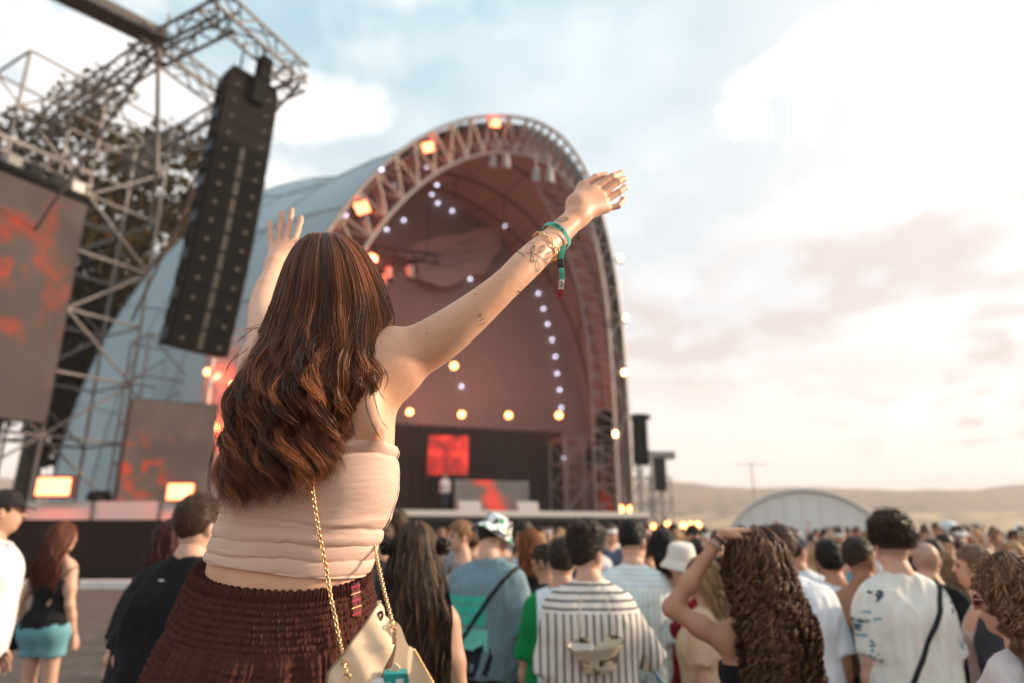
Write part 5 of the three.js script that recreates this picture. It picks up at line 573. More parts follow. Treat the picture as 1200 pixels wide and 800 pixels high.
person({ ...put(1042, 611, 2.6), label: 'man with curly dark hair in a white tee with printed sleeves and black bag', seed: 36, wide: 0.94, turn: A180 + 0.04, skin: 'fair', look: 0.05, hairCol: 'dark', hair: { kind: 'short', c: [0.045, 0.024, 0.016], top: 0.048, side: 0.018, back: 0.022, nape: -0.02, rough: 0.016, tufts: 4200, tuft: 0.03, tw: 0.0026, curly: 0.009, hi: 0.4 }, fade: 0.3, top: { kind: 'tee', mat: floral, sleeve: 0.85, ease: 0.026, fold: 0.022 }, strap: { c: [0, 1.2, 0], u: [-0.52, 0.85, 0], v: [0, 0, 1], r: 0.012, bag: [[0.2, 0.90, -0.12], [0.2, 0.17, 0.08]] } });
person({ ...put(1083, 636, 3.5), label: 'balding man in a black shirt with grey leaf print', seed: 39, turn: A180 - 0.6, skin: 'fair', look: 0.25, hairCol: 'grey', hair: { kind: 'bald' }, fade: 0.45, top: { kind: 'tee', mat: printed((c) => { c.fillStyle = '#141416'; c.fillRect(-0.5, 0.5, 1, 1.2); const r = rng(6); c.fillStyle = '#8f9296'; for (let i = 0; i < 160; i++) { c.beginPath(); c.ellipse(r() - 0.5, 0.65 + r(), 0.02, 0.006, r() * 3, 0, 6.3); c.fill(); } }) } });
person({ ...put(1180, 668, 1.78), label: 'woman with bushy light brown curls and round red sunglasses in a pale pink tee', seed: 42, fem: true, wide: 1.1, turn: A180 + 0.5, skin: 'fair', look: 0.25, hairCol: 'light', hair: { kind: 'short', c: [0.13, 0.066, 0.032], top: 0.03, side: 0.03, back: 0.03, nape: -0.13, rough: 0.016, hi: 0.4, hiK: 2.2, tufts: 900, tuft: 0.04, curly: 0.009, long: { len: 0.46, n: 2400, wave: 0.016, freq: 26, curl: 0.017, cfreq: 105, spread: 1.4, width: 0.0036, cover: 2.0, vol: 0.045, seg: 32 } }, shades: [0.28, 0.02, 0.015], shadeFrame: [0.62, 0.32, 0.25], top: { kind: 'tee', c: [0.72, 0.62, 0.60], sleeve: 0.8 } });
person({ ...put(1178, 648, 2.55), label: 'person in a plain black cap beyond the bushy curls', seed: 44, turn: A180 + 0.1, skin: 'olive', hairCol: 'dark', hair: { kind: 'short', top: 0.01 }, hat: { kind: 'cap', c: [0.014, 0.014, 0.016] }, top: { kind: 'tee', c: [0.05, 0.05, 0.06] } });
person({ ...put(1141, 640, 3.0), label: 'man with sandy cropped hair and black sunglasses pushed up, pale pink tank', seed: 46, turn: A180 + 0.9, skin: 'fair', look: 0.2, hairCol: 'light', hair: { kind: 'short', c: [0.17, 0.10, 0.06], top: 0.012, side: 0.006, tufts: 900, tuft: 0.012 }, fade: 0.3, top: { kind: 'tank', c: [0.66, 0.52, 0.50], strap: 0.13 } });
const paleStripe = printed((c) => { c.fillStyle = 'rgb(206,222,230)'; c.fillRect(-0.5, 0.5, 1, 1.2); c.fillStyle = 'rgb(238,236,228)'; for (let i = -16; i <= 16; i++) c.fillRect(i * 0.03, 0.5, 0.014, 0.9); for (let y = 1.4; y < 1.65; y += 0.03) c.fillRect(-0.4, y, 0.8, 0.012); });
person({ ...put(735, 613, 3.35), label: 'man with black hair and faded neck in a pale blue striped shirt', seed: 48, turn: A180 - 0.35, skin: 'fair', look: -0.35, nod: 0.25, cock: -0.1, lean: [-0.02, 0.03], hairCol: 'black', hair: { kind: 'short', top: 0.026, side: 0.006, back: 0.006, nape: -0.04, tufts: 1400, tuft: 0.03 }, fade: 0.4, top: { kind: 'tee', mat: paleStripe, sleeve: 0.95, ease: 0.03 }, strap: { c: [0, 1.2, 0], u: [0.55, 0.84, 0], v: [0, 0, 1], r: 0.01, col: [0.2, 0.4, 0.55] } });
const raglan = printed((c) => { c.fillStyle = 'rgb(214,222,230)'; c.fillRect(-0.5, 0.5, 1, 1.2); c.fillStyle = 'rgb(16,128,66)'; c.fillRect(-0.5, 0.5, 0.34, 1.2); c.fillRect(0.16, 0.5, 0.34, 1.2); });
person({ ...put(658, 634, 3.15), label: 'man with dark hair in a white shirt with green sleeves', seed: 51, turn: A180, skin: 'olive', look: 0.1, hairCol: 'dark', hair: { kind: 'short', top: 0.022, side: 0.014, tufts: 900 }, top: { kind: 'tee', mat: raglan, sleeve: 0.95 } });
person({ ...put(622, 622, 4.4), label: 'woman with ginger hair in a black sleeveless top', seed: 54, fem: true, turn: A180 + 0.1, skin: 'tan', hairCol: 'ginger', hair: { kind: 'short', nape: -0.1, long: { len: 0.3, n: 800, width: 0.006, wave: 0.012, spread: 1.3 } }, top: { kind: 'tank', c: BLACK, strap: 0.12 } });
person({ ...put(614, 612, 5.0), label: 'man in a dark headband and black sunglasses turned towards the field', seed: 56, turn: -0.5, skin: 'tan', hairCol: 'dark', hair: { kind: 'short', top: 0.02 }, hat: { kind: 'cap', c: [0.02, 0.018, 0.018], reverse: true }, shades: [0.01, 0.01, 0.01], shadeFrame: [0.01, 0.01, 0.01], top: { kind: 'tank', c: [0.45, 0.52, 0.6] } });
person({ ...put(541, 611, 4.5), label: 'bare shouldered woman with light hair pinned up, in profile', seed: 58, fem: true, turn: -1.25, skin: 'fair', look: 0.2, hairCol: 'light', hair: { kind: 'short', c: [0.22, 0.11, 0.05], top: 0.02, side: 0.018, nape: -0.06, buns: [[0, 0.03, -0.12, 0.035]] }, top: { kind: 'tank', c: [0.3, 0.26, 0.25], strap: 0.1, hem: 0.95 } });
person({ ...put(640, 640, 3.7), label: 'man with shaved sides bowing his head, in a black tee', seed: 60, turn: A180 + 0.8, skin: 'tan', look: 0.3, nod: 0.3, hairCol: 'dark', hair: { kind: 'short', top: 0.018, side: 0.004, back: 0.005, tufts: 700 }, fade: 0.45, top: { kind: 'tee', c: BLACK } });
person({ ...put(449, 612, 4.1), label: 'man with cropped hair in a dark top beside the bag chain', seed: 62, turn: A180 + 0.3, skin: 'olive', hairCol: 'brown', hair: { kind: 'short', top: 0.01, side: 0.006 }, top: { kind: 'tee', c: [0.03, 0.03, 0.035] } });
person({ ...put(467, 602, 4.9), label: 'tall man with tousled brown hair beyond the bag chain', seed: 64, turn: A180, skin: 'fair', hairCol: 'brown', hair: { kind: 'short', top: 0.03 }, top: { kind: 'tee', c: [0.2, 0.28, 0.36] } });
person({ ...put(776, 624, 4.0), label: 'woman with smooth black hair behind the cream bucket hat', seed: 66, fem: true, turn: A180 + 0.2, skin: 'tan', hairCol: 'black', hair: { kind: 'short', top: 0.03, side: 0.02, nape: -0.1, long: { len: 0.3, n: 700, width: 0.006 } }, top: { kind: 'tank', c: [0.5, 0.5, 0.52] } });
person({ ...put(757, 628, 4.4), label: 'man with short chestnut hair and tanned neck beyond the striped shirts', seed: 68, turn: A180 - 0.4, skin: 'tan', hairCol: 'brown', hair: { kind: 'short', top: 0.016 }, top: { kind: 'tee', c: [0.6, 0.6, 0.62] } });
person({ ...put(1108, 648, 4.2), label: 'woman with long sandy hair and a red strap in the packed rows', seed: 70, fem: true, turn: A180 - 0.3, skin: 'fair', hairCol: 'light', hair: { kind: 'short', c: [0.20, 0.11, 0.055], nape: -0.1, long: { len: 0.36, n: 700, width: 0.006, wave: 0.012 } }, top: { kind: 'tank', c: [0.4, 0.08, 0.05] } });
person({ ...put(1092, 634, 4.6), label: 'man in a dark cap worn low in the packed rows', seed: 71, turn: A180 - 0.2, skin: 'olive', hairCol: 'dark', hat: { kind: 'cap', c: [0.02, 0.02, 0.024] }, top: { kind: 'tee', c: [0.62, 0.60, 0.62] } });
person({ ...put(1118, 632, 5.2), label: 'rosy faced man with brown hair looking back over his shoulder', seed: 72, turn: 0.9, skin: 'fair', hairCol: 'brown', hair: { kind: 'short', top: 0.02 }, top: { kind: 'tee', c: [0.6, 0.45, 0.42] } });
// ---------------------------------------------------------------- farther rows: a few figures, copied
{
  const r = rng(99), kinds = [];
  const mk = (label, spec) => { const o = person({ pos: V(0, 0, -30), h: 1.75, far: true, cell: 0.044, label, group: 'rows of people between the fan and the stage', ...spec }); kinds.push(o); return o; };
  mk('distant man with short dark hair and a white tee', { seed: 101, hairCol: 'dark', skin: 'tan', top: { kind: 'tee', c: WHITE } });
  mk('distant man with short brown hair and a black tee', { seed: 102, hairCol: 'brown', skin: 'fair', top: { kind: 'tee', c: BLACK } });
  mk('distant woman with long brown hair and a pale top', { seed: 103, fem: true, hairCol: 'brown', hair: { kind: 'short', nape: -0.1, long: { len: 0.35, n: 70, width: 0.022, seg: 6 } }, top: { kind: 'tank', c: [0.6, 0.56, 0.54] } });
  mk('distant man in a white cap and navy tee', { seed: 104, hairCol: 'brown', hat: { kind: 'cap', c: [0.7, 0.68, 0.66] }, top: { kind: 'tee', c: [0.03, 0.05, 0.10] } });
  mk('distant woman with dark tied hair and a red top', { seed: 105, fem: true, hairCol: 'black', hair: { kind: 'short', nape: -0.1, buns: [[0, 0.06, -0.11, 0.04]] }, top: { kind: 'tank', c: [0.3, 0.03, 0.03] } });
  mk('distant bare shouldered man with cropped hair', { seed: 106, skin: 'brown', hairCol: 'dark', hair: { kind: 'short', top: 0.01 }, top: { kind: 'none' } });
  mk('distant man in a black cap and grey tee', { seed: 107, hairCol: 'dark', hat: { kind: 'cap', c: [0.02, 0.02, 0.02] }, top: { kind: 'tee', c: [0.25, 0.25, 0.26] } });
  mk('distant woman with blonde hair and a blue top', { seed: 108, fem: true, hairCol: 'light', hair: { kind: 'short', c: [0.36, 0.23, 0.11], nape: -0.1, long: { len: 0.32, n: 70, width: 0.022, seg: 6 } }, top: { kind: 'tank', c: [0.15, 0.28, 0.38] } });
  mk('distant person with one arm raised above the rows', { seed: 109, hairCol: 'dark', skin: 'tan', right: 'up', top: { kind: 'tee', c: [0.5, 0.5, 0.5] } });
  const spots = []; // rows behind the near crowd, in front of the stage and out over the field
  for (let row = 0; row < 15; row++) { const d = 6.6 + row * 1.15 + row * row * 0.05, pxStep = Math.max(16, 0.62 * FPX / d); for (let px = (row < 3 ? 470 : 430) + r() * 20; px < 1215; px += pxStep * (0.8 + 0.5 * r())) spots.push([px, d + (r() - 0.5) * 0.8]); }
  spots.slice(0, 240).forEach(([px, d], i) => { const src = kinds[Math.floor(r() * (kinds.length - 0.75))], o = i < kinds.length ? kinds[i] : src.clone(); if (i >= kinds.length) { o.name = numbered('person'); scene.add(o); } const p = PD(px, 620, d), h = 1.60 + 0.20 * r() - (o.userData.label.includes('woman') ? 0.08 : 0); o.position.set(p.x, 0, p.z); o.rotation.y = A180 + (p.x > 3 ? 0.25 : 0) + (r() - 0.5) * 1.1; o.scale.setScalar(h / 1.78); });
  // performers on the stage
  const dj = person({ pos: stageAt(-8.5, 2.5, 2.2), h: 1.8, far: true, cell: 0.02, label: 'performer in a white tee standing beside the dj booth', seed: 120, turn: 0.4, left: 'bent', right: 'phone', hairCol: 'dark', hat: { kind: 'cap', c: [0.6, 0.6, 0.6] }, top: { kind: 'tee', c: WHITE } });
  person({ pos: stageAt(-7.1, 2.5, 3.55), h: 2.05, far: true, cell: 0.02, label: 'dj in black behind the booth under the red screen', seed: 121, turn: 0.4, left: 'bent', right: 'bent', hairCol: 'dark', top: { kind: 'tee', c: BLACK } });
}
// ---------------------------------------------------------------- the fan on someone's shoulders
{
  const ZC = 1.35, C0 = PD(335, 690, ZC), fan = thing('person', 'woman with long wavy brown hair on shoulders, beige top, both arms raised to the stage', 'person', C0.clone()), rel = (v) => v.clone().sub(C0), Q = (px, py, z) => PD(px, py, z).sub(C0);
  const r = rng(2024);
  // torso sections: photo row, left and right edge, half depth
  const SEC = [[418, 325, 440, 0.055], [440, 305, 452, 0.080], [465, 299, 462, 0.094], [492, 294, 464, 0.100], [525, 289, 463, 0.104], [560, 279, 464, 0.106], [590, 267, 458, 0.104], [620, 259, 444, 0.100], [650, 250, 433, 0.098], [675, 243, 426, 0.103], [695, 244, 424, 0.104], [720, 246, 422, 0.104], [750, 250, 420, 0.104]];
  const secs = SEC.map(([py, l, rt, b]) => { const A = Q(l, py, ZC), B = Q(rt, py, ZC); const c = V().addVectors(A, B).multiplyScalar(0.5); A.x += b; B.x -= b; return { A, B, b, c, hw: (B.x - A.x) / 2 + b }; });
  const bones = secs.map((s, i) => cap(s.A, s.B, s.b - 0.004, s.b - 0.004, i < 2 ? 0.04 : 0.022));
  // shoulder blades and spine hollow
  bones.push(cap(Q(425, 455, 1.262), Q(440, 500, 1.258), 0.020, 0.014, 0.06), cap(Q(345, 455, 1.262), Q(330, 500, 1.258), 0.020, 0.014, 0.06));
  // right arm
  const S = Q(446, 430, 1.33), U = Q(497, 407, 1.325), U2 = Q(540, 378, 1.31), E = Q(590, 336, 1.31), F1 = Q(620, 307, 1.338), F2 = Q(650, 279, 1.39), W = Q(677, 253, 1.43);
  bones.push(cap(Q(415, 447, 1.33), S, 0.060, 0.058, 0.06));
  const armCurve = new THREE.CatmullRomCurve3([S, U, U2, E, F1, F2, W]), armR = [0.058, 0.0515, 0.0435, 0.0335, 0.0345, 0.0295, 0.0255], armB = [];
  for (let k = 0; k < 30; k++) { const rad = (t) => { const x = t * 6, a = Math.min(5, Math.floor(x)), f = x - a, g = (n) => armR[clamp(n, 0, 6)], p0 = g(a - 1), p1 = g(a), p2 = g(a + 1), p3 = g(a + 2); return 0.5 * (2 * p1 + (p2 - p0) * f + (2 * p0 - 5 * p1 + 4 * p2 - p3) * f * f + (3 * p1 - p0 - 3 * p2 + p3) * f * f * f); }; armB.push(cap(armCurve.getPoint(k / 30), armCurve.getPoint((k + 1) / 30), rad(k / 30), rad((k + 1) / 30), k < 2 ? 0.05 : 0.004)); }
  bones.push(...armB);
  // left arm, reaching away
  const SL = Q(322, 432, 1.37), EL = Q(308, 364, 1.585), WL = Q(322, 313, 1.80);
  bones.push(cap(Q(345, 445, 1.34), SL, 0.058, 0.058, 0.06));
  { const cv = new THREE.CatmullRomCurve3([SL, V().lerpVectors(SL, EL, 0.5), EL, V().lerpVectors(EL, WL, 0.4).add(V(-0.002, -0.002, 0)), WL]), R5 = [0.056, 0.047, 0.0365, 0.0365, 0.026], rad = (t) => { const x = t * 4, a = Math.min(3, Math.floor(x)), f = x - a, w = f * f * (3 - 2 * f); return lerp(R5[a], R5[a + 1], w); }; for (let k = 0; k < 26; k++) bones.push(cap(cv.getPoint(k / 26), cv.getPoint((k + 1) / 26), rad(k / 26), rad((k + 1) / 26), k < 2 ? 0.05 : 0.004)); }
  // neck
  const HC = Q(388, 344, 1.372); bones.push(cap(Q(380, 425, 1.33), HC.clone().add(V(0, -0.06, -0.01)), 0.05, 0.046, 0.05));
  // legs over the carrier's shoulders
  for (const s of [-1, 1]) { const hip = V(0.06 * s - 0.01, -0.16, -0.02), kn = V(0.10 * s, -0.16, -0.43), an = V(0.12 * s, -0.53, -0.40); bones.push(cap(hip, kn, 0.075, 0.052, 0.06), cap(kn, V().lerpVectors(kn, an, 0.4), 0.052, 0.05, 0.03), cap(V().lerpVectors(kn, an, 0.4), an, 0.05, 0.034, 0.03), cap(an, V(0.15 * s, -0.60, -0.52), 0.036, 0.024, 0.03)); }
  const fb = field(bones), body = (x, y, z) => fb(x, y, z);
  const sk = [0.74, 0.40, 0.262], moles = []; for (let i = 0; i < 26; i++) { const t = r(); moles.push([V().lerpVectors(S, t < 0.7 ? E : F2, r()).add(V((r() - 0.5) * 0.09, (r() - 0.5) * 0.09, 0.045)), 0.0012 + 0.0012 * r()]); }
  const tone = (x, y, z) => { const k = 0.92 + 0.16 * fbm(x * 70, y * 70, z * 70, 3), red = fbm(x * 18 + 4, y * 18, z * 18, 2); const q = [sk[0] * k, sk[1] * k * (1.10 - 0.20 * red), sk[2] * k * (1.14 - 0.28 * red)]; return q; };
  const suv = (x, y, z) => [x * 7 + z * 5, y * 7 + z * 3], geos = []; { const [l, h] = bounds(bones, 0.03); geos.push(relax(netMesh(fb, l, h, 0.0072, tone, suv), 7)); }
  // right hand: joints read from the photograph
  const J = (zx, zy, z) => Q(640 + zx / 8, 190 + zy / 8, z), RH = [];
  const fing = (a, rr) => { for (let i = 0; i < a.length - 1; i++) RH.push(cap(a[i], a[i + 1], rr[i] * 0.93, rr[i + 1] * 0.93, 0.004)); };
  const m1 = J(436, 262, 1.452), m2 = J(492, 318, 1.456), m3 = J(532, 372, 1.462), m4 = J(560, 440, 1.470), w1 = J(292, 400, 1.436), w2 = J(335, 470, 1.440);
  RH.push(cap(F2, W, 0.0295, 0.026, 0.02), cap(W, w1, 0.025, 0.022, 0.02), cap(w1, m1, 0.020, 0.0125, 0.02), cap(w1, m2, 0.020, 0.0125, 0.02), cap(w2, m3, 0.020, 0.0120, 0.02), cap(w2, m4, 0.019, 0.0115, 0.02));
  fing([m1, J(618, 138, 1.468), J(695, 105, 1.492), J(700, 125, 1.512)], [0.0105, 0.0092, 0.0083, 0.0075]);
  fing([m2, J(672, 186, 1.472), J(728, 158, 1.500), J(715, 178, 1.522)], [0.0105, 0.0094, 0.0084, 0.0076]);
  fing([m3, J(682, 284, 1.478), J(738, 240, 1.504), J(722, 246, 1.524)], [0.0100, 0.0090, 0.0081, 0.0073]);
  fing([m4, J(676, 412, 1.480), J(722, 352, 1.498), J(712, 345, 1.514)], [0.0088, 0.0080, 0.0073, 0.0066]);
  { const t0 = J(300, 350, 1.446), t1 = J(345, 232, 1.462), t2 = J(462, 150, 1.484), t3 = J(560, 118, 1.500); RH.push(cap(t0, t1, 0.017, 0.0135, 0.014), cap(t1, t2, 0.0125, 0.0098, 0.008), cap(t2, t3, 0.0098, 0.0076, 0.006)); }
  { const [l, h] = bounds(RH, 0.012), f = field(RH); geos.push(relax(netMesh(f, l, h, 0.0026, tone, suv), 2)); }
  // left hand
  const LH = [], K = (zx, zy, z) => Q(280 + zx / 4.706, 230 + zy / 4.706, z), lf = (a, rr) => { for (let i = 0; i < a.length - 1; i++) LH.push(cap(a[i], a[i + 1], rr[i], rr[i + 1], 0.006)); };
  const n1 = K(300, 262, 1.862), n2 = K(258, 256, 1.866), n3 = K(218, 266, 1.866), n4 = K(182, 288, 1.862);
  LH.push(cap(V().lerpVectors(EL, WL, 0.7), WL, 0.0305, 0.026, 0.02), cap(WL, n1, 0.021, 0.0125, 0.02), cap(WL, n2, 0.021, 0.0125, 0.02), cap(WL, n3, 0.021, 0.012, 0.02), cap(WL, n4, 0.021, 0.0115, 0.02));
  lf([n1, K(322, 192, 1.885), K(338, 142, 1.893), K(343, 116, 1.896)], [0.0102, 0.0092, 0.0082, 0.0072]);
  lf([n2, K(272, 165, 1.892), K(286, 104, 1.902), K(291, 74, 1.905)], [0.0104, 0.0094, 0.0084, 0.0074]);
  lf([n3, K(223, 182, 1.890), K(234, 116, 1.900), K(237, 88, 1.903)], [0.0100, 0.0090, 0.0081, 0.0072]);
  lf([n4, K(173, 220, 1.882), K(171, 166, 1.890), K(172, 142, 1.892)], [0.0090, 0.0081, 0.0073, 0.0066]);
  { const t0 = K(240, 345, 1.826), t1 = K(300, 305, 1.845), t2 = K(335, 265, 1.858), t3 = K(347, 240, 1.865); LH.push(cap(t0, t1, 0.016, 0.0125, 0.014), cap(t1, t2, 0.0118, 0.0096, 0.008), cap(t2, t3, 0.0096, 0.0078, 0.006)); }
  { const [l, h] = bounds(LH, 0.012), f = field(LH); geos.push(relax(netMesh(f, l, h, 0.003, tone, suv), 2)); }
  // head, facing the stage
  const hq = new THREE.Quaternion().setFromEuler(new THREE.Euler(0, Math.PI - 0.1, 0)), Hh = (x, y, z) => V(x, y, z).applyQuaternion(hq).add(HC);
  const HB = [ell(Hh(0, 0.02, -0.014), V(0.073, 0.088, 0.092), 0.03, hq), ell(Hh(0, -0.05, 0.026), V(0.053, 0.065, 0.06), 0.035, hq), ell(Hh(0, -0.098, 0.055), V(0.022, 0.017, 0.019), 0.025, hq), cap(Hh(0, 0.008, 0.08), Hh(0, -0.026, 0.1), 0.008, 0.012, 0.012), cap(Hh(-0.03, 0.018, 0.074), Hh(0.03, 0.018, 0.074), 0.012, 0.012, 0.02), cap(Hh(-0.014, -0.062, 0.084), Hh(0.014, -0.062, 0.084), 0.007, 0.007, 0.01), ell(Hh(-0.075, -0.016, -0.008), V(0.012, 0.03, 0.019), 0.008, hq), ell(Hh(0.075, -0.016, -0.008), V(0.012, 0.03, 0.019), 0.008, hq)];
  { const [l, h] = bounds(HB, 0.02); geos.push(netMesh(field(HB), l, h, 0.007, tone, suv)); }
  const pore = dataTex(256, (x, y) => { const v = 0.5 + 0.35 * (noise3(x * 140, y * 140, 1) - 0.5) + 0.2 * (noise3(x * 60, y * 60, 5) - 0.5); return [v, v, v]; });
  const fanSkin = mat(1, 1, 1, 0.46, { vertexColors: true, bumpMap: pore, bumpScale: 0.00035, specularIntensity: 0.55, sheen: 0.3, sheenColor: col(1, 0.62, 0.5), sheenRoughness: 0.5 });
  part('body', mergeGeometries(geos), fanSkin, fan);

  // --- marching helpers
  const inward = (f, c, dir, start, off = 0) => { let t = start; for (let i = 0; i < 90; i++) { const d = f(c.x + dir.x * t, c.y + dir.y * t, c.z + dir.z * t) - off; if (d < 0.0002) break; t -= d * 0.85; } return t; };
  const onRay = (f, px, py, off = 0) => { const d = rayOf(px, py).normalize(), o = camera.position.clone().sub(C0); let t = 0.7; for (let i = 0; i < 160; i++) { const e = f(o.x + d.x * t, o.y + d.y * t, o.z + d.z * t) - off; if (e < 0.0003) break; t += e * 0.8; if (t > 2.6) return null; } return o.addScaledVector(d, t); };
  const lerpSec = (py) => { let i = 0; while (i < SEC.length - 2 && py > SEC[i + 1][0]) i++; const t = (py - SEC[i][0]) / (SEC[i + 1][0] - SEC[i][0]), a = secs[i], b = secs[i + 1]; return { c: V().lerpVectors(a.c, b.c, t), hw: lerp(a.hw, b.hw, t), b: lerp(a.b, b.b, t) }; };
  const pix = (v) => { const p = V().addVectors(v, C0).sub(camera.position), zf = p.y * SP - p.z * CP; return [600 + FPX * p.x / zf, 400 - FPX * (p.y * CP + p.z * SP) / zf]; };
  const core = field(bones.slice(0, secs.length + 2));

  const table = (nu, nv, f) => { const T = new Float32Array((nu + 1) * (nv + 1)); for (let j = 0; j <= nv; j++) for (let i = 0; i <= nu; i++) T[j * (nu + 1) + i] = f(i / nu, j / nv); return (u, v) => { const x = clamp(u, 0, 1) * nu, y = clamp(v, 0, 1) * nv, i = Math.min(nu - 1, Math.floor(x)), j = Math.min(nv - 1, Math.floor(y)), a = x - i, b = y - j, o = j * (nu + 1) + i; return lerp(lerp(T[o], T[o + 1], a), lerp(T[o + nu + 1], T[o + nu + 2], a), b); }; };
  // --- strapless top: a sheet pressed to the torso, with the gathered folds of the photograph
  const topC = (a, v, s) => { const c = s.c.clone(); c.y += lerp(0.0, -0.105, v) * Math.cos(a) * s.hw + lerp(0.02, -0.05, v) * Math.sin(a) * s.b; return c; };
  const topR = table(140, 60, (u, v) => { const a = u * Math.PI * 2; return inward(core, topC(a, v, lerpSec(lerp(523, 664, v))), V(Math.cos(a), 0, Math.sin(a)), 0.34); });
  const topPt = (u, v, thick = 0) => {
    const a = u * Math.PI * 2, py = lerp(523, 664, v), s = lerpSec(py), dir = V(Math.cos(a), 0, Math.sin(a)), x = Math.cos(a);
    const c = topC(a, v, s), t = topR(u, v), p = c.addScaledVector(dir, t);
    const k = (n, w) => Math.exp(-((n / w) ** 2)), rowp = v * 141, sway = 5 * (noise3(u * 14, 2, 1) - 0.5) + 2.5 * (noise3(u * 40, 6, 1) - 0.5);
    let d = 0.0035 + thick; const z = rowp + sway;
    const low = smoothstep(z, 88, 104); // gathered hem
    d += low * 0.0058 * Math.pow(Math.abs(Math.sin(Math.PI * (z - 92) / (14 + 5 * noise3(u * 5, 9, 2)))), 0.42) * (0.45 + 0.75 * noise3(u * 11, Math.floor((z - 92) / 15) * 3.3, 6));
    d += 0.0035 * k(z - 78 - 10 * Math.sin(a * 1.0), 5) * (0.4 + 0.6 * noise3(u * 9, 3, 3)) - 0.003 * k(z - 86 - 4 * x, 2.2);
    d += 0.0045 * k(z - 3, 4.5) - 0.0035 * k(z - 9 - 3 * x, 2.2) * (0.5 + 0.5 * smoothstep(x, -0.2, 0.8)); // rolled upper edge and the crease below it
    d += 0.0050 * (fbm(u * 7 + 1, rowp * 0.045 + x * 1.3, 2.7, 3) - 0.5) * (1 - low * 0.4) + 0.0009 * (fbm(u * 26, rowp * 0.30 + 4 * x, 7, 2) - 0.5);
    d += 0.006 * smoothstep(x, 0.55, 1) * k(rowp - 40, 34); // sits off the ribs on the lit side
    return p.addScaledVector(dir, d);
  };
  const rib = dataTex(256, (x, y) => { const v = 0.5 + 0.3 * Math.sin(x * Math.PI * 2 * 64) + 0.25 * (noise3(x * 256, y * 60, 2) - 0.5); return [v, v, v]; }); rib.repeat.set(9, 3);
  const topM = mat(0.72, 0.465, 0.365, 0.82, { bumpMap: rib, bumpScale: 0.0006, sheen: 0.35, sheenColor: col(1, 0.9, 0.82), sheenRoughness: 0.6 });
  part('strapless_top', mergeGeometries([grid(280, 180, (u, v) => topPt(u, v), true), grid(200, 2, (u, v) => topPt(u, 0, -0.003 * v), true), grid(200, 2, (u, v) => topPt(u, 1, -0.009 * v), true)]), topM, fan);

  // --- skirt: ruffled waist, shirred yoke, gathered folds
  const SK = [[664, 237, 428, 0.112], [682, 228, 430, 0.118], [700, 221, 433, 0.128], [722, 212, 438, 0.142], [745, 203, 444, 0.155], [775, 190, 450, 0.168], [810, 176, 458, 0.178], [850, 164, 466, 0.186], [900, 150, 476, 0.195]];
  const sks = SK.map(([py, l, rt, b]) => { const A = Q(l, py, ZC), B = Q(rt, py, ZC); return { y: A.y, cx: (A.x + B.x) / 2, hw: (B.x - A.x) / 2, b }; }), skAt = (y) => { let i = 0; while (i < sks.length - 2 && y < sks[i + 1].y) i++; const t = clamp((y - sks[i].y) / (sks[i + 1].y - sks[i].y), 0, 1.2), a = sks[i], b = sks[i + 1]; return { cx: lerp(a.cx, b.cx, t), hw: lerp(a.hw, b.hw, t), b: lerp(a.b, b.b, t) }; };
  const y0 = sks[0].y, yEnd = sks[sks.length - 1].y - 0.03;
  const skR = table(140, 60, (u, v) => { if (v > 0.6) return 0; const a = u * Math.PI * 2, Y = lerp(y0, yEnd, v), s = skAt(Y), ca = Math.cos(a), sa = Math.sin(a); return inward(core, V(s.cx, Y - 0.29 * sa * s.b * (1 - 0.6 * v) - 0.06 * ca * s.hw * (1 - v), -ZC - C0.z), V(s.hw * ca, 0, s.b * sa).normalize(), 0.36); });
  const skirtPt = (u, v, inset = 0) => {
    const a = u * Math.PI * 2, Y = lerp(y0, yEnd, v), s = skAt(Y), ca = Math.cos(a), sa = Math.sin(a), e = 2.35, rr = Math.pow(Math.pow(Math.abs(ca), e) + Math.pow(Math.abs(sa), e), -1 / e), drop = (y0 - Y) * 1000; // mm below the waist edge
    let nx = ca / s.hw, nz = sa / s.b; const nl = Math.hypot(nx, nz); nx /= nl; nz /= nl;
    const j = noise3(u * 60, 1.5, 4), gath = (f, ph) => Math.sin(a * f + ph + 4 * noise3(u * 30, drop * 0.004, 8)), w = (n, a0, b0) => smoothstep(n, a0, b0);
    const band = 1 - w(drop, 18, 24), yoke = w(drop, 18, 26) * (1 - w(drop, 92, 104)), fall = w(drop, 92, 120);
    let d = 0.004;
    d += band * (0.0022 * gath(150, 0) + 0.0016 * (noise3(u * 420, drop * 0.05, 1) - 0.5) + 0.003 * Math.sin(Math.PI * clamp(drop / 20, 0, 1)));
    const rowN = (drop + 2.6 * (noise3(u * 26, 4, drop * 0.02) - 0.5)) / 10.5, fr = rowN - Math.floor(rowN), sh = Math.floor(rowN);
    d += yoke * (0.0036 * Math.pow(Math.sin(Math.PI * fr), 0.7) + 0.0034 * (noise3(u * 330, sh * 3.7, 9) - 0.5) * 2 * Math.sin(Math.PI * fr) + 0.0012 * gath(165, sh * 1.9) * Math.sin(Math.PI * fr) + 0.0022 * (noise3(u * 120, sh * 3.1, 2) - 0.5));
    const uw = u + 0.004 * (noise3(u * 40, drop * 0.006, 2) - 0.5), g1 = fbm(uw * 70, 3 + drop * 0.0016, 1, 2) - 0.5, g2 = Math.abs(noise3(uw * 190, drop * 0.0022, 5) - 0.5);
    d += fall * (0.030 * g1 * Math.min(1, (drop - 90) / 60 + 0.35) + 0.013 * g2 + 0.003 * Math.sin(drop * 0.5 + u * 40) * (noise3(u * 80, drop * 0.03, 3) - 0.3)) + 0.0018 * (noise3(u * 520, drop * 0.09, 6) - 0.5);
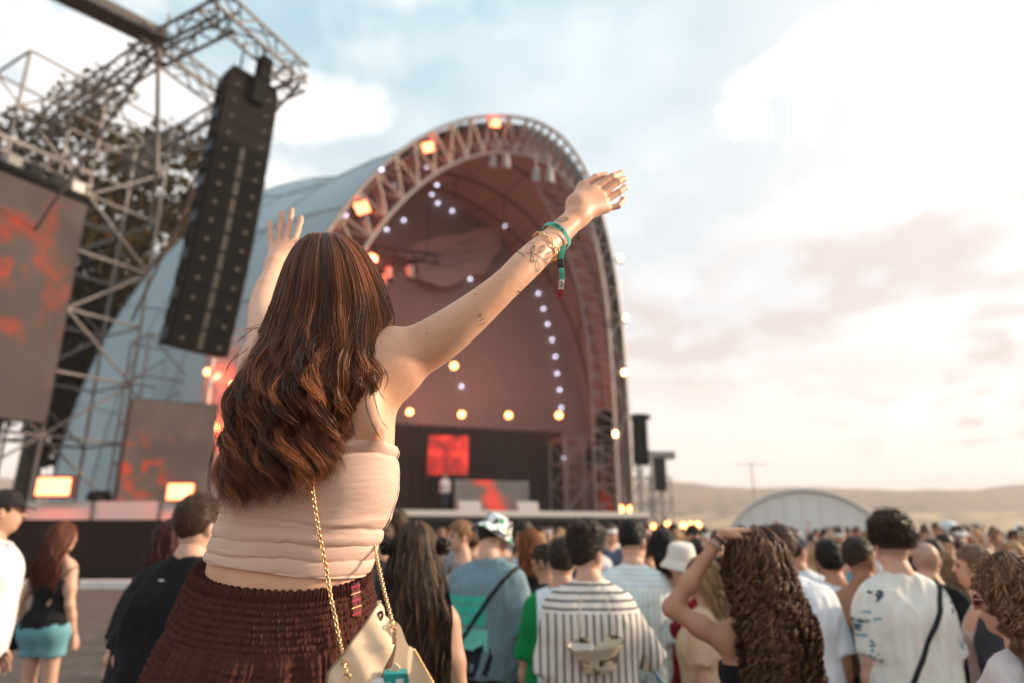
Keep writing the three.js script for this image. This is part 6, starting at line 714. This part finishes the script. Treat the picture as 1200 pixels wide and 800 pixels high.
    d -= inset; const cy = Y - 0.29 * sa * s.b * (1 - 0.6 * v) - 0.06 * ca * s.hw * (1 - v), prof = Math.hypot(s.hw * ca * rr, s.b * sa * rr), dv = V(s.hw * ca, 0, s.b * sa).normalize(), tb = v < 0.5 ? skR(u, v) : 0, R = Math.max(prof, tb + 0.003);
    const y = Y - 0.29 * sa * s.b * (1 - 0.6 * v) - 0.06 * ca * s.hw * (1 - v) + band * 0.0022 * gath(75, 1) * (drop < 12 ? 1 : 0);
    return V(s.cx + dv.x * R + nx * d, y, (-ZC - C0.z) + dv.z * R + nz * d);
  };
  const gauze = dataTex(512, (x, y) => { const v = 0.45 + 0.35 * (noise3(x * 200, y * 26, 2) - 0.5) + 0.35 * (noise3(x * 90, y * 60, 8) - 0.5) + 0.2 * (noise3(x * 400, y * 300, 3) - 0.5); return [v, v, v]; }); gauze.repeat.set(6, 2);
  const skirtM = mat(0.078, 0.027, 0.0195, 0.95, { bumpMap: gauze, bumpScale: 0.0022, specularIntensity: 0.3 });
  part('skirt', mergeGeometries([grid(760, 170, (u, v) => skirtPt(u, v), true), grid(400, 2, (u, v) => skirtPt(u, 0, 0.02 * v), true)]), skirtM, fan);
  // embroidered side tab: rows of small stitches
  { const cols = [[0.75, 0.6, 0.25], [0.5, 0.04, 0.10], [0.75, 0.5, 0.3], [0.55, 0.05, 0.12]], tab = []; const skF = new THREE.Mesh(grid(200, 60, (u, v) => skirtPt(u, v), true)); skF.material.side = THREE.DoubleSide; const rc = new THREE.Raycaster(), hit = (px, py) => { rc.set(camera.position.clone().sub(C0), rayOf(px, py).normalize()); const h = rc.intersectObject(skF)[0]; return h ? h.point.addScaledVector(rc.ray.direction, -0.004) : null; };
    globalThis.__skHit = hit;
    const tb = part('side_tab', grid(6, 20, (u, v) => { const p = hit(lerp(411, 421, u) + 3 * v, lerp(679, 722, v)) ?? Q(418, 700, 1.3); return p; }), mat(0.22, 0.05, 0.045, 0.9, { bumpMap: gauze, bumpScale: 0.001 }), fan);
    for (let k = 0; k < 6; k++) { const pts = []; for (let i = 0; i <= 4; i++) { const p = hit(lerp(410, 421, i / 4) + k * 0.5, 681 + k * 8 - 4 * i / 4); if (p) pts.push(p.addScaledVector(rayOf(415, 700).normalize(), -0.002)); } if (pts.length > 2) part('stitch', tubeGeo(pts, 0.0011, 12, 5), fabric(cols[k % 4], 0.6), fan); } }

  // --- hair: locks of fine strands over a dark under-layer
  const EDGE = [[268, 378, 392], [274, 362, 402], [280, 352, 412], [292, 342, 426], [310, 333, 438], [330, 326, 448], [350, 320, 456], [375, 312, 459], [395, 303, 456], [415, 290, 450], [435, 282, 440], [455, 275, 429], [480, 268, 414], [510, 263, 402], [535, 260, 405], [555, 258, 404], [580, 258, 392], [610, 258, 384]];
  const edge = (py) => { let i = 0; while (i < EDGE.length - 2 && py > EDGE[i + 1][0]) i++; const t = clamp((py - EDGE[i][0]) / (EDGE[i + 1][0] - EDGE[i][0]), 0, 1); return [lerp(EDGE[i][1], EDGE[i + 1][1], t), lerp(EDGE[i][2], EDGE[i + 1][2], t)]; };
  const hairZ = (a, py) => { const k = smoothstep(py, 360, 470), zc = lerp(1.37, 1.300, k), D = lerp(0.118, 0.088, k) * (py < 330 ? Math.sqrt(clamp(1 - ((330 - py) / 62) ** 2, 0.03, 1)) : 1); return zc - D * Math.sqrt(clamp(1 - a * a, 0, 1)); };
  const endAt = (a) => { const T = [[-1, 592], [-0.7, 588], [-0.3, 580], [0, 572], [0.3, 570], [0.55, 566], [0.8, 548], [1, 520]]; let i = 0; while (i < T.length - 2 && a > T[i + 1][0]) i++; const t = clamp((a - T[i][0]) / (T[i + 1][0] - T[i][0]), 0, 1); return lerp(T[i][1], T[i + 1][1], t); };
  const hp = (a, py, out) => { const [l, rt] = edge(py); return Q((l + rt) / 2 + a * (rt - l) / 2, py, hairZ(a, py) - out); };
  const strands = [], rr = rng(5), base = [0.175, 0.066, 0.026];
  const NC = 150;
  for (let c = 0; c < NC; c++) {
    const lay = c / NC < 0.62 ? rr() * 0.5 : 0.5 + 0.5 * rr(), ac = lerp(-1, 1, ((c * 0.618034) % 1)) * 0.97, ph = rr() * 6.283, wl = 0.85 + 0.5 * rr(), amp = (6 + 9 * rr()) * (0.7 + 0.6 * lay), endY = endAt(ac) + (rr() - 0.62) * 34 - (lay > 0.8 ? 20 * rr() : 0), cw = 0.045 + 0.075 * rr(), hi = rr(), light = hi > 0.8 ? 2.3 : hi > 0.55 ? 1.5 : hi < 0.3 ? 0.5 : 0.9, drift = (rr() - 0.5) * 0.16, ns = Math.round(48 + 44 * rr()), outc = 0.002 + 0.020 * lay, tw = (rr() - 0.5) * 5;
    for (let i = 0; i < ns; i++) {
      const ta = (rr() + rr() - 1), tz = (rr() + rr() - 1), pts = [], outs = [], seg = 30, st = 272 + 5 * rr() + 10 * Math.abs(ac) * rr(), ey = endY + (rr() - 0.65) * 30, ph2 = (rr() - 0.5) * 0.7, am2 = 0.85 + 0.3 * rr(), fuzz = (rr() - 0.5) * 2;
      for (let j = 0; j <= seg; j++) {
        const q = j / seg, py = lerp(st, ey, q), spread = lerp(1.6, 0.62, smoothstep(q, 0.12, 0.95)), a = clamp(ac + drift * q + ta * cw * spread, -1.02, 1.02), wv = amp * am2 * smoothstep(q, 0.22, 0.75), arg = ph + ph2 + (py - 280) * 0.070 * wl;
        const p = hp(a, py, outc + 0.009 * tz * spread + 0.0012 * wv * (0.5 + Math.cos(arg * 0.97 + 1)));
        const sx = (wv * Math.sin(arg) + fuzz * (2.6 * q * q + 0.5)) * 0.00172; p.x += sx; pts.push(p); outs.push(V(a * 0.9 + 0.45 * Math.sin(arg + tw), 0.15, 1));
      }
      const k = light * (0.45 + 1.1 * rr() * rr() + 0.3 * rr()), warm = 1 + 0.25 * rr(); strands.push({ pts, outs, w: 0.00085 * (0.6 + 0.7 * rr()), c: [base[0] * k * warm, base[1] * k, base[2] * k], tw: (rr() - 0.5) * 4, tw0: rr() * 2 - 1 });
    }
  }
  const loose = (list, w, c) => { const cv = new THREE.CatmullRomCurve3(list), pts = cv.getPoints(40); strands.push({ pts, outs: pts.map(() => V(0.2, 0.1, 1)), w, c }); };
  for (let i = 0; i < 420; i++) { const a = (rr() * 2 - 1) * 1.0, y1 = 300 + 190 * rr(), ln = 50 + 60 * rr(), o = (rr() - 0.3) * 14 * Math.sign(a), ph = rr() * 6; loose([0, 0.25, 0.5, 0.75, 1].map((t) => { const py = y1 + ln * t, p = hp(clamp(a * 1.02, -1, 1), py, 0.018 + 0.012 * rr()); p.x += (o * t * t * 1.2 + 5 * Math.sin(ph + t * 5)) * 0.0017; return p; }), 0.00045, [0.11, 0.045, 0.02]); }
  for (const L of [[[436, 408, 1.262], [448, 425, 1.256], [454, 445, 1.25], [447, 462, 1.238]], [[424, 418, 1.25], [433, 440, 1.246], [440, 470, 1.236], [447, 492, 1.232], [456, 503, 1.232]], [[427, 440, 1.24], [414, 462, 1.232], [412, 490, 1.226], [420, 520, 1.22]], [[430, 430, 1.245], [440, 452, 1.24], [452, 470, 1.235]], [[432, 450, 1.24], [428, 470, 1.236], [438, 500, 1.23], [450, 520, 1.226]]]) for (let k = 0; k < 5; k++) loose(L.map(([x, y, z]) => Q(x + (rr() - 0.5) * 2.5, y + (rr() - 0.5) * 2, z)), 0.0005, [0.12, 0.05, 0.022]);
  for (const L of [[[312, 388], [298, 386], [286, 393], [276, 404]], [[318, 372], [300, 382], [284, 388]], [[305, 405], [284, 410], [270, 424], [262, 440]], [[270, 470], [258, 490], [250, 520], [246, 560]], [[268, 500], [250, 530], [245, 570], [252, 592]]]) for (let k = 0; k < 4; k++) loose(L.map(([x, y]) => Q(x + (rr() - 0.5) * 5, y + (rr() - 0.5) * 5, 1.31)), 0.0007, [0.10, 0.04, 0.02]);
  const fanHair = mat(1, 1, 1, 0.36, { vertexColors: true, specularIntensity: 0.6 });
  part('hair', ribbons(strands, 0.2), fanHair, fan);
  { const g = grid(70, 90, (u, v) => { const a = lerp(-0.985, 0.985, u), py = lerp(275, Math.max(400, endAt(a) - 26 - 14 * noise3(u * 20, 1, 1)), v); return hp(a, py, -0.012 + 0.004 * noise3(u * 30, v * 6, 3)); }); const c = [], p = g.attributes.position; for (let i = 0; i < p.count; i++) { const k = 0.35 + 0.5 * fbm(g.attributes.uv.getX(i) * 60, g.attributes.uv.getY(i) * 5, 4, 2); c.push(base[0] * k, base[1] * k, base[2] * k); } g.setAttribute('color', new THREE.Float32BufferAttribute(c, 3)); const front = netMesh((x, y, z) => { const d = Math.hypot((x - HC.x) / 0.076, (y - HC.y - 0.016) / 0.086, (z - HC.z - 0.0) / 0.094); return Math.max((d - 1) * 0.085, -0.075 - (z - HC.z)); }, HC.clone().addScalar(-0.13), HC.clone().addScalar(0.13), 0.009, () => [base[0] * 0.7, base[1] * 0.7, base[2] * 0.7]); part('hair_underlayer', mergeGeometries([g, front].map((q) => { const n = q.clone(); n.deleteAttribute('uv'); return n; })), HAIRM, fan); }

  // --- tattoos: thin inked lines that follow the skin
  { const ink = mat(0.035, 0.035, 0.04, 0.6), T = (zx, zy) => [600 + zx / 4.444, 180 + zy / 4.444], lines = [], stroke = (pts, w = 0.0016) => { const cv = new THREE.CatmullRomCurve3(pts.map(([x, y]) => V(x, y, 0))).getPoints(Math.max(8, pts.length * 6)), q = cv.map((p) => onRay(fb, p.x, p.y, 0.0006)).filter(Boolean); if (q.length > 2) { const e = 0.002, outs = q.map((p) => V(fb(p.x + e, p.y, p.z) - fb(p.x - e, p.y, p.z), fb(p.x, p.y + e, p.z) - fb(p.x, p.y - e, p.z), fb(p.x, p.y, p.z + e) - fb(p.x, p.y, p.z - e)).normalize()); lines.push({ pts: q, outs, w, c: [1, 1, 1] }); } };
    const leaf = (cx, cy, a, l, w, vein = true) => { const p = (t, s) => { const x = (t - 0.5) * 2 * l, y = s * w * Math.sin(Math.PI * t); return T(cx + x * Math.cos(a) - y * Math.sin(a), cy + x * Math.sin(a) + y * Math.cos(a)); }, R9 = [0, 0.12, 0.25, 0.4, 0.5, 0.6, 0.75, 0.88, 1]; stroke(R9.map((t) => p(t, 1))); stroke(R9.map((t) => p(t, -1))); if (vein) stroke([0.05, 0.3, 0.6, 0.85].map((t) => p(t, 0.05)), 0.0009); };
    stroke([[72, 518], [110, 522], [148, 540], [180, 566], [205, 600]].map((q) => T(...q)), 0.0020); leaf(108, 498, -1.2, 24, 9); leaf(104, 548, 1.3, 22, 9); leaf(155, 498, -0.9, 28, 11); leaf(134, 584, 1.45, 34, 11); leaf(190, 532, -1.0, 26, 10); leaf(186, 600, 1.5, 24, 9);
    stroke([[14, 508], [40, 514], [66, 536]].map((q) => T(...q))); leaf(262, 344, -0.08, 34, 10); stroke([[225, 372], [245, 384], [262, 398]].map((q) => T(...q)), 0.002); stroke([[85, 470], [104, 464], [120, 466]].map((q) => T(...q)), 0.0018);
    // small figures on the upper arm
    for (const [x, y, k] of [[562, 370, 0], [564.5, 375, 1], [567, 379.5, 1]]) { if (k) stroke([[x - 1.9, y + 1.2], [x + 0.2, y], [x + 2.2, y - 1.4]], 0.0016); else stroke([[x - 2, y - 0.5], [x, y - 2], [x + 2.4, y - 0.8], [x + 1.2, y + 1.6], [x - 1.4, y + 1.4], [x - 2, y - 0.5]], 0.0014); }
    part('tattoo', ribbons(lines, 0.02), ink, fan);
    const mg = []; for (const [x, y, w] of [[500, 391, 1.4], [507, 397, 0.9], [494, 421, 1.3], [534, 373, 1], [557, 345, 1.6], [523, 376, 0.8], [476, 440, 0.9], [455, 470, 0.8], [585, 322, 1], [612, 305, 0.9], [608, 342, 2.4], [467, 401, 0.8]]) { const p = onRay(fb, x, y, 0.0002); if (p) { const s = new THREE.SphereGeometry(0.00085 * w, 6, 5); s.translate(p.x, p.y, p.z); mg.push(s); } } part('moles', mergeGeometries(mg), mat(0.16, 0.07, 0.045, 0.6), fan); }

  // --- wrist band, tail and chain bracelet (worn, yet each a thing one could slip off)
  const armF = field(armB.concat(RH)); const ax = V().subVectors(W, F1).normalize();
  const ringAt = (c, tiltV, n, off) => { const e1 = V().crossVectors(tiltV, V(0, 0, 1)).normalize(), e2 = V().crossVectors(tiltV, e1).normalize(), pts = []; for (let i = 0; i < n; i++) { const a = i / n * 6.2832, d = V().addScaledVector(e1, Math.cos(a)).addScaledVector(e2, Math.sin(a)), t = inward(armF, c, d, 0.09, off); pts.push(c.clone().addScaledVector(d, t)); } return pts; };
  { const green = mat(0.06, 0.42, 0.30, 0.55, { sheen: 0.3, sheenColor: col(1, 1, 1) }), bn = thing('wristband', 'green woven festival wristband with a hanging tail on the raised arm', 'wristband', C0.clone()), c = V().lerpVectors(F2, W, 0.05), nrm = ax.clone().add(V(0.35, 0.45, 0.1)).normalize(), pts = ringAt(c, nrm, 64, 0.0022), L = 12;
    const closed = [...pts, pts[0]]; const g = grid(64, 4, (u, v) => { const i = u * 64, k = Math.min(63, Math.floor(i)), p = V().lerpVectors(closed[k], closed[k + 1], i - k); return p.addScaledVector(nrm, lerp(-0.0062, 0.0062, v)).addScaledVector(V().subVectors(p, c).normalize(), 0.0006 * Math.sin(Math.PI * v)); }, true); part('band', g, green, bn);
    const dark = mat(0.02, 0.03, 0.03, 0.7), front = closed.map((p, i) => [p, i]).sort((A, B) => B[0].z - A[0].z)[0][1]; for (let k = 0; k < 7; k++) { if (k === 4) continue; const i = (front - 3 + k * 1 + 64) % 64, p = closed[i].clone().addScaledVector(V().subVectors(closed[i], c).normalize(), 0.0012), nx = V().subVectors(closed[(i + 1) % 64], closed[i]).normalize(); const b = part('print', new THREE.BoxGeometry(0.0017, 0.0062, 0.0006), dark, bn); b.position.copy(p); b.quaternion.setFromRotationMatrix(new THREE.Matrix4().makeBasis(nx, nrm, V().crossVectors(nx, nrm))); }
    const z = 1.375, strip = (name, a, b, w, m, bow = 0) => part(name, grid(3, 10, (u, v) => { const p = Q(lerp(a[0], b[0], v) + (u - 0.5) * w, lerp(a[1], b[1], v), z - 0.004 - 0.004 * Math.sin(v * 3 + bow) - 0.002 * Math.sin(u * 3)); return p; }), m, bn);
    strip('tail', [660, 288], [657, 306], 6, green); strip('tail', [658, 314], [659, 328], 6, green, 1); strip('tail_end', [658.5, 328], [657.5, 339], 6, mat(0.75, 0.73, 0.70, 0.7), 1.4); strip('tail_tip', [657.5, 339], [655.5, 351], 6, mat(0.33, 0.02, 0.03, 0.6), 1.6);
    const cl = part('clasp', new RoundedBoxGeometry(0.0135, 0.02, 0.008, 3, 0.002), dark, bn); cl.position.copy(Q(657, 309, z - 0.004)); cl.rotation.z = 0.12; for (const [x, y] of [[658, 331], [659, 334], [657, 336]]) { const b = part('print', new THREE.BoxGeometry(0.004, 0.0028, 0.0006), dark, bn); b.position.copy(Q(x, y, z - 0.0115)); b.rotation.z = 0.5; } }
  const gold = mat(0.83, 0.56, 0.30, 0.28, { metalness: 1 });
  const chainGeo = (pts, size, wire, flat = 0.62) => { const cv = new THREE.CatmullRomCurve3(pts), n = Math.round(cv.getLength() / (size * 1.25)), gs = []; for (let i = 0; i <= n; i++) { const u = clamp(i / n, 0, 1), p = cv.getPointAt(u), t = cv.getTangentAt(u), g = new THREE.TorusGeometry(size, wire, 6, 12); g.scale(1, flat, 1); g.rotateX((i % 2 ? 1 : -1) * 0.75); g.applyQuaternion(new THREE.Quaternion().setFromUnitVectors(V(1, 0, 0), t)); g.translate(p.x, p.y, p.z); gs.push(g); } return mergeGeometries(gs); };
  { const br = thing('bracelet', 'gold bracelet of large oval links on the raised forearm', 'bracelet', C0.clone()), c = V().lerpVectors(F1, F2, 0.62), nrm = ax.clone().add(V(0.5, 0.2, 0.15)).normalize(), pts = ringAt(c, nrm, 40, 0.003); const cv = new THREE.CatmullRomCurve3(pts, true), n = 17; for (let i = 0; i < n; i++) { const p = cv.getPointAt(i / n), t = cv.getTangentAt(i / n), out = V().subVectors(p, c).normalize(), m = part('link', new THREE.TorusGeometry(i % 3 ? 0.0052 : 0.0068, 0.0014, 8, 18), gold, br); m.position.copy(p); const zz = V().crossVectors(t, nrm).normalize(); const face = i % 2 ? out : V().addVectors(out, nrm.clone().multiplyScalar(1.3)).normalize(), yy = V().crossVectors(face, t).normalize(); m.quaternion.setFromRotationMatrix(new THREE.Matrix4().makeBasis(t, yy, V().crossVectors(t, yy))); m.scale.set(1.35, 0.8, 1); } }

  // --- shoulder bag with chain, flap open
  { const bag = thing('shoulder_bag', 'cream leather chain bag hanging open at the hip of the woman', 'bag', C0.clone()), cream = mat(0.74, 0.54, 0.37, 0.42, { specularIntensity: 0.6 }), lin = mat(0.62, 0.44, 0.30, 0.7), zipM = mat(0.30, 0.24, 0.18, 0.45, { metalness: 0.4 });
    const skh = globalThis.__skHit, tf = (px, py, off = 0.006) => onRay(core, px, py, off + 0.006);
    const c1 = [[360, 522], [364, 552], [368, 588], [374, 625], [380, 655], [383, 672]].map(([x, y]) => tf(x, y, 0.011)).filter(Boolean); for (const [x, y] of [[386, 692], [392, 722], [398, 752]]) { const p = skh(x, y); if (p) c1.push(p.addScaledVector(rayOf(x, y).normalize(), -0.012)); } c1.push(Q(404, 782, 1.150), Q(407, 793, 1.146)); part('chain', chainGeo(c1, 0.0049, 0.00155), gold, bag);
    part('chain', chainGeo([Q(424, 560, 1.42), Q(436, 620, 1.36), Q(442, 655, 1.30), Q(450, 692, 1.25), Q(460, 730, 1.205)], 0.0047, 0.0015), gold, bag);
    // open flap: a curved leather sheet with thickness
    const outline = [[445, 707], [450, 712], [451.5, 721], [459, 726.5], [465, 731], [465.5, 744], [459, 765], [449, 785], [443, 803], [440, 832], [412, 850], [382, 838], [382, 806], [386, 787], [404, 764], [425, 736]];
    const zf = (x, y) => 1.150 + 0.0011 * (x - 390) * 0.5 + 0.018 * Math.pow(clamp((760 - y) / 60, 0, 1), 1.5) + 0.012 * Math.pow((x - 425) / 40, 2) + 0.005 * Math.sin((x + y) * 0.055) + 0.0024 * Math.sin((x * 0.9 - y * 0.5) * 0.16);
    const shape = (o) => { const s = new THREE.Shape(); const cv = new THREE.CatmullRomCurve3(o.map(([x, y]) => V(x, y, 0)), true, 'catmullrom', 0.25).getPoints(120); cv.forEach((p, i) => (i ? s.lineTo(p.x, p.y) : s.moveTo(p.x, p.y))); return s; };
    const sheet = (o, zfun, th, m, name) => { // fine triangulated sheet: clip a lattice to the outline
      const poly = new THREE.CatmullRomCurve3(o.map(([x, y]) => V(x, y, 0)), true, 'catmullrom', 0.25).getPoints(140), cx = o.reduce((a, p) => a + p[0], 0) / o.length, cy = o.reduce((a, p) => a + p[1], 0) / o.length;
      const f = (u, v, dz) => { const i = u * (poly.length - 1), k = Math.min(poly.length - 2, Math.floor(i)), p = V().lerpVectors(poly[k], poly[k + 1], i - k), x = lerp(cx, p.x, v), y = lerp(cy, p.y, v); return Q(x, y, zfun(x, y) + dz); };
      const g = mergeGeometries([grid(140, 22, (u, v) => f(u, v, 0)), grid(140, 22, (u, v) => f(u, v, th)), grid(140, 2, (u, v) => f(u, 1, th * v))]); part(name, g, m, bag); return poly; };
    const poly = sheet(outline, zf, 0.004, cream, 'flap');
    const zedge = poly.filter((p) => p.x < 447 && p.y < 812 && p.x < 384 + (812 - p.y) * 0.75 + 2); const zl = zedge.sort((a, b) => a.y - b.y).map((p) => Q(p.x - 0.8, p.y, zf(p.x, p.y) - 0.0008)); part('zip_tape', tubeGeo(zl, 0.0017, 60, 6), zipM, bag); { const cv = new THREE.CatmullRomCurve3(zl), gs = []; for (let i = 0; i < 66; i++) { const p = cv.getPointAt(i / 66), b = new THREE.BoxGeometry(0.0016, 0.0009, 0.0016); b.translate(p.x - 0.001, p.y, p.z + 0.001); gs.push(b); } part('zip_teeth', mergeGeometries(gs), gold, bag); }
    sheet([[465, 730], [470, 735], [476, 752], [480, 759], [479, 775], [472, 800], [470, 835], [455, 840], [452, 806], [459, 782], [464, 758]], (x, y) => 1.195 + 0.0006 * (x - 460), 0.003, lin, 'inner_gusset');
    sheet([[480, 757], [485, 761], [491, 772], [500, 788], [509, 806], [516, 838], [490, 850], [482, 815], [478, 790], [476, 772]], (x, y) => 1.165 + 0.010 * Math.cos((x - 492) * 0.16) - 0.0005 * (x - 480), 0.004, cream, 'front_panel');
    { const e = [[486, 762], [492, 773], [501, 789], [510, 806], [517, 836]].map(([x, y]) => Q(x, y, 1.168)); part('chain_trim', chainGeo(e, 0.0028, 0.001), gold, bag); }
    sheet([[462, 735], [468, 745], [470, 765], [466, 790], [458, 800], [452, 790], [458, 768]], (x) => 1.205, 0.003, lin, 'lining');
    { const f = field([ell(Q(448, 850, 1.19), V(0.095, 0.085, 0.045), 0.03)]); const c = Q(448, 850, 1.19), cut = Q(448, 806, 1.19).y; part('pouch', netMesh((x, y, z) => Math.max(f(x, y, z), y - cut), c.clone().addScalar(-0.12), c.clone().addScalar(0.12), 0.006), cream, bag); }
    const sn = part('snap_ring', new THREE.TorusGeometry(0.0042, 0.0018, 8, 20), mat(0.05, 0.025, 0.015, 0.4), bag); sn.position.copy(Q(445, 722, zf(445, 722) - 0.001)); sn.scale.y = 1.6; sn.rotation.z = -0.3; const sb = part('snap_stud', ball, gold, bag); sb.position.copy(Q(445, 722, zf(445, 722) - 0.001)); sb.scale.setScalar(0.0024);
    const rg = part('ring', new THREE.TorusGeometry(0.0058, 0.0015, 8, 20), gold, bag); rg.position.copy(Q(406, 793, 1.143)); const rg2 = part('ring', new THREE.TorusGeometry(0.005, 0.0014, 8, 20), gold, bag); rg2.position.copy(Q(461, 732, 1.20)); rg2.rotation.y = 0.9; part('zip_pull', new RoundedBoxGeometry(0.006, 0.02, 0.002, 2, 0.001), gold, bag).position.copy(Q(461.5, 747, 1.185)); const tb = part('pull_tab', new RoundedBoxGeometry(0.012, 0.018, 0.006, 2, 0.002), cream, bag); tb.position.copy(Q(462, 784, 1.178)); tb.rotation.z = -0.7;
    const bx = thing('small_box', 'teal cardboard box sticking out of the open bag', 'box', Q(466, 812, 1.185).add(C0)); const tc = rbox('carton', V(0, 0, 0), V(0.05, 0.07, 0.02), 0.002, mat(0.02, 0.30, 0.29, 0.45), bx); tc.rotation.set(0.2, 0.25, -0.06); const lb = box('print', V(0.004, 0.016, 0.0125), V(0.012, 0.016, 0.0006), mat(0.6, 0.65, 0.66, 0.5), bx); lb.rotation.set(0.2, 0.25, -0.06);
    const ti = thing('tissue', 'crumpled white tissue tucked in the open bag', 'tissue', Q(446, 808, 1.175).add(C0)); { const f = field([ell(V(0, 0, 0), V(0.022, 0.018, 0.014), 0.01)]); part('paper', netMesh((x, y, z) => f(x, y, z) + 0.006 * (fbm(x * 120, y * 120, z * 120, 2) - 0.5) * 2, V(-0.04, -0.035, -0.03), V(0.04, 0.035, 0.03), 0.003), mat(0.72, 0.68, 0.74, 0.8), ti); } }
  // the man whose shoulders carry her, below the frame
  person({ pos: V(C0.x, 0, -1.66), h: 1.66, label: 'man carrying the woman in the beige top on his shoulders', seed: 200, wide: 1.05, turn: A180, cell: 0.02, hairCol: 'dark', left: 'phone', right: 'phone', top: { kind: 'tee', c: [0.05, 0.06, 0.08] } });
}
renderer.render(scene, camera);
